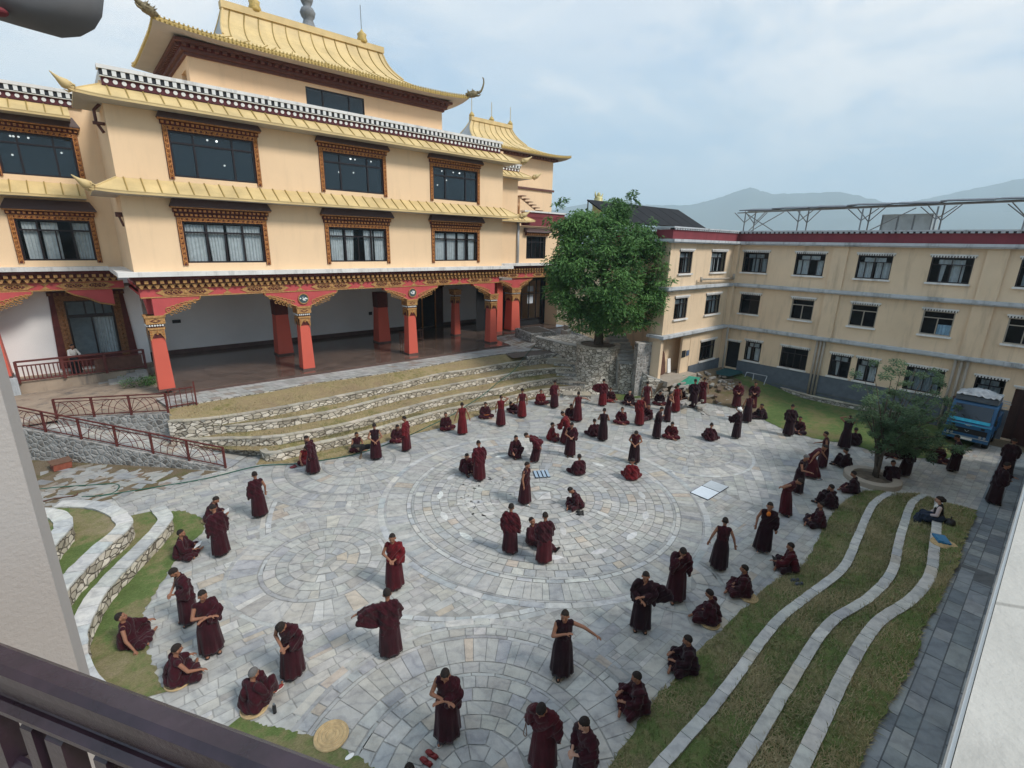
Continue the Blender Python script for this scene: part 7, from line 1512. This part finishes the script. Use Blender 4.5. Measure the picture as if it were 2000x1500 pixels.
P(1287, 791, 5, 'C', 'lap', 'lap', 'full', 6, 18, k_, m_, 'cross-legged monk reading a small paper by the green patch', extra='sheetw')
P(1318, 806, 195, 'S', 'down', 'down', 'vest', 0, 5, r_, r_, 'bright red sleeveless monk standing below the green tarpaulin')
P(1302, 824, 100, 'S', 'face', 'face', 'vest', 3, 0, d_, d_, 'monk raising both hands to his face in the upper right centre')
P(1335, 783, 330, 'C', 'hold', 'hold', 'vest', 18, 20, d_, d_, 'seated monk with bare arms bent over his lap below the green tarpaulin')
P(1352, 797, 190, 'S', 'front', 'front', 'full', 0, 8, k_, k_, 'broad dark monk in a wide shawl seen from behind near the tarpaulin', sc=1.03, shoe='sole_white')
P(1370, 790, 170, 'S', 'down', 'down', 'one', 0, 8, m_, m_, 'slim monk standing close to the right of the broad dark monk', near=False)
P(1282, 857, 85, 'S', 'chest', 'down', 'full', 4, 25, k_, k_, 'dark monk bowing his head to the right, hand at his chest')
P(1310, 857, 0, 'C', 'lap', 'lap', 'full', 8, 20, m_, m_, 'stout cross-legged monk with hands folded facing the camera')
P(1385, 863, 175, 'C', 'lap', 'lap', 'full', 6, 10, d_, d_, 'lone cross-legged monk seen from behind in the open upper paving')
P(1237, 906, 0, 'S', 'front', 'front', 'vest', 18, 28, m_, k_, 'sleeveless monk with black skirt stooping behind a seated bright monk', shoe='shoe_black')
P(1232, 941, 182, 'C', 'lap', 'lap', 'full', 5, 15, r_, r_, 'bright red seated monk with his back to the camera, right of centre')
P(1130, 931, 205, 'C', 'lap', 'lap', 'full', 2, 0, d_, d_, 'seated monk seen from behind, on his own right of the folders')
P(1128, 996, 285, 'C', 'lap', 'lap', 'full', 22, 28, d_, d_, 'seated monk hunched to the left beside a pair of black sandals')
P(1025, 986, 70, 'S', 'down', 'down', 'one', 2, 5, d_, d_, 'monk with a long bare arm standing left of the folders', shoe='sole_white', st=.06, near=True)
P(1004, 896, 35, 'Q', 'knee', 'lap', 'full', 8, 0, d_, d_, 'squatting monk with arms round his knees in the centre', near=True)
P(1043, 904, 275, 'S', 'down', 'down', 'full', 58, 10, m_, d_, 'monk bent double at the waist beside the squatting monk', shoe='shoe_red', near=True)
P(909, 926, 25, 'K', 'hold', 'hold', 'full', 10, 10, d_, d_, 'seated monk hugging his knees behind the one in white shoes', near=True)
P(936, 939, 195, 'S', 'front', 'down', 'full', 10, 15, m_, m_, 'monk in a wide shawl and white shoes seen from behind, left of centre', st=.10, shoe='sole_white', near=True)
P(996, 1083, 165, 'S', 'down', 'down', 'full', 0, 8, m_, d_, 'monk in plain shawl with his back turned, left of the embracing pair')
P(1043, 1070, 50, 'X', 'lap', 'knee', 'full', -12, -5, d_, d_, 'monk leaning back on the ground with his black shoes pushed out', loc='L')
P(1062, 1102, 200, 'S', 'front', 'front', 'full', 2, 8, d_, m_, 'short haired monk standing over the one who leans back', sc=.97)
# --- upper right
P(1436, 857, 250, 'S', 'down', 'fwd', 'full', 5, 10, k_, k_, 'monk with a white cloth over his head holding his hand out left', shoe='shoe_grey', extra='cloth')
P(1457, 826, 200, 'S', 'front', 'down', 'vest', 0, 5, d_, k_, 'bare armed monk seen from behind in the far right group', shoe='sole_white')
P(1437, 797, 10, 'S', 'front', 'front', 'full', 8, 20, m_, m_, 'leftmost monk of the far right group, leaning forward')
P(1468, 799, 5, 'S', 'front', 'front', 'full', 0, 12, d_, m_, 'rear monk of the far right group with pale collar, facing the camera')
P(1488, 820, 300, 'X', 'face', 'face', 'full', 8, 10, k_, k_, 'monk sitting at the lawn edge with hands to his face and legs out')
P(1538, 852, 185, 'S', 'front', 'front', 'full', 6, 15, k_, k_, 'dark hunched monk seen from behind at the lawn edge')
P(1558, 847, 350, 'C', 'lap', 'lap', 'one', 3, 5, d_, k_, 'seated monk with one bare arm right of the hunched one at the lawn')
P(1603, 914, 275, 'S', 'hold', 'down', 'vest', 5, 5, d_, d_, 'monk in profile standing behind the one lunging to the right')
P(1583, 934, 95, 'S', 'down', 'reach', 'vest', 34, 20, m_, m_, 'monk lunging to the right with one bare arm thrust out', st=.24, shoe='shoe_grey', near=True)
P(1556, 965, 75, 'S', 'hold', 'down', 'one', 4, 15, k_, k_, 'elderly grey headed monk standing with his hand held forward', hair='hair_grey', shoe='shoe_grey', near=True)
P(1533, 1008, 70, 'S', 'behind', 'behind', 'vest', 28, 25, m_, m_, 'monk stooping with both hands behind his back at right', shoe='shoe_black')
P(1647, 877, 185, 'S', 'head', 'head', 'vest', 0, 0, k_, k_, 'monk seen from behind with both arms folded up behind his head')
P(1666, 872, 200, 'C', 'lap', 'lap', 'full', 4, 5, k_, k_, 'seated monk hidden behind the one with raised arms at the lawn')
P(1651, 917, 260, 'K', 'hold', 'hold', 'full', 8, 8, k_, k_, 'dark seated monk by the concrete tree ring receiving the thrust hand')
P(1664, 966, 265, 'C', 'lap', 'lap', 'full', 5, 10, k_, d_, 'seated monk just left of the tree ring with a bare forearm')
P(1620, 996, 250, 'K', 'face', 'lap', 'full', 5, 8, k_, k_, 'seated monk shading his face with a hand on the right verge')
P(1596, 1032, 285, 'C', 'lap', 'lap', 'full', 2, -5, d_, k_, 'round shouldered seated monk looking up, in front of the one shading his face', hy=10)
P(1741, 944, 200, 'K', 'hold', 'hold', 'full', 22, 25, k_, k_, 'crouching monk just right of the tree ring', near=False)
P(1763, 931, 230, 'S', 'front', 'front', 'full', 24, 25, k_, k_, 'monk stooping under the small tree above the crouching one', near=False)
P(1743, 893, 350, 'C', 'lap', 'lap', 'full', 4, 10, d_, d_, 'seated monk hidden among the leaves of the small tree')
P(1826, 902, 20, 'C', 'lap', 'lap', 'full', 8, 15, d_, d_, 'seated monk under the right side of the small tree')
P(1858, 921, 280, 'S', 'front', 'front', 'full', 10, 15, k_, k_, 'dark monk standing under the outer branches by the truck')
P(1960, 929, 180, 'S', 'front', 'front', 'full', 6, 12, k_, k_, 'rear monk of the pair in the shade at the right edge')
P(1938, 986, 120, 'S', 'front', 'fwd', 'full', 3, 8, k_, k_, 'front monk of the pair in the shade beside the blue mat', near=True, sc=1.02)
# --- right side and foreground
P(1487, 1079, 5, 'S', 'down', 'down', 'one', 2, 8, k_, k_, 'monk with an orange undershirt facing the camera at right', shoe='shoe_grey', extra='orange', st=.05, sc=1.02)
P(1402, 1112, 190, 'S', 'slack', 'slack', 'vest', 0, 0, d_, k_, 'barefoot sleeveless monk walking away with arms swung out', st=.12, shoe='sandal_tan')
P(1541, 1120, 285, 'C', 'lap', 'fwd', 'full', 6, 5, m_, k_, 'seated monk holding a tablet near the pair of shoes on the verge', extra='tablet')
P(1449, 1170, 275, 'C', 'lap', 'lap', 'full', 4, 0, d_, d_, 'slim young monk sitting on a straw mat, facing left')
P(1386, 1226, 255, 'C', 'lap', 'lap', 'full', 8, 8, d_, d_, 'broad seated monk on a straw mat below the walking barefoot monk')
P(1341, 1320, 285, 'C', 'hold', 'hold', 'full', 5, 5, k_, k_, 'black robed seated monk with raised hands, halfway down the right verge')
P(1244, 1400, 290, 'C', 'hold', 'hold', 'full', 6, 5, d_, d_, 'seated monk gesturing left at the verge, nearest the camera')
P(1318, 1174, 15, 'S', 'face', 'down', 'full', 10, 35, d_, d_, 'tall monk with bowed head covering his face with one hand', st=.10, shoe='sandal_tan', sc=1.03)
P(1249, 1234, 5, 'S', 'front', 'cross', 'full', 2, 10, k_, k_, 'monk whose dark shawl swings out toward the bowed monk', sw='L', shoe='sandal_tan', sc=1.0)
P(1096, 1322, 15, 'S', 'chest', 'out', 'vest', 2, 5, k_, k_, 'sleeveless monk stretching one bare arm out to the right', hy=-25, shoe='shoe_black', st=.06, sc=1.0)
P(1058, 1512, 340, 'S', 'slack', 'down', 'full', 14, 28, m_, m_, 'monk holding a string of beads at the bottom of the photo', shoe='shoe_black', sc=1.02, extra='beads')
P(1137, 1552, 310, 'S', 'front', 'front', 'full', 4, 15, d_, k_, 'young monk at the bottom edge beside the one with the beads', skin='skin_light', sc=.97)
P(874, 1446, 350, 'S', 'cross', 'cross', 'one', 4, 22, d_, d_, 'monk with bare arms folded tight, standing at bottom centre', st=.08, shoe='shoe_grey', sc=1.0)
P(803, 1592, 10, 'C', 'lap', 'lap', 'full', 4, 0, d_, d_, 'seated monk cut off by the bottom edge with only his head in view', loc='c')
P(764, 1284, 190, 'S', 'front', 'out', 'full', 2, 8, d_, d_, 'big monk seen from behind with his shawl flung out left', sw='L', sc=1.02)
P(772, 1151, 352, 'S', 'front', 'front', 'one', 3, 5, r_, m_, 'bright crimson monk striding toward the camera in the centre', st=.12, shoe='sandal_tan', sc=1.0)
P(574, 1325, 330, 'S', 'front', 'front', 'one', 20, 42, d_, d_, 'monk with head bowed low, standing left of the flung shawl', st=.08, shoe='shoe_grey', sc=1.0)
P(500, 1398, 125, 'K', 'hold', 'hold', 'full', 5, 5, d_, d_, 'grey headed seated monk in red shoes next to the drink bottle', shoe='shoe_red', hair='hair_grey')
P(351, 1345, 100, 'C', 'knee', 'knee', 'one', 5, 5, d_, d_, 'seated monk leaning a bare arm forward on the nearest left mat')
P(416, 1280, 5, 'S', 'cross', 'cross', 'one', 0, 8, d_, d_, 'monk with forearms crossed facing the camera at left', hy=15, shoe='sandal_tan', sc=1.0)
P(371, 1220, 290, 'S', 'front', 'front', 'one', 6, 32, d_, d_, 'monk bowing his head just behind the monk with crossed forearms', sc=.98)
P(259, 1268, 75, 'C', 'floor', 'knee', 'one', -6, -15, d_, d_, 'seated monk leaning back on the left verge and looking up')
P(359, 1094, 70, 'C', 'hold', 'hold', 'full', 4, -5, d_, d_, 'seated monk holding a bright white paper at left', extra='sheetw')
P(415, 1024, 80, 'C', 'hold', 'hold', 'full', 14, 18, d_, d_, 'monk seated on a straw mat reading an open white booklet', extra='sheetw')
P(434, 1087, 200, 'S', 'down', 'down', 'full', 4, 18, d_, d_, 'monk seen from behind standing before the one with the booklet')
P(509, 1011, 195, 'S', 'down', 'down', 'one', 0, 5, d_, d_, 'lone monk seen from behind on the open paving at upper left', shoe='sandal_tan')
# --- others
P(1836, 1044, 275, 'B', 'lap', 'lap', 'vest', 6, 5, 'black_cloth', 'navy_cloth', 'woman in navy skirt and pale blouse sitting on the kerb at right', skin='skin_light', z='k', grp=None, cat='woman', extra='woman')
P(152, 712, 30, 'S', 'hold', 'hold', 'vest', 3, 15, 'white_shirt', 'trousers', 'man in a white shirt standing behind the veranda railing at left', z='v', grp=None, cat='man', extra='man')
def make_people():
    keys = []
    for p in PEOPLE:
        if p[3] not in CACHE: CACHE[p[3]] = build_pose(p[3]); keys.append(p[3])
    meshes = run_jobs()
    for key in keys:
        d = CACHE[key]; near = key[9]; stand = key[0] == 'S'; sd = (abs(hash(str(key[:6]))) % 97)
        bm_ = meshes[d['body']]; nk, HM = d['Hd']; inv = HM.inverted(); co = getco(bm_); L = (co-np.array(nk))@np.array(inv).T
        bm_.materials.clear()
        for q in ('skin', 'eye_dark', 'lip'): bm_.materials.append(MATS[q])
        vi = np.zeros(len(L), int); fr = L[:, 1] > .05
        for s in (-1, 1):
            vi[fr & (((L[:, 0]-s*.031)/.011)**2+((L[:, 2]-.102)/.0075)**2 < 1)] = 1
        vi[fr & (((L[:, 0])/.026)**2+((L[:, 2]-.046)/.010)**2 < 1)] = 2
        pm = np.zeros(len(bm_.polygons), np.int32)
        for i, pl_ in enumerate(bm_.polygons):
            a = vi[list(pl_.vertices)]
            if a.any(): 
                v = a[a > 0]; 
                if len(v)*2 >= len(a): pm[i] = v[0]
        bm_.polygons.foreach_set('material_index', pm); bm_.polygons.foreach_set('use_smooth', [True]*len(pm))
        um = meshes[d['upper']]; folds(um, (.75, .15, .65) if key[3] != 'vest' else (1, .3, .05), 6.2, .0105 if key[3] != 'vest' else .006, sd, None if (stand or key[0] == 'B') else .012)
        if d['lower'][0] == 'mesh': lm = d['lower'][1].mesh('robe_skirt', ['robe_mid'], True)
        else: lm = meshes[d['lower'][1]]; folds(lm, (.8, .6, .1), 5.5, .012, sd+3, .006 if key[0] != 'B' else None)
        for x in (um, lm): x.materials.clear(); x.materials.append(MATS['robe_mid']); x.polygons.foreach_set('use_smooth', [True]*len(x.polygons))
        bm_.name = 'person_body'; um.name = 'shawl'; lm.name = 'robe_skirt'
        d['m'] = (bm_, um, lm, d['hair'].mesh('hair', ['hair'], True), [s_.mesh('shoe', ['shoe_black', 'sole_white'], True) for s_ in d['shoes']])
    def inst(name, me, root, mats):
        o = bpy.data.objects.new(name, me); COL.objects.link(o); o.parent = root
        for i, q in enumerate(mats):
            if q: o.material_slots[i].link = 'OBJECT'; o.material_slots[i].material = MATS[q]
        return o
    for (px, py, face, key, up, low, label, sc, skin, hair, shoe, z, grp, cat, extra, loc) in PEOPLE:
        d = CACHE[key]; bme, ume, lme, hme, sme = d['m']
        if z == 'k': x, y, zz = GZ(px-6, py-26, 1.10)
        elif z == 'v': x, y, zz = .35, 34.9, 2.0; x = G(152, 730, 2.0)[0]*1.02
        else: x, y, zz = G(px, py, 0)
        if key[0] != 'S' and z == 0: # px,py is the near hem of the seated figure: move its centre back a little
            q = hypot(x, y); x += x/q*.22; y += y/q*.22
        elif z == 0: q = hypot(x, y); x += x/q*.10; y += y/q*.10
        c = np.array([-x, -y])/hypot(x, y); rv = np.array([-c[1], c[0]])*1.0; rv = np.array([y, -x])/hypot(x, y); F = c*cos(radians(face))+rv*sin(radians(face))
        rz = atan2(F[1], F[0])-pi/2; lift = .018
        if key[0] == 'C' and any(abs(px-mx) < 12 and abs(py-my) < 14 for mx, my in ((1460, 1177), (1384, 1229), (1243, 1398), (500, 1400), (352, 1345), (410, 1022))): lift = .04
        root = empty('person', (x, y, zz+lift if zz < .5 else zz), rz, sc); tag(root, label, cat, grp)
        inst('body', bme, root, [skin, 'eye_dark', None]); inst('hair', hme, root, [hair])
        if extra == 'man': inst('shirt', ume, root, [up]); inst('trousers', lme, root, [low])
        elif extra == 'woman': inst('waistcoat', ume, root, [up]); inst('skirt', lme, root, [low])
        else: inst('vest' if key[3] == 'vest' else 'shawl', ume, root, [up]); inst('robe_skirt', lme, root, [low])
        if key[0] in 'SKXQ' : 
            for s_ in sme: inst('shoe', s_, root, [shoe, 'sole_white' if shoe in ('shoe_grey', 'shoe_red', 'sole_white') else 'shoe_black'])
        A = d['arms']; M, hip = d['M'], d['hip']
        if extra in ('sheet', 'sheetw', 'tablet'):
            c = (A[1][2]+A[-1][2])/2+Vector((0, .10, .05)); m = MB(); w_, h_ = (.13, .095) if extra != 'tablet' else (.12, .08); T3 = rotX(28)
            q = [c+T3 @ Vector(v) for v in ((-w_, -h_, 0), (w_, -h_, 0), (w_, h_, 0), (-w_, h_, 0), (-w_, -h_, .012), (w_, -h_, .012), (w_, h_, .012), (-w_, h_, .012))]; m.add(q, [(0, 3, 2, 1), (4, 5, 6, 7), (0, 1, 5, 4), (1, 2, 6, 5), (2, 3, 7, 6), (3, 0, 4, 7)])
            o = m.build('paper_sheet' if extra != 'tablet' else 'tablet', {'sheet': 'orange_cloth', 'sheetw': 'paper', 'tablet': 'rubber'}[extra]); o.matrix_world = Matrix.LocRotScale(root.location, root.rotation_euler.to_quaternion(), root.scale)  # the orange light on the lap sheet is put into its colour
            tag(o, {'sheet': 'sheet coloured as if lit orange in the lap of the cross-legged monk', 'sheetw': 'white paper held by the '+label.split(' monk')[0].split(' reading')[0]+(' monk' if ' monk' in label else ''), 'tablet': 'dark tablet in the hands of the monk near the pair of shoes'}[extra][:90], 'paper' if extra != 'tablet' else 'tablet')
            if extra == 'sheetw': o['label'] = {1287: 'small white paper in the lap of the monk by the green patch', 359: 'bright white paper held up by the seated monk at left', 415: 'open white booklet held by the monk on the straw mat at left'}[px]
        if extra == 'bag': m = MB(); m.ell((-.5, .1, .10), (.2, .14, .12)); o = m.build('dark_bag', 'shoe_black', None, True); o.matrix_world = Matrix.LocRotScale(root.location, root.rotation_euler.to_quaternion(), root.scale); tag(o, 'dark cloth bag on the ground left of the bright seated monk', 'bag')
        if extra == 'cloth':
            nk, HM = d['Hd']; m = MB(); c = [nk+HM @ Vector(v) for v in ((0, 0, .14), (.06, -.05, .10), (-.06, -.05, .10), (0, -.10, .03))]
            for q in c: m.ell(q, (.085, .09, .085), 10, 7)
            m.build('head_cloth', 'paper', root, True)
        if extra == 'orange': m = MB(); m.ell(hip+M @ Vector((0, .095, .42)), (.062, .05, .085), 10, 8); m.build('undershirt', 'orange_cloth', root, True)
        if extra == 'beads': w_ = A[1][2]; m = MB(); m.tube([w_+Vector((.03*sin(t), .05+.03*sin(t*.5), -.12-.22*abs(sin(t/2)))) if 0 < t < 6.2 else w_+Vector((0, .05, -.05)) for t in np.linspace(0, 6.28, 14)], .009, 5); m.build('prayer_beads', 'sandal_tan', root)
        if extra == 'woman':
            m = MB(); 
            for s in (1, -1): sh, e, w_ = A[s]; m.caps(sh, e, .066, .058, 10); m.caps(e, e.lerp(w_, .85), .056, .042, 10)
            m.build('blouse_sleeves', 'pink_shirt', root, True); nk, HM = d['Hd']; m = MB(); m.caps(hip+M @ Vector((-.06, .06, .44)), hip+M @ Vector((.06, .06, .44)), .055, .055, 10); m.caps(hip+M @ Vector((0, .10, .38)), hip+M @ Vector((0, .11, .32)), .05, .03, 8); m.build('scarf', 'paper', root, True)
            m = MB(); m.ell(nk+HM @ Vector((0, -.06, .12)), (.085, .075, .10), 12, 9, HM); m.ell(nk+HM @ Vector((0, -.12, .10)), (.05, .05, .06), 10, 8, HM); m.build('hair_bun', 'hair', root, True)
            m = MB(); m.tube([nk+HM @ Vector((x_, .105, .10)) for x_ in (-.06, -.02, .02, .06)], .006, 5); m.build('glasses', 'shoe_black', root)
            bg_ = empty('black_handbag', tuple(Vector((x, y, zz-.02))+Vector((float(rv[0])*.32, float(rv[1])*.32, 0)))); tag(bg_, 'black handbag on the grass right of the woman on the kerb', 'bag'); m = MB(); m.ell((0, 0, .12), (.2, .16, .13)); m.build('bag_body', 'shoe_black', bg_, True); m = MB(); m.tube([(-.12, 0, .2), (-.05, 0, .32), (.05, 0, .32), (.12, 0, .2)], .014, 6); m.build('strap', 'shoe_black', bg_)
            mx = Vector(GZ(1838, 1057, 1.12)); bb = empty('blue_bag', tuple(mx+Vector((0, 0, .03))), .5); tag(bb, 'flat bright blue bag lying on the straw mat beside the woman', 'bag'); m = MB(); m.prism([(-.26, -.15), (.25, -.17), (.28, .14), (-.22, .17)], 0, .06, 'z'); m.build('bag_body', 'blue_bag', bb); m = MB(); m.prism([(-.22, .02), (.2, .0), (.21, .12), (-.2, .15)], .062, .085, 'z'); m.build('flap', 'blue_bag', bb)
        if extra == 'man':
            m = MB(); 
            for s in (1, -1): sh, e, w_ = A[s]; m.caps(sh, e, .066, .058, 10); m.caps(e, e.lerp(w_, .7), .056, .045, 10)
            m.build('shirt_sleeves', 'white_shirt', root, True)
make_people()
# loose cloth, shoes
o = MB(); o.ell((0, 0, .03), (.16, .12, .035), 12, 7); o.ell((.06, .03, .05), (.08, .07, .04), 10, 6); q = o.build('red_cloth', 'parapet_red', None, True); q.location = G(573, 913, .0); tag(q, 'crumpled red cloth hat lying left of the bowing seated monk', 'cloth')
def shoes_pair(px, py, mat, label, rz):
    root = empty('shoe_pair', G(px, py, .012), rz); tag(root, label, 'shoes')
    for s in (-1, 1): m = MB(); m.prism([(s*.08-.04, -.13), (s*.08+.04, -.13), (s*.08+.05, .06), (s*.08+.02, .14), (s*.08-.03, .14), (s*.08-.05, .05)], 0, .03, 'z', 0); m.ell((s*.08, .05, .045), (.045, .075, .035), 10, 7); m.ell((s*.08, -.09, .04), (.042, .045, .04), 10, 7); m.build('shoe', mat, root, True)
shoes_pair(1133, 1003, 'shoe_black', 'black sandals left on the paving beside the hunched monk', .8); shoes_pair(1556, 1138, 'shoe_grey', 'grey trainers left on the right grass verge', 1.0); shoes_pair(838, 1482, 'shoe_red', 'red shoes at the bottom edge in front of the folded arms', .3)
# dog
dg_ = empty('dog', G(716, 893, .0), 0); x, y, _ = dg_.location; c = np.array([-x, -y])/hypot(x, y); rv = np.array([y, -x])/hypot(x, y); F = -rv*.95+c*.1; dg_.rotation_euler = (0, 0, atan2(F[1], F[0])-pi/2); tag(dg_, 'black and tan shepherd dog sniffing at the seated monk', 'dog')
JOBS.clear(); b = MB(); b.ell((0, .18, .50), (.125, .22, .16)); b.ell((0, -.08, .50), (.11, .26, .125)); b.ell((0, -.30, .50), (.115, .16, .13)); b.caps((0, .30, .56), (0, .48, .62), .10, .075); b.ell((0, .55, .62), (.075, .095, .075)); b.caps((0, .60, .60), (0, .74, .55), .048, .030); b.caps((0, -.42, .50), (0, -.62, .30), .035, .028); b.caps((0, -.62, .30), (0, -.70, .18), .028, .012)
for s in (-1, 1):
    b.caps((s*.05, .52, .68), (s*.065, .49, .76), .028, .010); b.caps((s*.08, .24, .42), (s*.08, .22, .22), .055, .034); b.caps((s*.08, .22, .22), (s*.08, .25, .05), .030, .025); b.caps((s*.08, .25, .04), (s*.08, .31, .03), .030, .025)
    b.caps((s*.08, -.32, .42), (s*.085, -.24, .27), .075, .045); b.caps((s*.085, -.24, .27), (s*.085, -.40, .17), .038, .026); b.caps((s*.085, -.40, .17), (s*.085, -.36, .04), .026, .024); b.caps((s*.085, -.36, .035), (s*.085, -.30, .03), .030, .024)
remesh_job(b, .014, 3); me = run_jobs()[0]; me.materials.clear(); me.materials.append(MATS['dog_black']); me.materials.append(MATS['dog_tan']); co = getco(me)
pm = [1 if (np.mean(co[list(p.vertices), 2]) < .24 or (np.mean(co[list(p.vertices), 1]) > .63) or (.30 < np.mean(co[list(p.vertices), 1]) < .42 and np.mean(co[list(p.vertices), 2]) < .55)) else 0 for p in me.polygons]; me.polygons.foreach_set('material_index', pm); me.polygons.foreach_set('use_smooth', [True]*len(pm)); me.name = 'dog_body'
o = bpy.data.objects.new('dog_body', me); COL.objects.link(o); o.parent = dg_
# =================================================================== CAMERA, SKY, LIGHT
cam_d = bpy.data.cameras.new('camera'); cam = bpy.data.objects.new('camera', cam_d); COL.objects.link(cam); SC.camera = cam
cam_d.sensor_width = 36; cam_d.lens = 36*FPX/2000; cam_d.clip_start = .02; cam_d.clip_end = 20000
M3 = Matrix(((_r[0], _u[0], -_f[0]), (_r[1], _u[1], -_f[1]), (_r[2], _u[2], -_f[2])))
cam.matrix_world = Matrix.Translation((0, 0, HC)) @ M3.to_4x4()
SUN_EL, SUN_AZ = radians(46), radians(160)    # azimuth of the sun, clockwise from +Y
sd = bpy.data.lights.new('sun', 'SUN'); sun = bpy.data.objects.new('sun', sd); COL.objects.link(sun)
sd.energy = 2.3; sd.angle = radians(13); sd.color = (1, .95, .88)
dv = Vector((sin(SUN_AZ)*cos(SUN_EL), cos(SUN_AZ)*cos(SUN_EL), sin(SUN_EL))); sun.rotation_euler = dv.to_track_quat('Z', 'Y').to_euler(); sun.location = (0, 0, 60)
W = bpy.data.worlds.new('World'); SC.world = W; W.use_nodes = True; nt = W.node_tree; nt.nodes.clear()
def wn(ty, **k):
    x = nt.nodes.new('ShaderNode'+ty)
    for a, v in k.items(): setattr(x, a, v)
    return x
wo = wn('OutputWorld'); bg = wn('Background'); sky = wn('TexSky', sky_type='NISHITA'); sky.sun_disc = False; sky.sun_elevation = SUN_EL; sky.sun_rotation = SUN_AZ; sky.air_density = 1.0; sky.dust_density = 2.0; sky.ozone_density = 1.2
bg.inputs[1].default_value = .105
tc = wn('TexCoord'); sep = wn('SeparateXYZ'); nt.links.new(tc.outputs['Generated'], sep.inputs[0])
def wm(op, a, b=0, cl=False):
    x = wn('Math', operation=op, use_clamp=cl)
    for i, v in ((0, a), (1, b)):
        if hasattr(v, 'links'): nt.links.new(v, x.inputs[i])
        else: x.inputs[i].default_value = v
    return x.outputs[0]
zz = wm('ADD', wm('MAXIMUM', sep.outputs[2], 0), .16); cx_ = wm('DIVIDE', sep.outputs[0], zz); cy_ = wm('DIVIDE', sep.outputs[1], zz)
cb = wn('CombineXYZ'); nt.links.new(cx_, cb.inputs[0]); nt.links.new(cy_, cb.inputs[1])
def wnoise(sc, det, off, rough=.55, dist=0):
    mp = wn('Mapping'); mp.inputs['Location'].default_value = off; nt.links.new(cb.outputs[0], mp.inputs[0]); x = wn('TexNoise'); x.inputs['Scale'].default_value = sc; x.inputs['Detail'].default_value = det; x.inputs['Roughness'].default_value = rough; x.inputs['Distortion'].default_value = dist
    nt.links.new(mp.outputs[0], x.inputs['Vector']); return x.outputs['Fac']
def wramp(f, st):
    x = wn('ValToRGB'); e = x.color_ramp.elements
    while len(e) > 1: e.remove(e[-1])
    e[0].position, e[0].color = st[0][0], (*st[0][1], 1)
    for p, c in st[1:]: q = e.new(p); q.color = (*c, 1)
    nt.links.new(f, x.inputs[0]); return x.outputs[0]
def wmix(f, a, b, mode='MIX'):
    x = wn('Mix', data_type='RGBA', blend_type=mode)
    for i, v in ((0, f), (6, a), (7, b)):
        if hasattr(v, 'links'): nt.links.new(v, x.inputs[i])
        else: x.inputs[i].default_value = v if i == 0 else (*v, 1)
    return x.outputs[2]
cov = wnoise(.75, 7, (3.1, 1.7, .4), .58, .3); den = wnoise(.55, 6, (9.2, 5.4, 2.0), .6, .4); puff = wnoise(1.9, 9, (1.2, 7.7, 5.0), .62, .6)
ccol = wramp(den, [(.30, (2.5, 3.5, 4.6)), (.45, (3.0, 4.1, 5.2)), (.58, (4.2, 5.0, 5.8)), (.72, (6.2, 6.3, 6.3))])
base = wmix(.65, sky.outputs[0], (2.3, 3.9, 5.8))
f1 = wramp(cov, [(.34, (0, 0, 0)), (.56, (.95, .95, .95))])
c1 = wmix(f1, base, ccol)
f2 = wramp(puff, [(.50, (0, 0, 0)), (.62, (1, 1, 1))]); lowg = wm('MULTIPLY', f2, wm('SUBTRACT', 1, wm('MULTIPLY', sep.outputs[2], 1.4), True))
c2 = wmix(wm('MULTIPLY', lowg, .7), c1, (6.9, 6.8, 6.7))
def lobe(az, el, pw):
    v = wn('VectorMath', operation='DOT_PRODUCT'); nt.links.new(tc.outputs['Generated'], v.inputs[0]); a_, e_ = radians(az), radians(el); v.inputs[1].default_value = (sin(a_)*cos(e_), cos(a_)*cos(e_), sin(e_)); return wm('POWER', wm('MAXIMUM', v.outputs['Value'], 0), pw)
gl = wm('ADD', wm('MULTIPLY', lobe(86, 30, 5), 1.1), wm('MULTIPLY', lobe(0, 27, 9), 1.1), True)
brk = wramp(wnoise(1.15, 8, (4.4, 2.2, 8.8), .6, .5), [(.40, (.35, .35, .35)), (.55, (1, 1, 1))])
c2 = wmix(wm('MULTIPLY', gl, brk), c2, (7.2, 7.0, 6.8))
hz = wramp(sep.outputs[2], [(0, (.85, .85, .85)), (.12, (.45, .45, .45)), (.32, (0, 0, 0))])
c3 = wmix(hz, c2, (3.9, 4.9, 5.8))
nt.links.new(c3, bg.inputs[0]); nt.links.new(bg.outputs[0], wo.inputs[0])
SC.render.engine = 'CYCLES'
vs_ = SC.view_settings; vs_.view_transform = 'Standard'; vs_.look = 'None'; vs_.gamma = 1; vs_.use_curve_mapping = False; vs_.exposure = .62
SC.cycles.max_bounces = 6; SC.cycles.transparent_max_bounces = 10; SC.cycles.volume_bounces = 1
